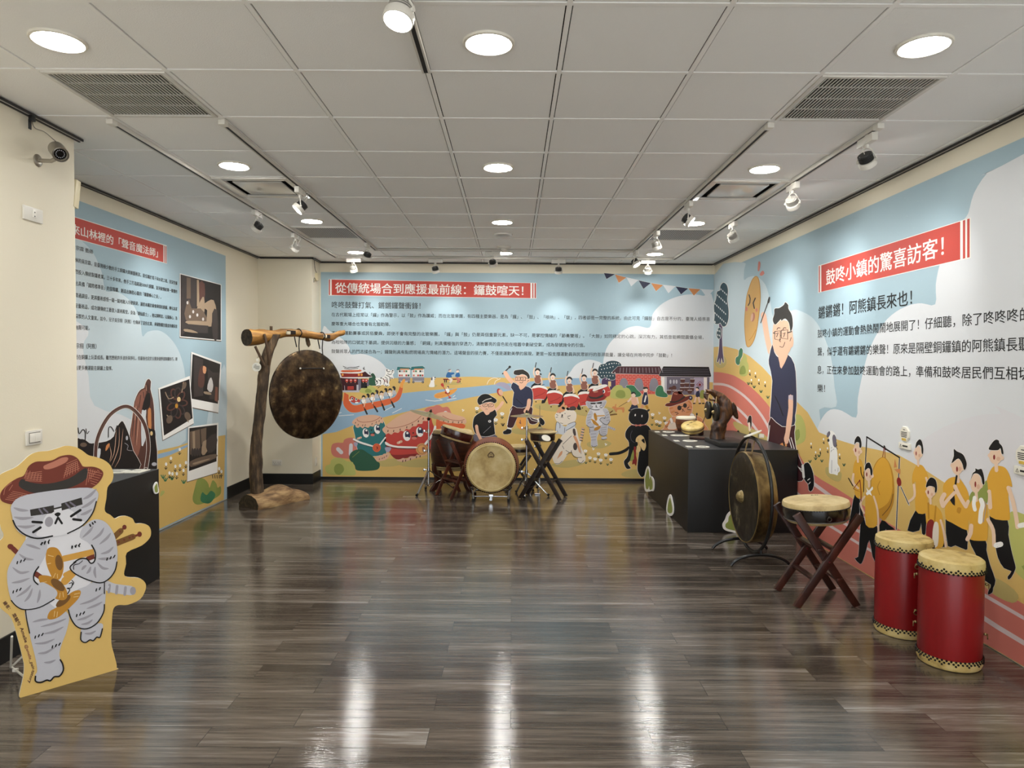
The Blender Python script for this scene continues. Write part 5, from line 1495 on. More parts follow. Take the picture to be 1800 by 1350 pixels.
A.l('orb', 8, '1040 790 1150 760 1250 720', 2).l('orb', 8, '1050 815 1180 790 1300 740', 2).e('dred', 1278, 725, 55, 24)
A.f('vwh', '1240 650 1280 635 1320 660 1310 720 1260 725', 2).e('skin3', 1285, 612, 22, 26).f('ink', '1265 595 1290 580 1310 600 1305 635 1290 600')
A.l('tred', 14, '1180 580 1320 820', 0).f('tred', '1140 540 1180 520 1205 575 1185 600 1150 580').f('tred', '1300 830 1330 800 1355 830 1325 845')
A.end()
# pink stones
A.part('stone_drawing', 1.2, 'pink rounded stones').Z(560, 630, 5.87)
A.f('coral', '130 960 140 890 190 870 250 870 265 840 310 820 370 822 420 860 420 1020 250 1030 160 1010', 5).l('gr3', 40, '200 935 235 970', 0).l('gr3', 38, '335 895 330 990', 0)
A.part('stone_drawing', 1.2, 'pink rounded stones').Z(560, 630, 5.87).f('coral', '1095 560 1105 520 1150 500 1190 495 1215 482 1250 485 1280 505 1330 500 1360 540 1365 610 1200 620').e('gr3', 1150, 575, 22, 14).e('gr3', 1310, 560, 20, 18)
A.end()
A.part('green_drum_drawing', 1.5, 'green drum with a smiling face and a number 3 medal').Z(600, 720, 10)
A.f('teal', '225 260 240 450 265 600 300 720 420 790 560 820 700 800 790 770 780 480 740 200 480 160', 3, 10)
A.f('peach', '555 840 600 850 640 810 700 820 740 780 800 770 845 760 840 820 780 880 700 900 620 915 580 900', 3)
A.f('peach', '190 240 210 190 290 130 420 100 560 92 660 110 720 140 740 180 730 240 690 230 660 270 610 250 560 300 510 290 470 320 410 300 380 330 330 300 300 320 260 310 240 270', 3)
A.l('dred', 7, '280 165 290 195 370 220 520 210 620 175 680 135').l('wh', 34, '220 520 330 575 470 620 590 660', 3).l('ink', 9, '220 545 330 600 470 640 570 665', 3).l('wh', 24, '660 640 720 560 775 490', 2)
for x, y in ((250, 230), (295, 265), (375, 275), (420, 272), (540, 250), (615, 220), (665, 200), (705, 155), (670, 870), (720, 855), (755, 840), (795, 815)): A.l('rust2', 11, [(x - 4, y + 10), (x + 4, y - 8)], 0)
A.e('vwh', 430, 410, 55, 82, -12).e('navy', 440, 402, 38, 66, -8).e('vwh', 440, 365, 18).e('vwh', 430, 455, 40, 26)
A.e('vwh', 630, 345, 52, 82, -12).e('navy', 645, 335, 36, 66, -8).e('vwh', 645, 300, 18).e('vwh', 635, 385, 36, 24)
A.e('ink', 530, 360, 13).f('ink', '500 420 560 412 590 390 585 425 540 445').e('coral', 550, 445, 36, 22)
A.l('peach', 36, '290 510 345 490', 0); A.l('wh', 8, '310 515 320 490', 0)
A.f('lav', '220 580 285 580 280 630 250 650 225 620'); A.end()
gd = A.last
A.part('medal', 1.9, parent=gd).Z(600, 720, 10).e('medal3', 622, 670, 72, 76).e('tred', 622, 670, 54, 56).e('medal3', 622, 670, 46, 48).t('dred', '3', (600, 708), (648, 702), (596, 642), bold=.03).end()
A.part('red_drum_drawing', 1.5, 'red drum with a smiling face and a number 1 medal').Z(600, 720, 10)
A.f('dred', '860 760 960 870 1100 860 1300 820 1450 760 1560 720 1640 640 1000 700', 3).f('tred', '780 440 770 600 860 770 1000 795 1310 775 1450 760 1600 690 1680 600 1660 400 1600 230 1540 130 1200 200', 3)
A.f('peach', '970 890 1040 870 1090 850 1150 865 1210 820 1300 820 1330 790 1420 800 1500 730 1560 700 1600 660 1620 700 1500 790 1380 830 1200 890 1080 920', 3)
A.f('peach', '720 350 760 300 840 230 960 140 1100 70 1240 20 1360 10 1460 20 1530 60 1545 110 1500 150 1510 200 1440 200 1420 250 1350 250 1320 290 1250 300 1200 350 1140 340 1100 385 1040 370 1000 410 930 400 880 440 830 415 790 430 750 400', 3)
A.l('dred', 7, '795 285 820 318 940 320 1120 280 1300 200 1405 110')
for x, y in ((820, 375), (920, 375), (1035, 350), (1150, 310), (1250, 265), (1355, 205), (1440, 158), (1460, 90), (1080, 905), (1130, 895), (1215, 870), (1320, 835), (1385, 820)): A.l('rust2', 16, [(x - 2, y + 12), (x + 2, y - 10)], 0)
A.f('wh', '775 560 860 610 1000 640 1310 650 1310 678 1000 672 840 640 775 610', 2).l('ink', 12, '778 630 850 660 1000 683 1310 690', 2).l('wh', 40, '1480 600 1560 500 1630 380 1650 300', 2).l('ink', 9, '1505 610 1600 490', 0)
A.e('vwh', 1150, 462, 64, 90, -10).e('navy', 1165, 450, 46, 74, -8).e('vwh', 1162, 412, 20).e('vwh', 1160, 510, 48, 30)
A.e('vwh', 1378, 392, 62, 88, -10).e('navy', 1390, 378, 46, 74, -8).e('vwh', 1385, 338, 20).e('vwh', 1390, 440, 46, 28)
A.e('ink', 1264, 410, 14).f('ink', '1235 475 1300 462 1335 445 1335 490 1280 490').e('coral', 1282, 502, 46, 24)
A.l('peach', 44, '995 585 1055 560', 0).l('wh', 10, '1015 595 1025 560', 0).l('peach', 44, '1500 390 1550 378', 0).l('wh', 10, '1520 400 1530 370', 0)
A.f('lav', '770 665 870 665 860 720 820 750 785 730'); A.end()
rd = A.last
A.part('medal', 1.9, parent=rd).Z(600, 720, 10).e('medal', 1420, 695, 108, 104)
for k in range(26):
    a = 2 * PI * k / 26; A.l('rust', 8, [(1420 + 72 * math.cos(a), 695 + 70 * math.sin(a)), (1420 + 94 * math.cos(a), 695 + 91 * math.sin(a))], 0)
A.t('rust', '1', (1385, 752), (1465, 735), (1372, 660), bold=.03).end()
A.part('orange_drum_drawing', 1.4).Z(600, 720, 10)
A.f('medal3', '1670 180 1720 150 1850 200 2100 240 2180 300 2000 420 1700 380', 3).f('peach', '1640 110 1700 60 1850 40 2000 90 2150 130 2200 200 2180 250 2120 240 2050 250 1960 235 1880 240 1800 210 1740 200 1690 170', 3).l('dred', 7, '1780 110 1900 170 2060 195 2160 175')
for x, y in ((1720, 170), (1800, 195), (1880, 215), (1960, 220), (2060, 225), (2120, 220)): A.l('rust2', 14, [(x - 2, y + 12), (x + 2, y - 10)], 0)
A.end()
A.part('bush_drawing', 1.9).Z(560, 630, 5.87).f('dgreen', '320 1040 330 980 380 945 450 940 500 970 560 1010 600 1060 630 1080 625 1130 570 1155 400 1155 370 1100', 5).l('olive', 4, '350 1020 420 960', 0).end()
A.part('bush_drawing', 2.1).Z(560, 630, 5.87).f('lgreen', '70 1150 75 1110 120 1090 130 1050 180 1025 240 1030 290 1060 350 1070 365 1110 380 1160 370 1205 230 1205 110 1195', 5).f('olive', '160 1150 170 1105 210 1085 250 1105 262 1155 220 1200 180 1190', 5).end()
# drummers with big red drums
for i, (dx, dy, sc_) in enumerate(((0, 0, 1.0), (320, 105, 1), (670, 180, 1), (980, 130, 1), (1210, 10, 1.05))):
    A.part('drummer_drawing', 1.2 + .15 * (i % 3), 'drummer in brown vest with raised stick').Z(930, 640, 12)
    X = lambda *q: [(dx + a, dy + b_) for a, b_ in q]
    A.f('bk', X((40, 500), (110, 400), (250, 400), (280, 500)), 2)
    A.f('rust', X((110, 270), (140, 235), (215, 230), (250, 270), (240, 400), (130, 400)), 2, 8)
    A.l('skin3', 30, X((125, 270), (95, 180), (120, 80)), 3).l('skin3', 26, X((245, 290), (275, 380), (260, 430)), 3)
    A.l('ink', 16, X((130, 70), (150, -30)), 0); A.l('ink', 12, X((290, 442), (320, 428)), 0)
    A.e('skin2', dx + 180, dy + 180, 44, 58).f('ink', X((120, 150), (140, 100), (185, 85), (230, 110), (245, 160), (225, 150), (180, 125), (140, 145)), 3).e('tred', dx + 178, dy + 188, 8, 12)
    if i in (0, 4): A.e('ink', dx + 245, dy + 212, 22, 16, 40)
    A.f('wh', X((55, 515), (90, 465), (180, 445), (290, 455), (370, 500), (390, 550), (300, 530), (180, 505), (80, 530)), 3)
    A.f('tred', X((60, 530), (120, 510), (220, 495), (320, 520), (385, 555), (380, 640), (330, 740), (220, 755), (100, 745), (75, 650)), 3)
    A.l('cl', 14, X((120, 755), (200, 742), (310, 750)), 3).e('ink', dx + 145, dy + 795, 13, 16)
    A.l('dred', 10, X((130, 690), (260, 640), (340, 590)), 2)
    A.end()
    if i in (1, 2): A.part('drummer_leg_drawing', 1.15).Z(930, 640, 12).f('bk', X((0, 560), (70, 460), (90, 540), (20, 700), (-10, 720), (-60, 720), (-40, 640)), 2).end()
A.part('drummer_leg_drawing', 1.6).Z(930, 640, 12).f('bk', '1030 800 1060 860 1100 960 1020 960 1010 900', 2).f('bk', '680 790 650 880 610 910 630 830', 2).end()
# dotted tree
A.part('tree_drawing', 1.1, 'dark teal tree with white dots').Z(1040, 620, 6.75)
A.f('purple', '140 260 280 250 290 420 220 440 205 340 195 440 120 430', 2, 6).r('sand', 196, 340, 230, 400)
A.f('darkteal', '75 230 85 170 110 140 160 130 180 110 240 95 310 105 350 140 340 180 280 200 280 310 210 320 170 290 120 310 90 280', 4, 6)
for j in range(5):
    for k in range(7):
        x, y = 105 + 34 * k + 12 * (j % 2), 160 + 38 * j - 8 * k * (j < 2)
        if (x - 190) ** 2 / 110 ** 2 + (y - 215) ** 2 / 100 ** 2 < 1: A.e('vwh', x, y, 5.5, 6.5)
for k in range(5): A.e('vwh', 210 + 28 * k, 125 + (k - 2) ** 2 * 2, 5.5, 6.5)
A.end()
# buildings
A.part('brick_building_drawing', 1.2, 'red brick house with arched windows').Z(1080, 640, 10)
A.r('brick', 20, 165, 815, 530)
for j in range(12):
    A.inc = 0; A.l('brick2', 6, [(23, 180 + 31 * j), (812, 180 + 31 * j)], 0)
    for k in range(12):
        if 40 + 68 * k + 34 * (j % 2) < 812 and j < 11: A.l('brick2', 5, [(40 + 68 * k + 34 * (j % 2), 186.5 + 31 * j), (40 + 68 * k + 34 * (j % 2), 204.5 + 31 * j)], 0)
A.inc = .00003; A.off += .0001
for x in (165, 430, 695): A.f('grey', [(x - 72, 465), (x - 72, 330), (x - 45, 265), (x, 245), (x + 45, 265), (x + 72, 330), (x + 72, 465)], 2)
A.f('roof', '-60 160 60 40 800 40 860 185 -40 165', 0, 8)
for k in range(14): A.l('gr2', 7, [(105 + 56 * k, 65), (95 + 58 * k, 150)], 0)
A.end()
A.part('drum_shop_drawing', 1.3, 'black roofed shop with shelves of drums').Z(1080, 640, 10)
A.r('slate', 830, 220, 1670, 540).r('wh', 825, 225, 880, 480).r('gr', 880, 225, 920, 530).r('wh', 1570, 235, 1628, 520).r('lav', 1400, 240, 1570, 540)
A.f('black2', '780 200 860 40 1660 50 1700 205 1690 225 800 212', 0, 8)
for j in range(4): A.l('slate', 6, [(840 - 12 * j, 85 + 32 * j), (1655 + 8 * j, 92 + 32 * j)], 0)
for x in (985, 1045, 1092): A.e('gr', x, 310, 17, 38)
for x, y in ((1200, 290), (1370, 290), (1195, 365), (1275, 360), (1368, 365), (1190, 440), (1270, 440), (1360, 440), (960, 485), (1060, 485), (1155, 490), (1325, 485)): A.f('rust2', [(x - 38, y - 25), (x + 38, y - 25), (x + 28, y + 32), (x - 28, y + 32)], 2).l('wh', 8, [(x - 36, y - 26), (x + 36, y - 26)], 0)
A.f('rust2', '955 445 970 405 1010 400 1030 380 1075 385 1082 445', 2)
A.l('dred', 9, '1445 360 1503 305 1558 360 1500 410 1445 360', 0).e('dred', 1500, 362, 22)
A.end()
A.part('bush_drawing', 1.6).Z(1080, 640, 10).f('green', '200 395 260 370 340 380 400 450 470 520 440 570 330 570 280 480', 4, 8).end()
A.part('bush_drawing', 1.7).Z(1080, 640, 10).f('lgreen', '-70 560 -60 470 -10 400 60 365 130 380 160 420 240 420 290 490 280 590 120 610 -40 600', 4).f('olive', '25 560 40 480 105 455 175 480 190 570 110 600', 4).end()
A.part('bush_drawing', 1.6).Z(1080, 640, 10).f('green', '725 540 730 440 790 375 850 400 870 480 930 530 920 580 800 575', 4, 8).end()
# walkers with dog
A.part('walker_drawing', 1.8, 'person in peach top walking a brown dog').Z(1080, 640, 10)
A.f('orb', '-45 770 -20 740 5 745 15 705 35 710 35 765 170 760 168 845 140 845 130 800 50 805 45 840 20 840 -10 790', 2).l('rust2', 7, '80 750 240 655', 0)
A.f('navy', '310 705 400 715 420 780 440 800 270 800 290 750', 2).f('skin', '285 590 310 570 400 590 400 715 315 712', 2).l('skin2', 30, '290 600 262 640 240 655', 2).l('skin2', 26, '400 600 420 690', 0)
A.e('skin2', 335, 540, 40, 46).f('ink', '290 530 305 495 340 488 372 510 370 545 345 515', 3); A.end()
A.part('walker_drawing', 1.8, 'person in long dark vest walking').Z(1080, 640, 10)
A.l('cal2', 40, '505 705 480 770', 0).l('dyel', 40, '540 705 580 770', 0).f('navy', '520 500 570 490 595 700 480 700', 2, 8).l('vwh', 26, '555 560 530 660', 0)
A.e('skin2', 545, 450, 40, 48).f('ink', '502 430 515 405 550 400 585 415 590 455 570 430 520 440', 3); A.end()
A.part('walker_drawing', 1.8, 'two people carrying a basket').Z(1080, 640, 10)
A.f('olive', '1505 500 1530 460 1580 465 1590 590 1510 600', 2).l('skin3', 34, '1430 590 1405 690', 0).l('skin3', 34, '1480 590 1500 680', 0).f('navy', '1440 490 1490 470 1500 580 1430 570', 2).e('skin2', 1455, 440, 30, 34).f('ink', '1425 425 1450 400 1485 410 1485 450 1460 425', 2).l('skin3', 30, '1590 600 1610 680', 0)
for x in (1400, 1500, 1560, 1620): A.l('ink', 22, [(x - 12, 692), (x + 14, 690)], 0)
A.end()
# cats
A.part('calico_cat_drawing', 1.8, 'white calico cat in a blue scarf').Z(960, 700, 11.25)
A.l('calico', 46, '660 890 690 780 720 680 720 610', 3)
for k in range(5): A.l('cal3', 18, [(688 + 10 * k - 22, 830 - 55 * k), (688 + 10 * k + 26, 842 - 55 * k)], 0); A.l('cal2', 18, [(690 + 9 * k - 22, 800 - 55 * k), (690 + 9 * k + 22, 810 - 55 * k)], 0)
A.f('calico', '180 1290 130 1160 200 990 250 900 330 720 480 600 580 590 620 720 660 880 700 1000 760 1120 770 1230 690 1280 610 1230 640 1180 540 1120 500 1060 440 1080 330 1240 250 1300', 3, 10)
A.f('calico', '180 370 200 300 280 240 400 215 520 235 590 300 580 420 520 490 380 520 250 500', 4, 10)
A.f('cal2', '200 280 270 180 350 90 370 120 340 180 390 230 280 285', 2).f('cal3', '450 230 480 170 560 160 600 220 540 240', 2).l('ink', 50, '330 190 350 200', 0).l('ink', 50, '420 205 435 215', 0).e('cal2', 390, 165, 30)
A.f('cal3', '530 610 570 610 590 720 560 740 530 680').e('cal3', 575, 955, 42, 74, 0).f('cal2', '535 750 590 760 640 880 680 1060 650 1060 600 900').f('cal2', '220 1190 270 1080 320 1040 310 1110 240 1180')
A.f('scarf', '180 690 195 520 215 470 265 490 290 510 380 560 440 510 560 465 580 500 560 580 440 620 370 690 330 720 240 700', 3)
for a, wd in (('180 690 195 520 220 470 270 510 270 590', 9), ('360 680 370 580', 8), ('430 515 560 468 582 520 480 590 390 640', 9), ('280 490 330 500', 8), ('330 910 500 745', 9), ('320 940 350 1000', 9), ('390 1030 480 1080 500 1030', 9), ('500 1060 560 1160 700 1170', 10), ('620 1200 640 1260 690 1280 740 1230', 9), ('400 1120 450 1080', 8), ('215 640 235 680', 6), ('260 910 330 850', 6), ('680 940 690 1100', 7), ('180 1290 260 1290 320 1240', 8)): A.l('ink', wd, a)
A.f('ink', '300 330 320 318 335 332 318 350').l('ink', 12, '316 345 296 380', 0).l('ink', 12, '318 345 328 382', 0).e('ink', 275, 287, 9).e('ink', 372, 302, 9)
for a in ('200 320 235 340', '195 380 228 370', '420 360 480 345', '425 385 460 410'): A.l('ink', 10, a, 0)
A.end()
A.part('striped_cat_drawing', 1.8, 'grey striped cat with pipes and a red drum hat').Z(960, 700, 11.25)
A.l('gr', 40, '1220 560 1290 590 1350 615')
for k in range(4): A.l('gr2', 12, [(1240 + 35 * k, 560 + 12 * k), (1232 + 35 * k, 600 + 12 * k)], 0)
A.l('dbr', 24, '1260 290 1300 260', 0).l('dbr', 26, '1270 330 1370 315', 0).e('dbr', 1312, 252, 12).e('dbr', 1390, 316, 13).l('dbr', 22, '800 265 785 245', 0)
A.f('gr', '870 560 860 690 890 800 890 940 950 960 1010 940 1010 880 1000 800 1030 700 1060 640 1040 560', 3, 8).f('gr', '1050 500 1200 480 1215 600 1195 720 1140 750 1070 720 1040 640', 3, 8).f('gr', '1100 770 1090 810 1150 820 1195 805 1195 760', 3)
A.f('gr3', '860 220 1150 200 1180 400 1050 560 900 540', 3).f('gr', '880 230 820 320 790 440 800 530 860 575 940 570 960 520 900 480 890 420 930 300', 3, 8).f('gr', '1110 210 1200 210 1250 320 1265 440 1210 520 1130 500 1060 430 1100 390 1160 380 1150 300', 3, 8)
A.f('brass2', '940 310 970 290 1000 340 1010 420 980 450 950 390', 3).l('brass', 22, '1010 350 1150 345', 0).l('brass', 30, '900 420 1020 520', 0).f('brass2', '950 640 960 590 1040 550 1080 550 1060 600 1000 640', 3).f('brass2', '905 430 960 440 1040 530 1020 550 940 510', 3)
A.f('gr', '800 60 800 140 850 200 960 230 1090 215 1160 150 1185 40 1000 70', 3, 8).f('gr3', '900 130 1000 100 1080 130 1110 190 960 225 890 200', 3)
for k in range(4):
    A.l('gr2', 12, [(880 + 4 * k, 650 + 60 * k), (990 - 4 * k, 640 + 60 * k)], 0); A.l('gr2', 12, [(1080 + 2 * k, 590 + 40 * k), (1190 - 6 * k, 570 + 44 * k)], 0); A.l('gr2', 12, [(815 + 3 * k, 330 + 55 * k), (880, 320 + 50 * k)], 0); A.l('gr2', 12, [(1180 + 5 * k, 290 + 50 * k), (1240 + 4 * k, 260 + 56 * k)], 0); A.l('gr2', 9, [(810 + 8 * k, 90 + 26 * k), (860 + 6 * k, 96 + 26 * k)], 0); A.l('gr2', 9, [(1180 - 10 * k, 80 + 26 * k), (1130 - 10 * k, 96 + 26 * k)], 0)
A.f('ink', '875 90 975 88 975 118 880 118', 0).f('ink', '1005 85 1100 70 1102 108 1010 112', 0).l('ink', 9, '970 98 1010 96', 0).l('ink', 14, '990 135 985 175', 0).l('ink', 12, '990 160 1008 180', 0)
for a in ('880 155 920 160', '885 190 915 178', '1060 160 1090 135', '1065 180 1100 185', '850 200 960 230 1050 225'): A.l('ink', 11, a)
for a in ('900 930 910 950 950 955 1005 940', '1095 800 1120 815 1190 805', '1045 640 1070 720 1140 748 1195 720', '800 530 860 575 940 570', '1060 430 1130 500 1210 520 1260 450', '1060 420 1090 390 1130 385 1160 400 1165 360', '855 600 862 680'): A.l('ink', 9, a)
A.Z(930, 640, 12)
A.f('dred', '1210 760 1240 660 1290 570 1360 520 1480 470 1600 450 1660 480 1700 540 1690 640 1640 690 1560 760 1400 790 1290 790', 3).f('tred', '1560 480 1660 470 1710 540 1700 660 1620 680 1580 600', 3).f('wh', '1340 560 1380 490 1500 440 1620 430 1655 460 1600 490 1460 540 1380 570', 3).f('ink', '1250 660 1280 680 1420 700 1560 640 1555 690 1430 735 1290 725', 2).e('vwh', 1575, 575, 28, 40).e('navy', 1566, 578, 18, 30).l('peach', 14, '1660 585 1720 575', 0).l('gr2', 5, '1400 525 1540 475', 0).l('tan', 30, '1370 590 1440 580', 0)
A.end()
A.part('black_cat_drawing', 1.8, 'black cat with red bow holding golden cymbals').Z(1080, 700, 8.44)
A.l('bk', 44, '215 735 150 780 70 812 -10 822 -60 826', 3)
A.f('bk', '215 660 165 580 170 490 240 405 350 390 480 400 530 450 560 520 540 700 520 900 480 1080 430 1160 395 1165 345 1080 345 960 365 790 330 760 285 820 230 930 200 970 240 1030 225 1045 175 1040 140 940 200 850', 3, 9)
A.f('bk', '210 300 225 215 270 165 350 150 440 162 490 190 510 260 490 350 430 395 350 400 270 385 230 350', 3, 9).l('ink', 30, '220 180 250 190', 0).l('ink', 30, '490 190 510 175', 0)
A.f('vwh', '300 240 315 232 318 258 300 266', 2).f('vwh', '402 252 414 248 414 275 402 282', 2).l('coral', 10, '242 392 310 402 480 392', 3).f('coral', '312 385 350 398 395 382 392 418 350 408 312 422', 0)
A.l('slate', 4, '265 480 240 540 250 620 300 660', 3)
A.f('sand', '315 620 340 570 385 545 430 570 450 620 470 700 445 775 410 760 390 720 385 780 340 808 320 790 330 720', 3).l('dyel', 5, '350 600 360 680 390 730', 2).f('bk', '400 620 440 600 450 670 420 650', 2).f('dred', '290 720 320 730 320 850 335 920 318 1005 295 970 262 980 280 850', 2).f('olive', '280 760 288 900 230 930', 2).f('bk', '300 660 340 650 345 700 300 715', 3)
A.end()
A.part('orange_cat_drawing', 1.8, 'orange cat in brown hat and round glasses').Z(1080, 640, 10)
A.f('cal2', '870 1130 900 1050 1000 940 1100 880 1250 890 1400 900 1530 950 1590 1060 1600 1180 880 1160', 3, 8).f('calico', '960 1060 1010 1010 1100 1060 1080 1140 940 1140', 3)
A.f('cal2', '960 800 970 740 1020 660 1150 620 1290 610 1360 680 1370 800 1330 900 1200 930 1050 920 990 880', 3, 8)
for a in ('975 780 1020 770', '1000 850 1050 830', '1300 650 1350 700', '1310 720 1360 760', '1270 850 1330 830', '900 1090 950 1040', '1550 1040 1580 1120', '1480 980 1540 1030'): A.l('orb', 26, a, 0)
A.f('brown', '890 730 920 690 980 670 1010 560 1040 490 1120 480 1190 510 1240 570 1330 550 1345 590 1240 660 1100 710 980 745', 3, 8).f('ink', '978 650 1060 655 1150 620 1225 560 1240 585 1150 650 1060 680 975 672', 2).l('tan', 20, '1050 520 1100 530', 0).e('navy', 1340, 595, 34, 40).e('gr', 1338, 590, 14, 16)
A.e('ink', 1142, 770, 38, 42).e('ink', 1240, 728, 34, 40).l('ink', 9, '1170 748 1210 738', 0).f('ink', '1188 790 1210 788 1200 806').l('ink', 9, '1200 800 1190 840', 0).l('ink', 9, '1203 800 1228 832', 0)
for a in ('1280 780 1310 750', '1285 800 1340 805', '1065 850 1110 848', '1090 885 1125 865'): A.l('ink', 12, a, 0)
A.f('wh', '1330 880 1380 870 1410 920 1390 1000 1340 1000', 2, 6, 'ink').f('wh', '970 960 1010 950 1030 1020 1000 1050', 2, 6, 'ink')
A.end()
# two drummers (glasses)
A.part('person_drawing', 1.9, 'drawn person in black cap and black shirt').Z(830, 640, 8.4375)
A.l('skin', 44, '340 690 400 640 450 570', 2)
A.f('slate', '-20 1180 40 1030 330 1040 370 1110 300 1200 0 1260', 2).f('bk', '10 900 30 790 100 730 170 700 260 720 330 670 365 750 330 800 320 850 335 1000 330 1040 200 1075 60 1040 20 960', 3, 10)
A.f('skin', '165 690 180 720 210 755 250 740 260 700 220 660', 3).f('skin', '100 620 130 590 240 560 320 590 340 660 300 700 230 720 160 690 120 660', 3)
A.f('bk', '78 560 90 500 150 450 230 445 290 480 355 520 360 555 330 580 280 560 180 575 110 605', 3, 8).l('wh', 8, '150 565 200 530 285 508', 3)
for x in (190, 280): A.e('ink', x, 608, 40, 28).e('skin', x, 608, 34, 22).l('ink', 6, [(x - 14, 612), (x + 12, 600)], 0)
A.l('ink', 6, '228 600 240 600', 0).l('ink', 6, '235 620 250 645', 0).l('ink', 5, '195 668 215 665 228 672', 2).l('ink', 6, '110 630 125 625', 0)
A.l('skin', 46, '65 920 80 1010 120 1100 150 1140', 3).l('gr2', 5, '165 1025 275 925', 0).e('wh', 260, 848, 22, 18).e('bk', 258, 846, 10, 8)
A.e('dred', 405, 415, 36, 56, -20).e('tred', 412, 420, 36, 54, -20).e('peach', 424, 420, 32, 46, -20).l('bk', 16, '455 480 515 575', 0)
for x, y in ((70, 660), (445, 740), (350, 830)): A.flower(x, y, 9)
A.grass(455, 915, 12, 'bk'); A.end()
A.part('person_drawing', 2.1, 'drawn person in navy shirt striking a drum').Z(830, 640, 8.4375)
A.l('skin', 62, '600 270 540 210 490 130', 3).l('ink', 15, '450 145 555 45', 0).e('ink', 557, 42, 18).e('skin', 488, 125, 26)
A.f('plum', '600 620 870 620 890 720 880 800 950 810 980 850 930 890 850 880 800 760 700 750 640 860 600 940 530 940 520 880 560 740', 2, 10)
A.l('wh', 7, '590 660 545 770 522 905', 2).l('wh', 7, '845 740 890 800 985 830', 2).l('wh', 7, '835 760 880 830 970 850', 2)
A.f('bk', '460 1000 500 980 520 960 580 975 570 1030 470 1040', 2, 8).f('bk', '985 830 1010 790 1060 830 1075 880 1040 910 1000 870', 2, 8).l('wh', 22, '530 950 575 960', 0).l('wh', 22, '975 815 985 850', 0)
A.f('navy', '575 350 610 270 690 320 790 325 880 370 900 480 885 630 820 620 740 650 600 610 620 420', 2, 10)
A.f('skin', '690 320 720 385 790 330 800 290 720 280', 2).f('skin', '625 240 640 190 720 150 800 170 830 230 820 280 780 320 700 320 645 270', 3).e('skin', 832, 240, 28, 32)
A.f('ink', '620 150 625 100 680 85 750 80 770 90 830 130 855 190 835 220 800 170 740 150 690 165', 3, 8)
for x in (675, 755): A.r('ink', x - 36, 190, x + 38, 246); A.r('skin', x - 30, 197, x + 32, 239); A.l('ink', 7, [(x - 14, 205), (x + 8, 218), (x - 10, 232)], 0)
A.l('ink', 7, '710 210 722 210', 0).l('ink', 7, '790 205 830 215', 0).l('ink', 7, '705 270 735 280 755 258', 3).l('ink', 7, '820 255 840 240', 0).l('bk', 7, '650 515 750 605', 0)
A.f('horange', '650 860 680 780 740 750 800 790 810 890 780 960 720 970 670 930', 4).l('rust', 12, '700 860 720 890 712 830', 2).l('sand', 6, '760 950 795 900', 0)
A.l('skin', 58, '845 540 830 640 790 700', 3); A.end()
A.part('fountain_drawing', 1).Z(830, 640, 8.4375)
A.l('wh', 6, '220 300 250 240 320 205 380 215', 3).l('wh', 6, '330 300 350 250 420 215', 3).f('lav', '340 310 400 270 500 280 570 350 540 390 430 330', 3).end()
for x, y in ((1029, 793), (1037, 805), (1046, 807), (1052, 798), (1056, 809), (1065, 800), (1074, 808), (1147, 729), (1154, 741), (1160, 743), (1168, 735), (1171, 744)): A.part('flower_drawing', 1.8).Z(0, 0, 1).flower(x, y, .95)
for x, y in ((1030, 815), (1068, 818), (1146, 748), (1158, 750)): A.part('grass_drawing', 1.8).Z(0, 0, 1).grass(x, y, 1.0, 'dgreen')
for x, y in ((813, 720), (1064, 780), (1158, 725), (1042, 788)): A.part('flower_drawing', 1.8).Z(0, 0, 1).e('vwh', x, y, 1).e('vwh', x + 2.2, y + 1, 1).e('vwh', x + .6, y + 2.4, 1)
A.end()
# ------------------------------------------------------------------ right mural
RN = Vector((-1, 0, 0)); RP = Vector((XR - .0045, 0, 0)); RY0 = 1.6
rmur = panel('wall_mural', 'right wall mural of a sports day with running track, large red heading', 'mural', (XR, RY0, 0), (0, 1, 0), BACK - .006 - RY0, .012, MTOP, RN, art_mat('sky'))
A = Art(rmur, RP, RN, (XR, RY0, 0))
def wp(y, z, d=0):          # wall point -> photo pixel, to extend shapes past the frame edge
    v = RM @ (Vector((XR - .0045, y, z)) - CAM); return (900 + FPX * v.x / v.z, 675 + FPX * v.y / v.z)
EXT = [wp(1.65, .6), wp(1.65, .02)]
TOPC = wp(9.1, MTOP - .005)
A.part('cloud_drawing', 0.28).Z(0, 0, 1); A.f('cl2', [TOPC] + P2('1307 461.5 1308 475 1308 492 1316 487 1330 486 1345 500 1353 525 1360 560 1375 552 1395 545 1405 546 1425 556 1440 574 1455 608 1463 640 1467 680 1470 715 1440 720 1437 770 1300 700 1257.5 650'), 3)
A.part('cloud_drawing', 0.36).Z(0, 0, 1); A.f('cl', [wp(1.7, 2.7), wp(2.6, 2.74)] + P2('1760 292 1735 305 1712 340 1702 375 1690 392 1665 430 1652 465 1645 500 1644 535 1620 533 1600 536 1575 548 1552 570 1530 610 1518 650 1508 700 1505 734 1480 722 1460 720 1445 735 1436 760 1445 780 1560 830 1700 900') + [wp(3.0, .75), wp(1.7, .7)], 3)
A.part('cloud_drawing', 0.44).Z(0, 0, 1); A.f('gr3', [wp(2.2, .9)] + P2('1800 735 1760 728 1720 730 1680 742 1645 758 1615 780 1590 815 1640 850 1720 900') + [wp(2.6, .7)], 3)
A.end()
A.part('meadow', .8).Z(0, 0, 1)
A.f('ochre', P2('1254.6 610 1262 609.5 1275 609 1295 614 1318 626 1340 645 1365 672 1395 700 1420 725 1440 760 1470 772 1505 783 1540 790 1580 800 1620 822 1660 848 1720 880 1800 915') + EXT + P2('1800 1172 1470 979 1300 876 1254.8 849'), 0)
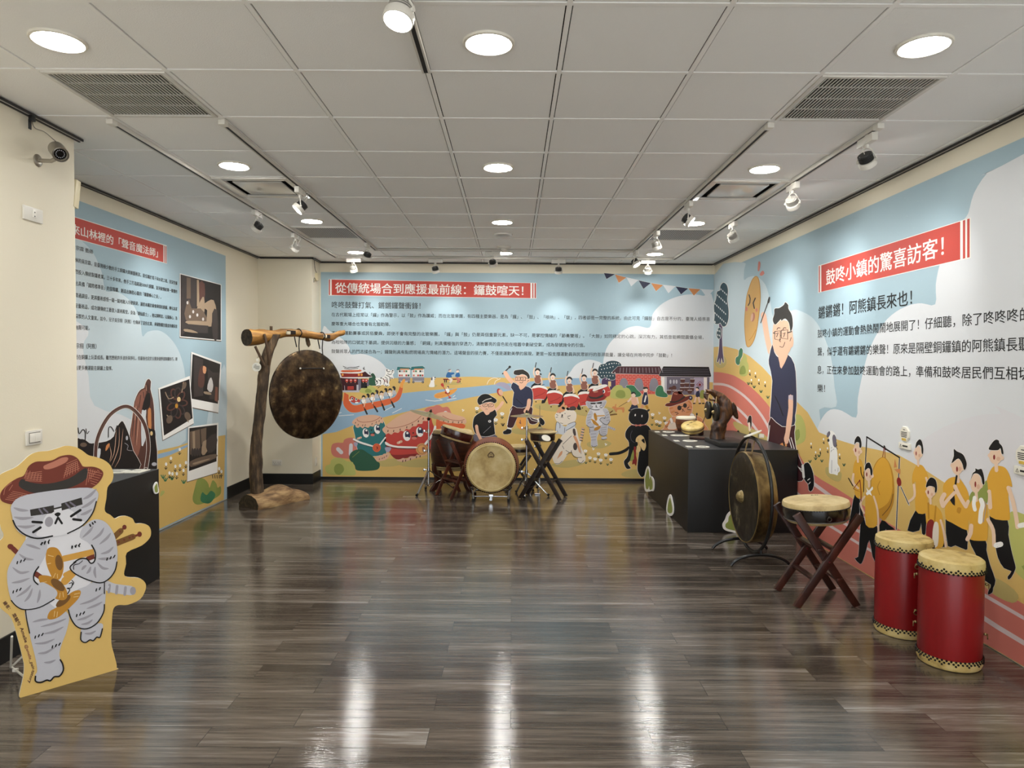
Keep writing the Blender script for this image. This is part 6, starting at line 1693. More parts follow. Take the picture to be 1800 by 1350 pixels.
A.end()
A.part('running_track', 1.1, 'coral running track with pale lane lines').Z(0, 0, 1)
A.f('track', P2('1254.6 654 1262 654 1270 655 1280 657 1290 660 1300 665.5 1310 672 1322 682 1335 694 1348 709 1360 725 1370 738 1380 752 1390 770 1400 790 1412 811 1425 830 1447 845 1470 858 1520 890 1560 918 1600 942 1700 1003 1800 1062') + [wp(2.0, .2), wp(2.0, .014)] + P2('1800 1171 1720 1124 1600 1053 1500 995 1400 935 1330 892 1300 850 1290 800 1254.6 760'), 0)
for a in ('1254.8 675 1272 676 1290 683 1315 702 1340 732 1360 770 1376 810', '1254.8 700 1275 703 1297 718 1320 742 1345 780 1362 830', '1270 722 1295 738 1318 765 1335 800'): A.l('line', 4.2, a)
A.l('line', 6, [(1375, 790), (1430, 850), (1510, 905), (1600, 965), (1720, 1040)] + [wp(2.4, .19)], 2)
A.l('line', 5, '1380 850 1440 895 1540 950', 2).l('line', 8, [(1540, 950), (1720, 1080), (1800, 1130)] + [wp(2.7, .08)], 2).l('line', 4.5, '1400 880 1460 925 1560 985', 2)
A.f('shade', '1290 741 1310 748 1345 765 1350 775 1325 772 1295 755')
A.end()
A.part('tree_drawing', 1.2, 'dark tree with white dots near the corner').Z(1230, 450, 5.87)
A.e('shade', 216, 1090, 62, 68)
A.f('purple', '200 700 215 660 235 690 232 850 240 1000 250 1090 240 1100 225 1050 215 1112 205 1110 205 1050 190 1095 178 1085 195 1000 205 850', 2, 8)
A.f('darkteal', '150 560 150 500 170 440 180 370 210 355 215 310 245 275 280 300 293 360 285 440 290 490 300 570 295 660 270 720 235 725 215 690 195 700 165 700 150 670 155 620', 3, 10)
A.f('darkteal', '178 780 190 750 215 740 222 800 210 850 190 850 176 820', 3, 8)
for x0, y0, n_ in ((222, 345, 4), (185, 405, 6), (160, 495, 7), (160, 590, 7), (160, 680, 1), (190, 770, 2), (188, 815, 2)):
    for k in range(n_): A.e('vwh', x0 + 18 * k, y0 + (17 if n_ > 3 else 6) * k, 4.5, 11, -15)
A.end()
A.part('bush_drawing', 1.2).Z(1230, 450, 5.87)
A.f('green', '372 1100 375 1050 400 1030 405 980 425 950 445 970 440 1030 420 1070 415 1110 395 1125', 3, 8).f('lgreen', '410 1200 415 1100 440 1060 455 1010 485 1040 490 1090 505 1130 500 1210 470 1240 425 1235', 3).f('olive', '412 1215 425 1150 455 1130 475 1170 470 1215', 3).end()
A.part('gong_face_drawing', 1.3, 'drawn golden gong with a crying face and motion marks').Z(1230, 450, 5.87)
A.f('gold', '468 720 475 560 490 420 515 330 545 250 580 213 605 240 620 340 622 460 605 620 585 760 555 870 515 930 485 910', 3, 14, 'dyel')
A.l('bk', 11, '510 400 522 440 518 480 502 510', 0).l('bk', 12, '575 435 553 485 565 540', 0).e('coral', 484, 548, 10, 24).e('coral', 588, 558, 10, 20)
A.e('tan', 550, 630, 21, 48, 8).e('peach', 540, 632, 12, 42, 8).l('dyel', 7, '510 870 545 830 580 760', 3)
A.f('coral', '605 70 615 55 628 75 618 150 600 150', 2).f('coral', '618 190 650 150 670 180 640 205', 2).end()
# the big drummer
A.part('person_drawing', 1.6, 'large drawn person in navy shirt beating a gong').Z(1330, 520, 3.75)
A.l('skin', 34, '92 370 70 270 48 130', 3).e('skin', 45, 128, 16, 22).l('ink', 6, '28 178 75 45', 0).f('ink', '72 40 82 8 90 12 86 42 76 50')
A.f('plum', '95 800 245 830 250 900 260 1000 300 1110 325 1120 320 1180 300 1220 255 1215 225 1160 215 1090 160 1080 70 1060 66 1020 80 900', 2, 6)
A.l('wh', 4, '88 855 78 940 66 1035', 2)
for dx in (0, 16): A.l('wh', 5, [(212 + dx, 935), (232 + dx, 1000), (262 + dx * .6, 1110 + dx), (300, 1160 - dx)], 0)
A.f('bk', '310 1120 330 1100 350 1108 375 1170 380 1250 362 1288 345 1280 340 1240 310 1200', 2, 5).l('wh', 16, '305 1120 312 1195', 0).l('wh', 5, '338 1215 352 1205', 0).l('wh', 5, '345 1240 356 1228', 0)
A.f('navy', '85 400 105 320 118 370 150 410 205 385 250 450 262 560 265 720 255 790 250 850 170 860 100 800 90 780 105 560 82 450', 2, 6)
A.f('skin', '145 380 152 440 165 480 205 400 200 380', 2)
A.f('skin', '112 190 160 160 225 180 240 260 235 320 210 380 170 405 130 385 108 320', 3).e('skin', 232, 300, 13, 40)
A.f('ink', '108 160 118 120 120 85 150 80 180 60 190 42 210 60 212 85 235 130 240 200 225 235 215 180 190 150 165 165 160 155 125 190', 3, 5)
for x0, x1, y0 in ((121, 158, 235), (164, 206, 228)): A.l('ink', 5, [(x0, y0), (x1, y0 - 4), (x1, y0 + 58), (x0, y0 + 50), (x0, y0)], 0)
A.l('ink', 7, '112 245 122 246', 0).l('ink', 5, '158 262 164 262', 0).l('ink', 7, '206 244 232 236', 0)
for x in (130, 176): A.l('ink', 5, [(x, 250), (x + 14, 242), (x + 4, 270)], 0)
for x in (136, 175): A.l('ink', 5, [(x, 222), (x + 8, 210), (x + 20, 212)], 2)
A.l('ink', 5, '155 285 152 300 160 302', 0).l('ink', 4, '154 333 175 338 188 306', 3).l('ink', 4, '222 298 230 275', 0).l('bk', 5, '122 660 150 720 176 790', 2)
A.f('skin', '212 660 240 660 242 740 235 830 222 900 210 970 190 972 182 940 192 900 200 820 212 740', 2).f('cuff', '212 655 242 655 243 688 212 682', 0)
A.f('orb', '118 1130 128 1040 155 980 185 970 212 1000 222 1090 212 1200 190 1280 165 1300 140 1280 122 1220', 4).f('horange', '125 1120 140 1030 170 985 200 1005 210 1090 200 1190 175 1270 150 1260', 4).f('rust', '146 1130 158 1110 170 1150 150 1170', 2).l('sand', 4, '198 1085 205 1130 190 1200 168 1235', 3).l('sand', 4, '158 1080 150 1110', 0)
A.l('bk', 10, '180 970 185 985', 0).l('bk', 10, '205 990 208 1005', 0).end()
A.part('bush_drawing', 1.2).Z(1330, 520, 3.75).f('lgreen', '250 800 285 785 310 820 325 880 320 950 285 975 250 970', 3).f('olive', '252 900 280 880 285 930 262 955', 3).end()
A.part('runner_drawing', 1.5, 'two small drawn runners on the track').Z(1240, 740, 5)
A.f('black2', '275 100 292 82 305 110 300 150 285 160', 3).e('skin2', 295, 130, 10, 22).f('black2', '370 10 385 -45 405 -40 408 10 405 50 395 80 385 40', 3, 5).l('skin2', 18, '385 20 390 80', 0).l('black2', 22, '395 110 395 200', 0).end()
# heading and text
A.part('heading_banner', 1.2, 'red banner with white heading characters').Z(1420, 370, 4.092)
A.f('wh', '76 397 1174 50 1174 342 76 593', 0).f('red', '80 400 88 398 88 587 80 590', 0).f('red', '98 395 1098 79 1098 352 98 585', 0).f('red', '1117 73 1134 67 1134 343 1117 348', 0).f('red', '1148 62 1166 57 1166 336 1148 340', 0).end()
hb = A.last
A.part('heading_text', 1.6, parent=hb).Z(0, 0, 1).t('wh', '鼓咚小鎮的驚喜訪客!', (1452, 502), (1681, 445), (1452, 475), n=10, bold=.012).end()
A.tl('bk', '鏘鏘鏘!阿熊鎮長來也!', (1438.5, 561), (1618, 534), (1438.5, 539.5), n=11, bold=.006)
A.tl('bk', '鼓咚小鎮的運動會熱熱鬧鬧地展開了!仔細聽,除了咚咚咚的鼓', (1437.2, 594), (1791.5, 565.5), (1437.2, 579.5), n=26, bold=.004)
A.tl('bk', '聲,似乎還有鏘鏘鏘的樂聲!原來是隔壁銅鑼鎮的阿熊鎮長聽到消', (1437.2, 625.8), (1790, 617), (1437.2, 611), n=26, bold=.004)
A.tl('bk', '息,正在來參加鼓咚運動會的路上,準備和鼓咚居民們互相切磋同', (1436.6, 657), (1790, 668), (1436.6, 642.7), n=26, bold=.004)
A.tl('bk', '樂!', (1436.6, 689), (1458, 690.5), (1436.6, 675), n=2, bold=.004)
A.end()
# dog and flowers
A.part('dog_drawing', 1.4, 'drawn white dog with dark ears').Z(1440, 760, 13.5)
A.f('shade', '150 900 200 820 500 930 535 1050 500 1150 400 1160 250 1080 170 990', 3)
A.f('vwh', '240 960 235 760 255 560 250 330 220 240 240 60 270 -40 330 -20 400 80 410 330 440 520 440 740 490 820 495 920 450 960 440 1020 380 1000 310 985', 2)
A.f('slate', '190 100 200 30 240 -20 260 20 240 80 205 115', 3, 14, 'ink').f('slate', '325 150 340 70 370 70 400 150 410 300 385 350 345 300', 3, 14, 'ink').e('ink', 222, 190, 26, 38)
A.l('ink', 14, '400 340 440 400', 0).l('gr2', 10, '305 660 300 960', 0).l('gr2', 10, '385 880 385 920', 0).l('gr2', 10, '455 840 450 930', 0)
for a in ('290 370 305 362', '285 460 310 415', '340 410 352 400'): A.l('ink', 9, a, 0)
A.end()
for x, y in ((1448, 772), (1455, 788), (1442, 790), (1426, 780), (1434, 795), (1470, 776), (1476, 799), (1318, 652), (1328, 656), (1334, 668), (1321, 668), (1345, 672)):
    A.part('flower_drawing', 1.3).Z(0, 0, 1).e('vwh', x, y, 1.3, 2).l('ink', 1.3, [(x + .5, y + 4), (x + 1, y + 8)], 0).l('ink', 1, [(x - 1.3, y + 5.5), (x + 1, y + 8)], 0)
for x, y in ((1445, 812), (1434, 808), (1484, 819), (1424, 813), (1440, 803), (1316, 676), (1326, 682), (1338, 690), (1350, 700)): A.part('grass_drawing', 1.3).Z(0, 0, 1).grass(x, y, 1.3, 'dgreen')
A.end()
# procession with the hanging gong
A.part('gong_frame_drawing', 1.5, 'drawn large gong carried on a black pole frame').Z(1480, 740, 4.82)
A.l('wh', 14, '197 440 212 135 490 310 462 920', 0).l('bk', 8, '197 440 212 135', 0).l('bk', 12, '212 135 490 310', 0).l('bk', 8, '490 310 462 920', 0)
A.l('dred', 5, '358 230 345 315', 0).l('dred', 5, '364 230 368 315', 0).l('bk', 12, '360 212 372 240', 0)
A.f('dyel', '245 640 255 460 290 350 350 305 400 350 435 450 446 600 430 720 380 820 340 845 290 760', 4).f('yel', '250 620 262 450 300 350 350 310 395 350 420 440 432 560 400 680 330 740 280 740', 4).l('dyel', 7, '325 510 305 560 322 625', 3).l('dbr', 7, '345 800 410 720 435 620', 3).l('dyel', 6, '430 480 432 560', 0)
A.f('orb', '450 320 468 390 442 395', 0).f('orb', '445 410 497 405 497 455', 0).e('dred', 486, 515, 19, 38, -8).l('wh', 12, '500 555 572 712', 0).l('bk', 7, '500 555 572 712', 0).l('gr2', 9, '330 830 375 920', 0).f('bk', '340 840 400 880 450 920 370 925 300 960', 2).end()
def marcher(name, lab, lev, Zf, head, hair, shirt, pants, arms, extra=None, mouth=None):
    A.part(name, lev, lab).Z(*Zf)
    for q in pants: A.f('bk', q, 2, 4 if Zf[2] < 6 else 6, 'sand' if False else 'cl')
    A.f('yel', shirt, 3)
    for wd, q in arms: A.l('skin3', wd, q, 3)
    x, y, rx, ry = head
    A.e('skin3', x, y, rx, ry).e('skin3', x + rx * .95, y + ry * .25, rx * .35, ry * .28).e('skin3', x - rx * .9, y - ry * .05, rx * .3, ry * .25)
    A.l('skin3', rx * .55, [(x + rx * .05, y + ry * .7), (x + rx * .15, y + ry * 1.75)], 0)
    A.f('bk', hair, 3, 5 if Zf[2] < 6 else 8)
    mx, my = mouth or (x - rx * .45, y + ry * .05)
    A.e('dred', mx, my, rx * .16, ry * .3).e('peach', x + rx * .45, y + ry * .35, rx * .3, ry * .25)
    if extra: extra()
    A.end()
marcher('person_drawing', 'drawn person in yellow shirt behind the triangle player', 1.7, (1480, 740, 4.82), (133, 245, 32, 58), '108 200 112 160 135 128 158 145 168 190 165 225 150 222 148 185 125 180', '95 440 105 360 135 320 170 340 188 440 185 560 165 660 110 620 112 480', ['112 620 165 660 150 780 100 860 55 990 20 1000 0 1010 60 860 85 740'], [(18, '100 450 95 520 140 570')], lambda: (A.l('bk', 7, '162 390 165 440 182 485', 3), A.l('bk', 8, '58 485 95 550', 0)))
marcher('person_drawing', 'drawn child with white scarf playing a triangle', 1.9, (1480, 740, 4.82), (228, 450, 34, 60), '196 420 205 365 235 352 250 380 262 420 258 460 246 455 240 410 222 400', '200 660 190 640 205 600 255 600 290 640 300 760 295 890 205 880', ['150 640 205 880 300 890 300 960 330 1130 328 1220 300 1306 290 1300 300 1230 262 1150 235 1010 210 1090 180 1185 155 1212 108 1160 140 1150 150 1000 160 850'], [(16, '272 640 305 760 312 940'), (16, '195 640 160 700 190 780')], lambda: (A.f('vwh', '205 560 230 590 260 555 265 580 245 600 258 635 235 620 215 630 205 610 218 595', 2), A.l('dred', 7, '155 500 100 575 165 605 155 500', 0), A.l('dred', 6, '165 600 165 680', 0), A.l('bk', 6, '190 430 185 600', 0)))
marcher('person_drawing', 'drawn tall person in yellow shirt with a gong beater', 1.7, (1560, 760, 5.625), (303, 205, 36, 72), '280 145 290 100 322 68 345 95 358 160 355 210 342 205 335 140 310 125 285 155', '250 510 250 420 280 340 320 320 360 340 405 430 410 520 400 700 380 800 280 770 285 500', ['282 770 378 795 380 1000 345 1000 335 890 318 970 200 970'], [(24, '265 520 270 630 205 690'), (20, '385 450 395 480')])
marcher('person_drawing', 'drawn child in yellow with a red drum at the waist', 1.9, (1560, 760, 5.625), (425, 590, 40, 65), '385 530 400 480 435 445 480 470 495 540 488 590 472 590 470 545 420 530 390 545', '385 880 390 760 420 700 450 720 500 740 540 800 555 900 560 1000 550 1130 440 1130', ['400 1000 560 1000 575 1130 420 1130'], [(22, '530 870 560 980 580 1130')], lambda: (A.l('dyel', 16, '408 700 412 850', 0), A.l('dyel', 16, '482 730 470 880', 0), A.f('dred', '385 990 395 900 430 860 465 890 450 1000 440 1130 400 1120', 3), A.f('calico', '450 990 470 890 505 900 512 1000 500 1120 455 1130', 3)))
def pipe():
    A.l('bk', 26, '918 725 900 850', 0); A.l('bk', 14, '885 900 895 960', 0); A.f('black2', '850 1000 885 960 895 1120 830 1045', 2); A.l('skin3', 50, '895 860 950 980 1040 1130', 3); A.l('skin3', 46, '890 945 800 1040 740 1120', 3); A.l('skin3', 60, '740 1120 720 1040 755 970', 3); A.l('skin3', 46, '1040 1130 1070 1060', 0); A.f('dyel', '930 1140 980 1150 960 1220 920 1200', 2)
marcher('person_drawing', 'drawn person in yellow shirt blowing a pipe', 1.8, (1560, 740, 7.5), (925, 590, 76, 120), '850 550 880 460 880 370 920 400 1000 440 1040 520 1050 580 1030 640 1010 635 990 560 940 495 870 545', '740 950 740 850 810 760 930 740 1010 830 1060 920 1080 1010 1090 1200 1070 1350 1050 1440 850 1340 770 1280 760 1060', ['770 1300 850 1340 1050 1430 1060 1640 1040 1700 900 1640 800 1650'], [], pipe, (922, 635))
def towel():
    A.l('vwh', 50, '1155 1010 1145 1100 1160 1170', 3); A.l('vwh', 60, '1240 1040 1260 1110 1240 1200 1230 1330', 3); A.l('gr2', 10, '1290 1060 1300 1150 1270 1330', 3)
A.part('backpack_drawing', 1.8).Z(1560, 740, 7.5).f('olive', '1090 1100 1090 980 1140 920 1230 900 1310 780 1330 960 1300 1100', 3).end()
marcher('person_drawing', 'drawn person with white towel and a water bottle', 2.0, (1560, 740, 7.5), (1170, 820, 72, 130), '1105 770 1130 690 1165 660 1165 625 1200 640 1240 630 1260 660 1280 740 1285 830 1260 830 1240 740 1195 695 1140 700', '1080 1300 1075 1180 1110 1060 1180 1040 1290 1060 1320 1180 1330 1400 1320 1560 1280 1580 1090 1560 1110 1420', ['1080 1560 1300 1580 1310 1700 1360 1900 1430 2100 1400 2200 1390 2260 1330 2290 1340 2230 1370 2160 1250 2080 1190 1980 1170 1760'], [(56, '1110 1380 1100 1480 1060 1560'), (48, '1330 1300 1400 1440 1410 1640')], lambda: (towel(), A.l('vwh', 70, '1440 1640 1500 1625', 0), A.l('gr', 10, '1450 1620 1460 1660', 0)), (1165, 835))
marcher('person_drawing', 'drawn tall person in yellow shirt at the right edge', 1.7, (1560, 740, 7.5), (1430, 460, 86, 110), '1350 380 1350 340 1400 270 1440 245 1475 260 1480 290 1520 340 1535 430 1510 430 1495 360 1460 385', '1310 900 1320 760 1380 620 1460 590 1560 620 1620 730 1650 870 1610 860 1600 1000 1620 1250 1590 1310 1360 1260 1350 1000', ['1350 1250 1590 1310 1600 1500 1650 1750 1690 1900 1690 1960 1640 2060 1600 2090 1590 2050 1640 1980 1540 1940 1460 1800 1420 1600'], [(54, '1345 930 1360 1140'), (56, '1600 880 1660 1060 1700 1260 1720 1400')], lambda: (A.l('vwh', 66, '1750 1380 1850 1360', 0),), (1412, 478))
A.part('hedge_drawing', 1.3).Z(0, 0, 1).f('lgreen', [(1772, 912), (1790, 900), wp(3.3, .78), wp(2.9, .86), wp(2.5, .7), wp(2.4, .4), wp(2.9, .34), wp(3.3, .4), (1790, 1010), (1776, 980)], 3).f('olive', [wp(3.55, .52), wp(3.2, .62), wp(2.8, .6), wp(2.7, .38), wp(3.2, .4)], 3).f('shade', '1720 1010 1760 1020 1790 1045 1780 1060 1740 1040', 3).end()
# exhibit label plates on the wall
for k, (y, z, wd) in enumerate(((4.63, 1.10, .10), (3.55, 1.098, .105))):
    which = ['above the drawn hanging gong', 'at the right edge of the view'][k]
    t = thing('label_plate', 'white octagonal label plate on the right mural, ' + which, 'label', (XR - .005, y, z), PI / 2 * -1, 'label plates on the right mural')
    bm = BM(); lathe(bm, [(0, .0), (.056, .0), (.056, -.008), (.052, -.011), (0, -.011)], 8, RX(PI / 2) @ RZ(PI / 8) @ Matrix.Diagonal((1, 1, -1, 1)))
    for v in bm.verts: v.co.y = -abs(v.co.y)
    obj('plate', bm, card_m, t, 20)
    bm = BM()
    for j, (z_, w_) in enumerate(((.03, .022), (.012, .07), (.002, .07), (-.008, .07), (-.018, .06))): box(bm, (0, -.0115, z_), (w_, .001, .0045))
    obj('printed_lines', bm, ink, t)
    bm = BM(); box(bm, (0, -.0115, -.036), (.05, .001, .016), bev=.0004); obj('yellow_band', bm, mat('label_yellow', '#d3b14e', .5), t)
    t = thing('label_plate', 'white rectangular caution plate on the right mural, ' + which, 'label', (XR - .005, y - .005, z - .08), -PI / 2, 'label plates on the right mural')
    bm = BM(); box(bm, (0, -.006, 0), (.13, .012, .042), bev=.002); obj('plate', bm, card_m, t)
    bm = BM(); box(bm, (.012, -.0125, 0), (.06, .001, .01))
    tube(bm, [(-.048, -.0125, -.009), (-.038, -.0125, .009), (-.028, -.0125, -.009)], .0012, 4, closed=True); obj('printed_lines', bm, ink, t)
# ------------------------------------------------------------------ left mural
LN = Vector((1, 0, 0)); LP = Vector((XL + .0045, 0, 0)); LY0 = NEAR_Y + .016; LY1 = 7.775
lmur = panel('wall_mural', 'left wall mural with photographs, gong sculpture picture and red heading', 'mural', (XL, LY0, 0), (0, 1, 0), LY1 - LY0, .006, MTOP, LN, art_mat('sky'))
A = Art(lmur, LP, LN, (XL, LY0, 0))
def wq(y, z):
    v = RM @ (Vector((XL + .0045, y, z)) - CAM); return (900 + FPX * v.x / v.z, 675 + FPX * v.y / v.z)
A.part('cloud_drawing', 0.28).Z(0, 350, 3.857); A.f('cl2', [wq(4.2, 2.35)] and '505 265 560 290 620 350 660 420 690 500 700 560 720 625 780 625 850 660 910 730 950 820 965 930 1000 900 1070 890 1130 920 1190 990 1230 1080 1255 1200 1260 1400 1240 1800 1070 1720 500 1700', 3)
A.part('cloud_drawing', 0.36).Z(0, 350, 3.857); A.f('cl', '480 830 600 900 560 1000 600 1200 640 1400 900 1500 1000 1720 480 1700 470 1100', 3)
A.part('cloud_drawing', 0.44).Z(0, 350, 3.857); A.f('sky', '1180 1900 1210 1750 1230 1660 1290 1640 1300 1800', 2)
A.part('cloud_drawing', 0.52).Z(0, 350, 3.857); A.f('cl2', '1480 1200 1505 1150 1530 1150 1530 1600 1400 1650 1420 1400', 2)
A.end()
A.part('meadow', .8).Z(0, 650, 3.857)
A.f('ochre', [wq(4.15, .95)] + P2('700 650 900 600 1070 548 1200 520 1340 470 1480 450 1527 442 1517 880 1300 975 1085 1077') + [wq(4.15, .012)], 0)
A.f('river', '1060 575 1150 552 1265 510 1270 522 1160 575 1060 605', 2)
A.end()
A.part('heading_banner', 1.2, 'red banner with white heading characters').Z(0, 350, 3.857)
A.f('wh', '420 92 1130 314 1130 438 420 246', 0).f('red', '420 96 1106 313 1106 428 420 242', 0).f('red', '1111 315 1116 317 1116 432 1111 430', 0).f('red', '1121 318 1127 320 1127 435 1121 433', 0).end()
hb = A.last
A.part('heading_text', 1.6, parent=hb).Z(0, 0, 1).t('wh', '來山林裡的「聲音魔法師」', (140.2, 414.5), (284, 454.5), (140.2, 397), n=11, bold=.012, lead=1).end()
A.tl('ink', '宗霖 藝師', (132.5, 439), (163, 446.8), (132.5, 431), n=4.22, bold=.006)
for s_, y0, y1 in (('林的吳宗霖,是臺灣極少數的手工銅鑼大師兼藝術家。原任職於電子與水泥工程,因深受鑼', 460.5, 501.2), ('然投入傳統製鑼產業。三十多年來,他手工打造超過5000片銅鑼,並突破傳統單一聲響的', 481, 516), ('精通調音,更將藝術感悟一鎚一鎚地融入冷硬黃銅,讓原本屬於廟會陣頭的銅鑼,轉化為宴', 522.5, 546.3), ('至藝術品,成功讓傳統工藝登入藝術殿堂。身為「銅仙居士」,他以銅明志、以鑼靜心,為', 541, 562.6), ('深厚的人文靈氣。如今,兒子吳宗栩(阿熊)也傳承了這份志業,承襲製鑼技藝並持續探索', 559.5, 577)):
    A.tl('ink', s_, (131.2, y0), (311.3, y1), (131.2, y0 - 8.2), bold=.006)
A.tl('ink', '出具備「國際標準音」的音階鑼,創造出撫慰心靈的「鑼鬱療心之音」。', (131.2, 501.5), (283, 525.5), (131.2, 493.3), bold=.006)
A.tl('ink', '無限可能。', (131.2, 579.6), (161, 580.6), (131.2, 571.4), n=5, bold=.006)
A.tl('ink', '宗栩(阿熊)', (132.5, 612.5), (174, 613.5), (132.5, 603), n=6, bold=.006)
A.tl('ink', '是在銅鑼上玩耍成長。雖然歷經許多波折與掙扎,但最後也定於父親身邊學習製鑼技巧,期', (131.2, 631.5), (311.3, 634.3), (131.2, 623.3), bold=.006)
A.tl('ink', '有更多機運能在銅鑼上發揮。', (131.2, 650.5), (200.5, 651.2), (131.2, 642.3), n=13, bold=.006)
A.end()
# printed photographs
def photo(lab, corners, border, draw, lev):
    A.part('photo_print', lev, lab).Z(270, 470, 3.4615)
    A.f('ph3', [(x - 2, y + 5) for x, y in corners], 0).f('vwh', corners, 0).f('ph1', border, 0)
    draw(); A.end()
def d1():
    A.f('ph2', '165 45 260 70 255 330 165 420', 0).f('ph4', '262 75 275 78 278 230 262 240', 0).f('ph3', '200 60 225 66 225 190 200 190', 0).f('rust2', '275 95 310 100 308 220 285 240', 2)
    A.f('ph4', '285 200 305 180 310 250 300 300 270 320 245 300', 2).f('ph3', '195 240 215 195 230 250 285 250 320 300 320 340 195 320', 2).f('ph4', '290 240 330 205 365 200 382 270 360 280 350 360 320 340 325 260', 2).f('ph1', '330 110 375 120 372 180 345 195 330 170', 3).f('ph4', '200 325 330 330 350 345 300 360 210 345', 2).f('ph2', '215 345 330 355 330 400 220 395', 0).f('ph4', '185 375 230 380 270 400 190 390', 2).f('ph2', '355 280 385 260 390 430 360 430', 2)
    for x, y in ((205, 215), (240, 270), (265, 290), (300, 315), (220, 300)): A.e('ph5', x, y, 6, 10)
photo('dark photograph of a craftsman at a workbench', [(159, 36), (411, 104), (412, 447), (159, 424)], P2('163 42 408 107 408 442 163 419'), d1, 1.2)
def d2():
    A.f('ph2', '245 540 300 560 300 780 245 790', 0).f('rust2', '275 640 290 600 305 610 310 680 300 730 270 720', 2).f('cal2', '300 600 320 610 315 645 300 640', 2).f('ph2', '325 610 360 640 400 640 395 810 340 800', 0).f('ph5', '335 690 350 670 362 720 350 760 325 740', 2).f('ph4', '305 755 340 760 350 775 310 770', 2).f('rust', '375 725 390 730 388 820 370 810', 0)
photo('instant photo of two people working in a dim workshop', [(229, 514), (412, 579), (394, 884), (219, 848)], P2('236 527 405 589 390 830 222 797'), d2, 1.4)
def d3():
    for k in range(9):
        a = 2 * PI * k / 9; c = (140 + 32 * math.cos(a), 825 + 62 * math.sin(a))
        A.e('ph2' if k % 2 else 'rust2', c[0], c[1], 36, 22, math.degrees(math.atan2(62 * math.sin(a), 32 * math.cos(a)))); A.e('ph1', c[0], c[1], 26, 14, math.degrees(math.atan2(62 * math.sin(a), 32 * math.cos(a))))
    for a in ('70 760 90 800 120 790', '180 700 170 760', '80 900 110 930', '190 900 210 940'): A.l('ph4', 6, a, 2)
    A.e('ph3', 95, 925, 18, 26, 20).e('ph3', 205, 905, 18, 26, -20).e('ph3', 185, 720, 12, 24, 20).e('sand', 152, 803, 11, 15).e('dyel', 138, 843, 9, 14)
photo('instant photo of dark metal flower petals', [(28, 735), (219, 660), (244, 948), (55, 1052)], P2('38 742 216 680 236 918 62 1024'), d3, 1.6)
def d4():
    A.f('ph3', '220 1000 280 985 285 1110 222 1140', 0).f('ph4', '235 1000 250 996 252 1100 238 1105', 0).f('ph3', '285 985 320 975 318 1060 290 1080', 0).f('ph4', '300 1060 340 1050 345 1080 310 1140 290 1130', 2).f('ph2', '320 1050 380 1010 380 1100 330 1130', 2).f('ph3', '222 1180 300 1150 380 1135 378 1160 300 1190 225 1215', 2).f('ph4', '240 1190 330 1165 335 1170 250 1200', 2)
    for x in (235, 250, 265, 280): A.e('ph2', x, 1125, 8, 26)
photo('instant photo of hands shaping a metal gong', [(210, 971), (393, 945), (388, 1248), (203, 1304)], P2('216 978 385 958 382 1180 214 1240'), d4, 1.5)
# picture of driftwood, ring and flower shaped gongs
A.part('sculpture_picture', 1.2, 'printed picture of driftwood, ring and petal gongs').Z(130, 650, 6.75)
A.f('rust2', '750 1170 700 1000 690 900 660 780 680 640 700 500 715 380 760 270 800 228 830 215 850 150 880 108 912 140 905 230 935 350 950 500 955 720 985 1170', 2, 12)
A.f('rust', '672 780 690 620 705 480 740 330 800 250 850 230 840 330 800 470 790 700 790 900 740 1050 700 950', 2)
for a in ('720 480 700 650 690 800', '760 400 740 600 720 900', '790 300 770 450', '870 150 880 220 860 330', '820 260 830 340'): A.l('ph1', 9, a, 3, False, True)
for a in ('735 430 720 600', '770 520 755 700 740 900', '850 180 860 250'): A.l('peach', 6, a, 3, False, True)
A.f('cl', '805 480 855 475 850 560 860 640 845 660 850 800 830 870 800 900 795 620', 2).f('orb', '875 480 910 460 915 600 915 700 880 680', 2).f('ph1', '850 300 900 280 900 420 860 470 810 470', 2)
A.f('ph1', '860 690 900 700 960 720 965 850 985 1170 880 1170 870 900', 2).e('sand', 917, 755, 16, 26).e('gr', 950, 1120, 30, 22)
A.f('ph1', '30 1200 30 840 70 822 130 830 180 870 240 870 380 850 470 790 500 680 520 660 565 608 600 650 660 800 700 960 760 1060 770 1175 400 1175 220 1100', 2, 8)
A.f('cl', '275 945 315 940 300 1050 270 1040', 2)
for a in ('500 700 490 850 470 1000 420 1100', '535 680 530 900 480 1060 440 1150', '580 700 560 900 540 1050 480 1160', '420 900 440 1000 420 1080'): A.l('peach', 7, a, 3, False, True)
A.f('orb', '370 960 380 900 415 870 420 900 390 950', 2).e('ph3', 110, 890, 40, 26).l('gr2', 6, '600 870 640 900 630 950 690 960', 3)
A.l('ink', 12, '45 690 60 760 100 710 130 740 130 830', 3).l('ink', 9, '140 700 150 760 175 730', 3).l('ink', 10, '405 800 410 690 440 680 470 730', 3).l('ink', 9, '490 720 510 660 520 700', 3).e('gr', 625, 810, 14, 26)
A.l('wh', 50, '250 1060 265 860 330 680 430 530 560 445 660 445 760 530 830 640 870 780 880 960 850 1180', 4).l('rust2', 40, '250 1060 265 860 330 680 430 530 560 445 660 445 760 530 830 640 870 780 880 960 850 1180', 4).l('ph3', 8, '262 900 330 690 430 540 560 455 660 455 750 535', 4)
A.end()
for x, y in ((1125, 640), (1188, 655), (1220, 650), (1243, 682), (1148, 700), (1168, 705), (1198, 705), (1218, 540), (1158, 600), (1260, 630), (1485, 670), (1500, 690)):
    A.part('flower_drawing', 1.3).Z(0, 650, 3.857).e('vwh', x, y, 8, 12).l('ink', 4, [(x, y + 14), (x - 2, y + 36)], 0).l('ink', 4, [(x - 10, y + 24), (x - 2, y + 36), (x + 8, y + 24)], 0)
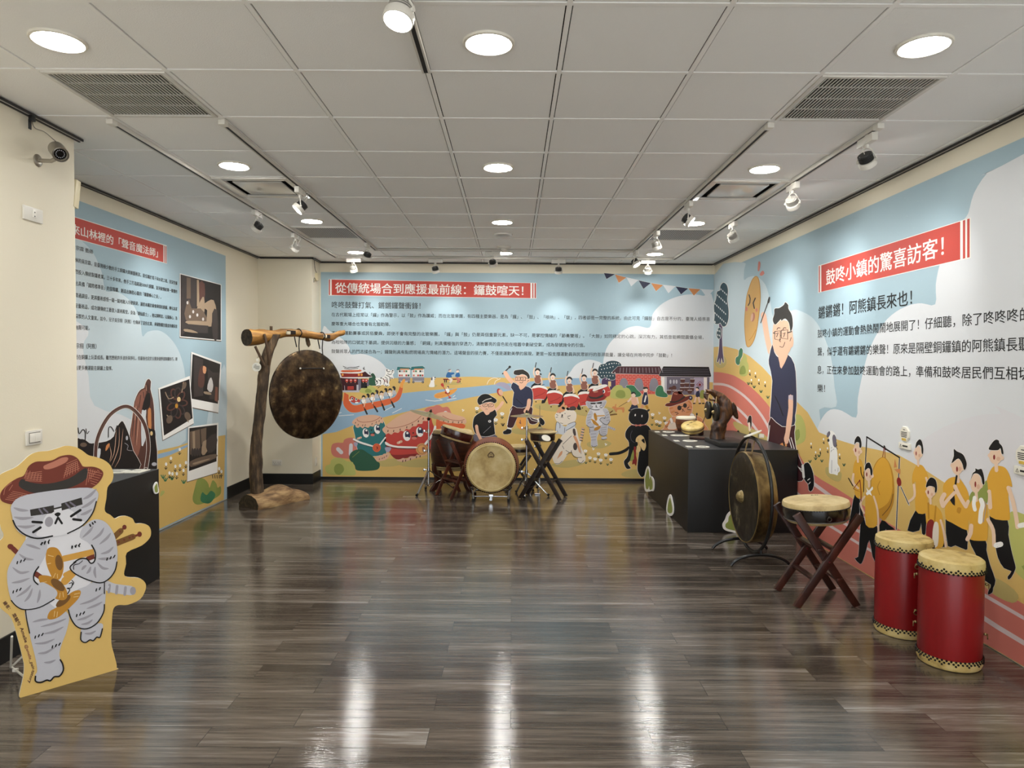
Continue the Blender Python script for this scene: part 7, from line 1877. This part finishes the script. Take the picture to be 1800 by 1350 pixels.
for x, y in ((1120, 755), (1165, 745), (1245, 770), (1105, 735)): A.part('grass_drawing', 1.3).Z(0, 650, 3.857).grass(x, y, 7, 'green')
for x in (1440, 1455, 1470, 1485, 1497): A.l('ink', 5, [(x, 715), (x + 2, 735)], 0)
A.end()
A.part('bush_drawing', 1.2, 'soft green bush').Z(0, 650, 3.857)
A.f('olive', '1305 880 1320 800 1340 740 1380 738 1410 770 1420 800 1440 750 1465 770 1475 800 1495 790 1495 840 1460 870 1420 890 1340 915', 4).f('green', '1360 890 1370 830 1400 850 1430 820 1460 850 1420 905', 4).f('lgreen', '1085 860 1090 825 1112 820 1112 838', 2).end()

# bush cut-outs fixed to the plinths
def sticker(par, P, N, frame, pts, inner, lab):
    B = Art(par, P, N, par.location)
    B.part('bush_cutout', 1, lab).Z(*frame).f('vwh', pts, 4).f('olive', inner, 4).end()
    o = B.last
    sd = o.modifiers.new('thickness', 'SOLIDIFY'); sd.thickness = .006; sd.offset = -1
PF = Vector((1.635 - .008, 0, 0))
sticker(pl_r, PF, (-1, 0, 0), (1080, 660, 4.656), '250 940 245 850 255 780 272 742 288 770 292 820 310 830 325 870 322 940 300 945 285 950', '258 920 252 850 262 800 275 760 285 800 288 850 295 825 312 870 312 925 290 935 285 905 275 930', 'green bush cutout with white edge at the rear of the long side')
sticker(pl_r, PF, (-1, 0, 0), (1080, 660, 4.656), '425 1110 430 1040 445 985 460 975 472 1010 485 1080 482 1130 462 1150 440 1140', '436 1105 440 1050 455 1000 465 1030 474 1080 472 1120 450 1128', 'green bush cutout with white edge in the middle of the long side')
sticker(pl_r, Vector((0, 6.35 - .008, 0)), (0, -1, 0), (1080, 660, 4.656), '890 1250 885 1215 905 1180 920 1140 950 1110 975 1130 1000 1200 1030 1290 960 1282 915 1270', '912 1245 910 1215 930 1195 935 1160 955 1135 975 1170 1000 1262 950 1262', 'green bush cutout with white edge on the near end')
sticker(pl_l, Vector((-2.535 + .008, 0, 0)), (1, 0, 0), (0, 650, 3.857), '1040 800 1050 770 1065 760 1072 790 1076 830 1050 840', '1046 800 1054 780 1064 772 1068 800 1068 828 1052 830', 'green bush cutout')
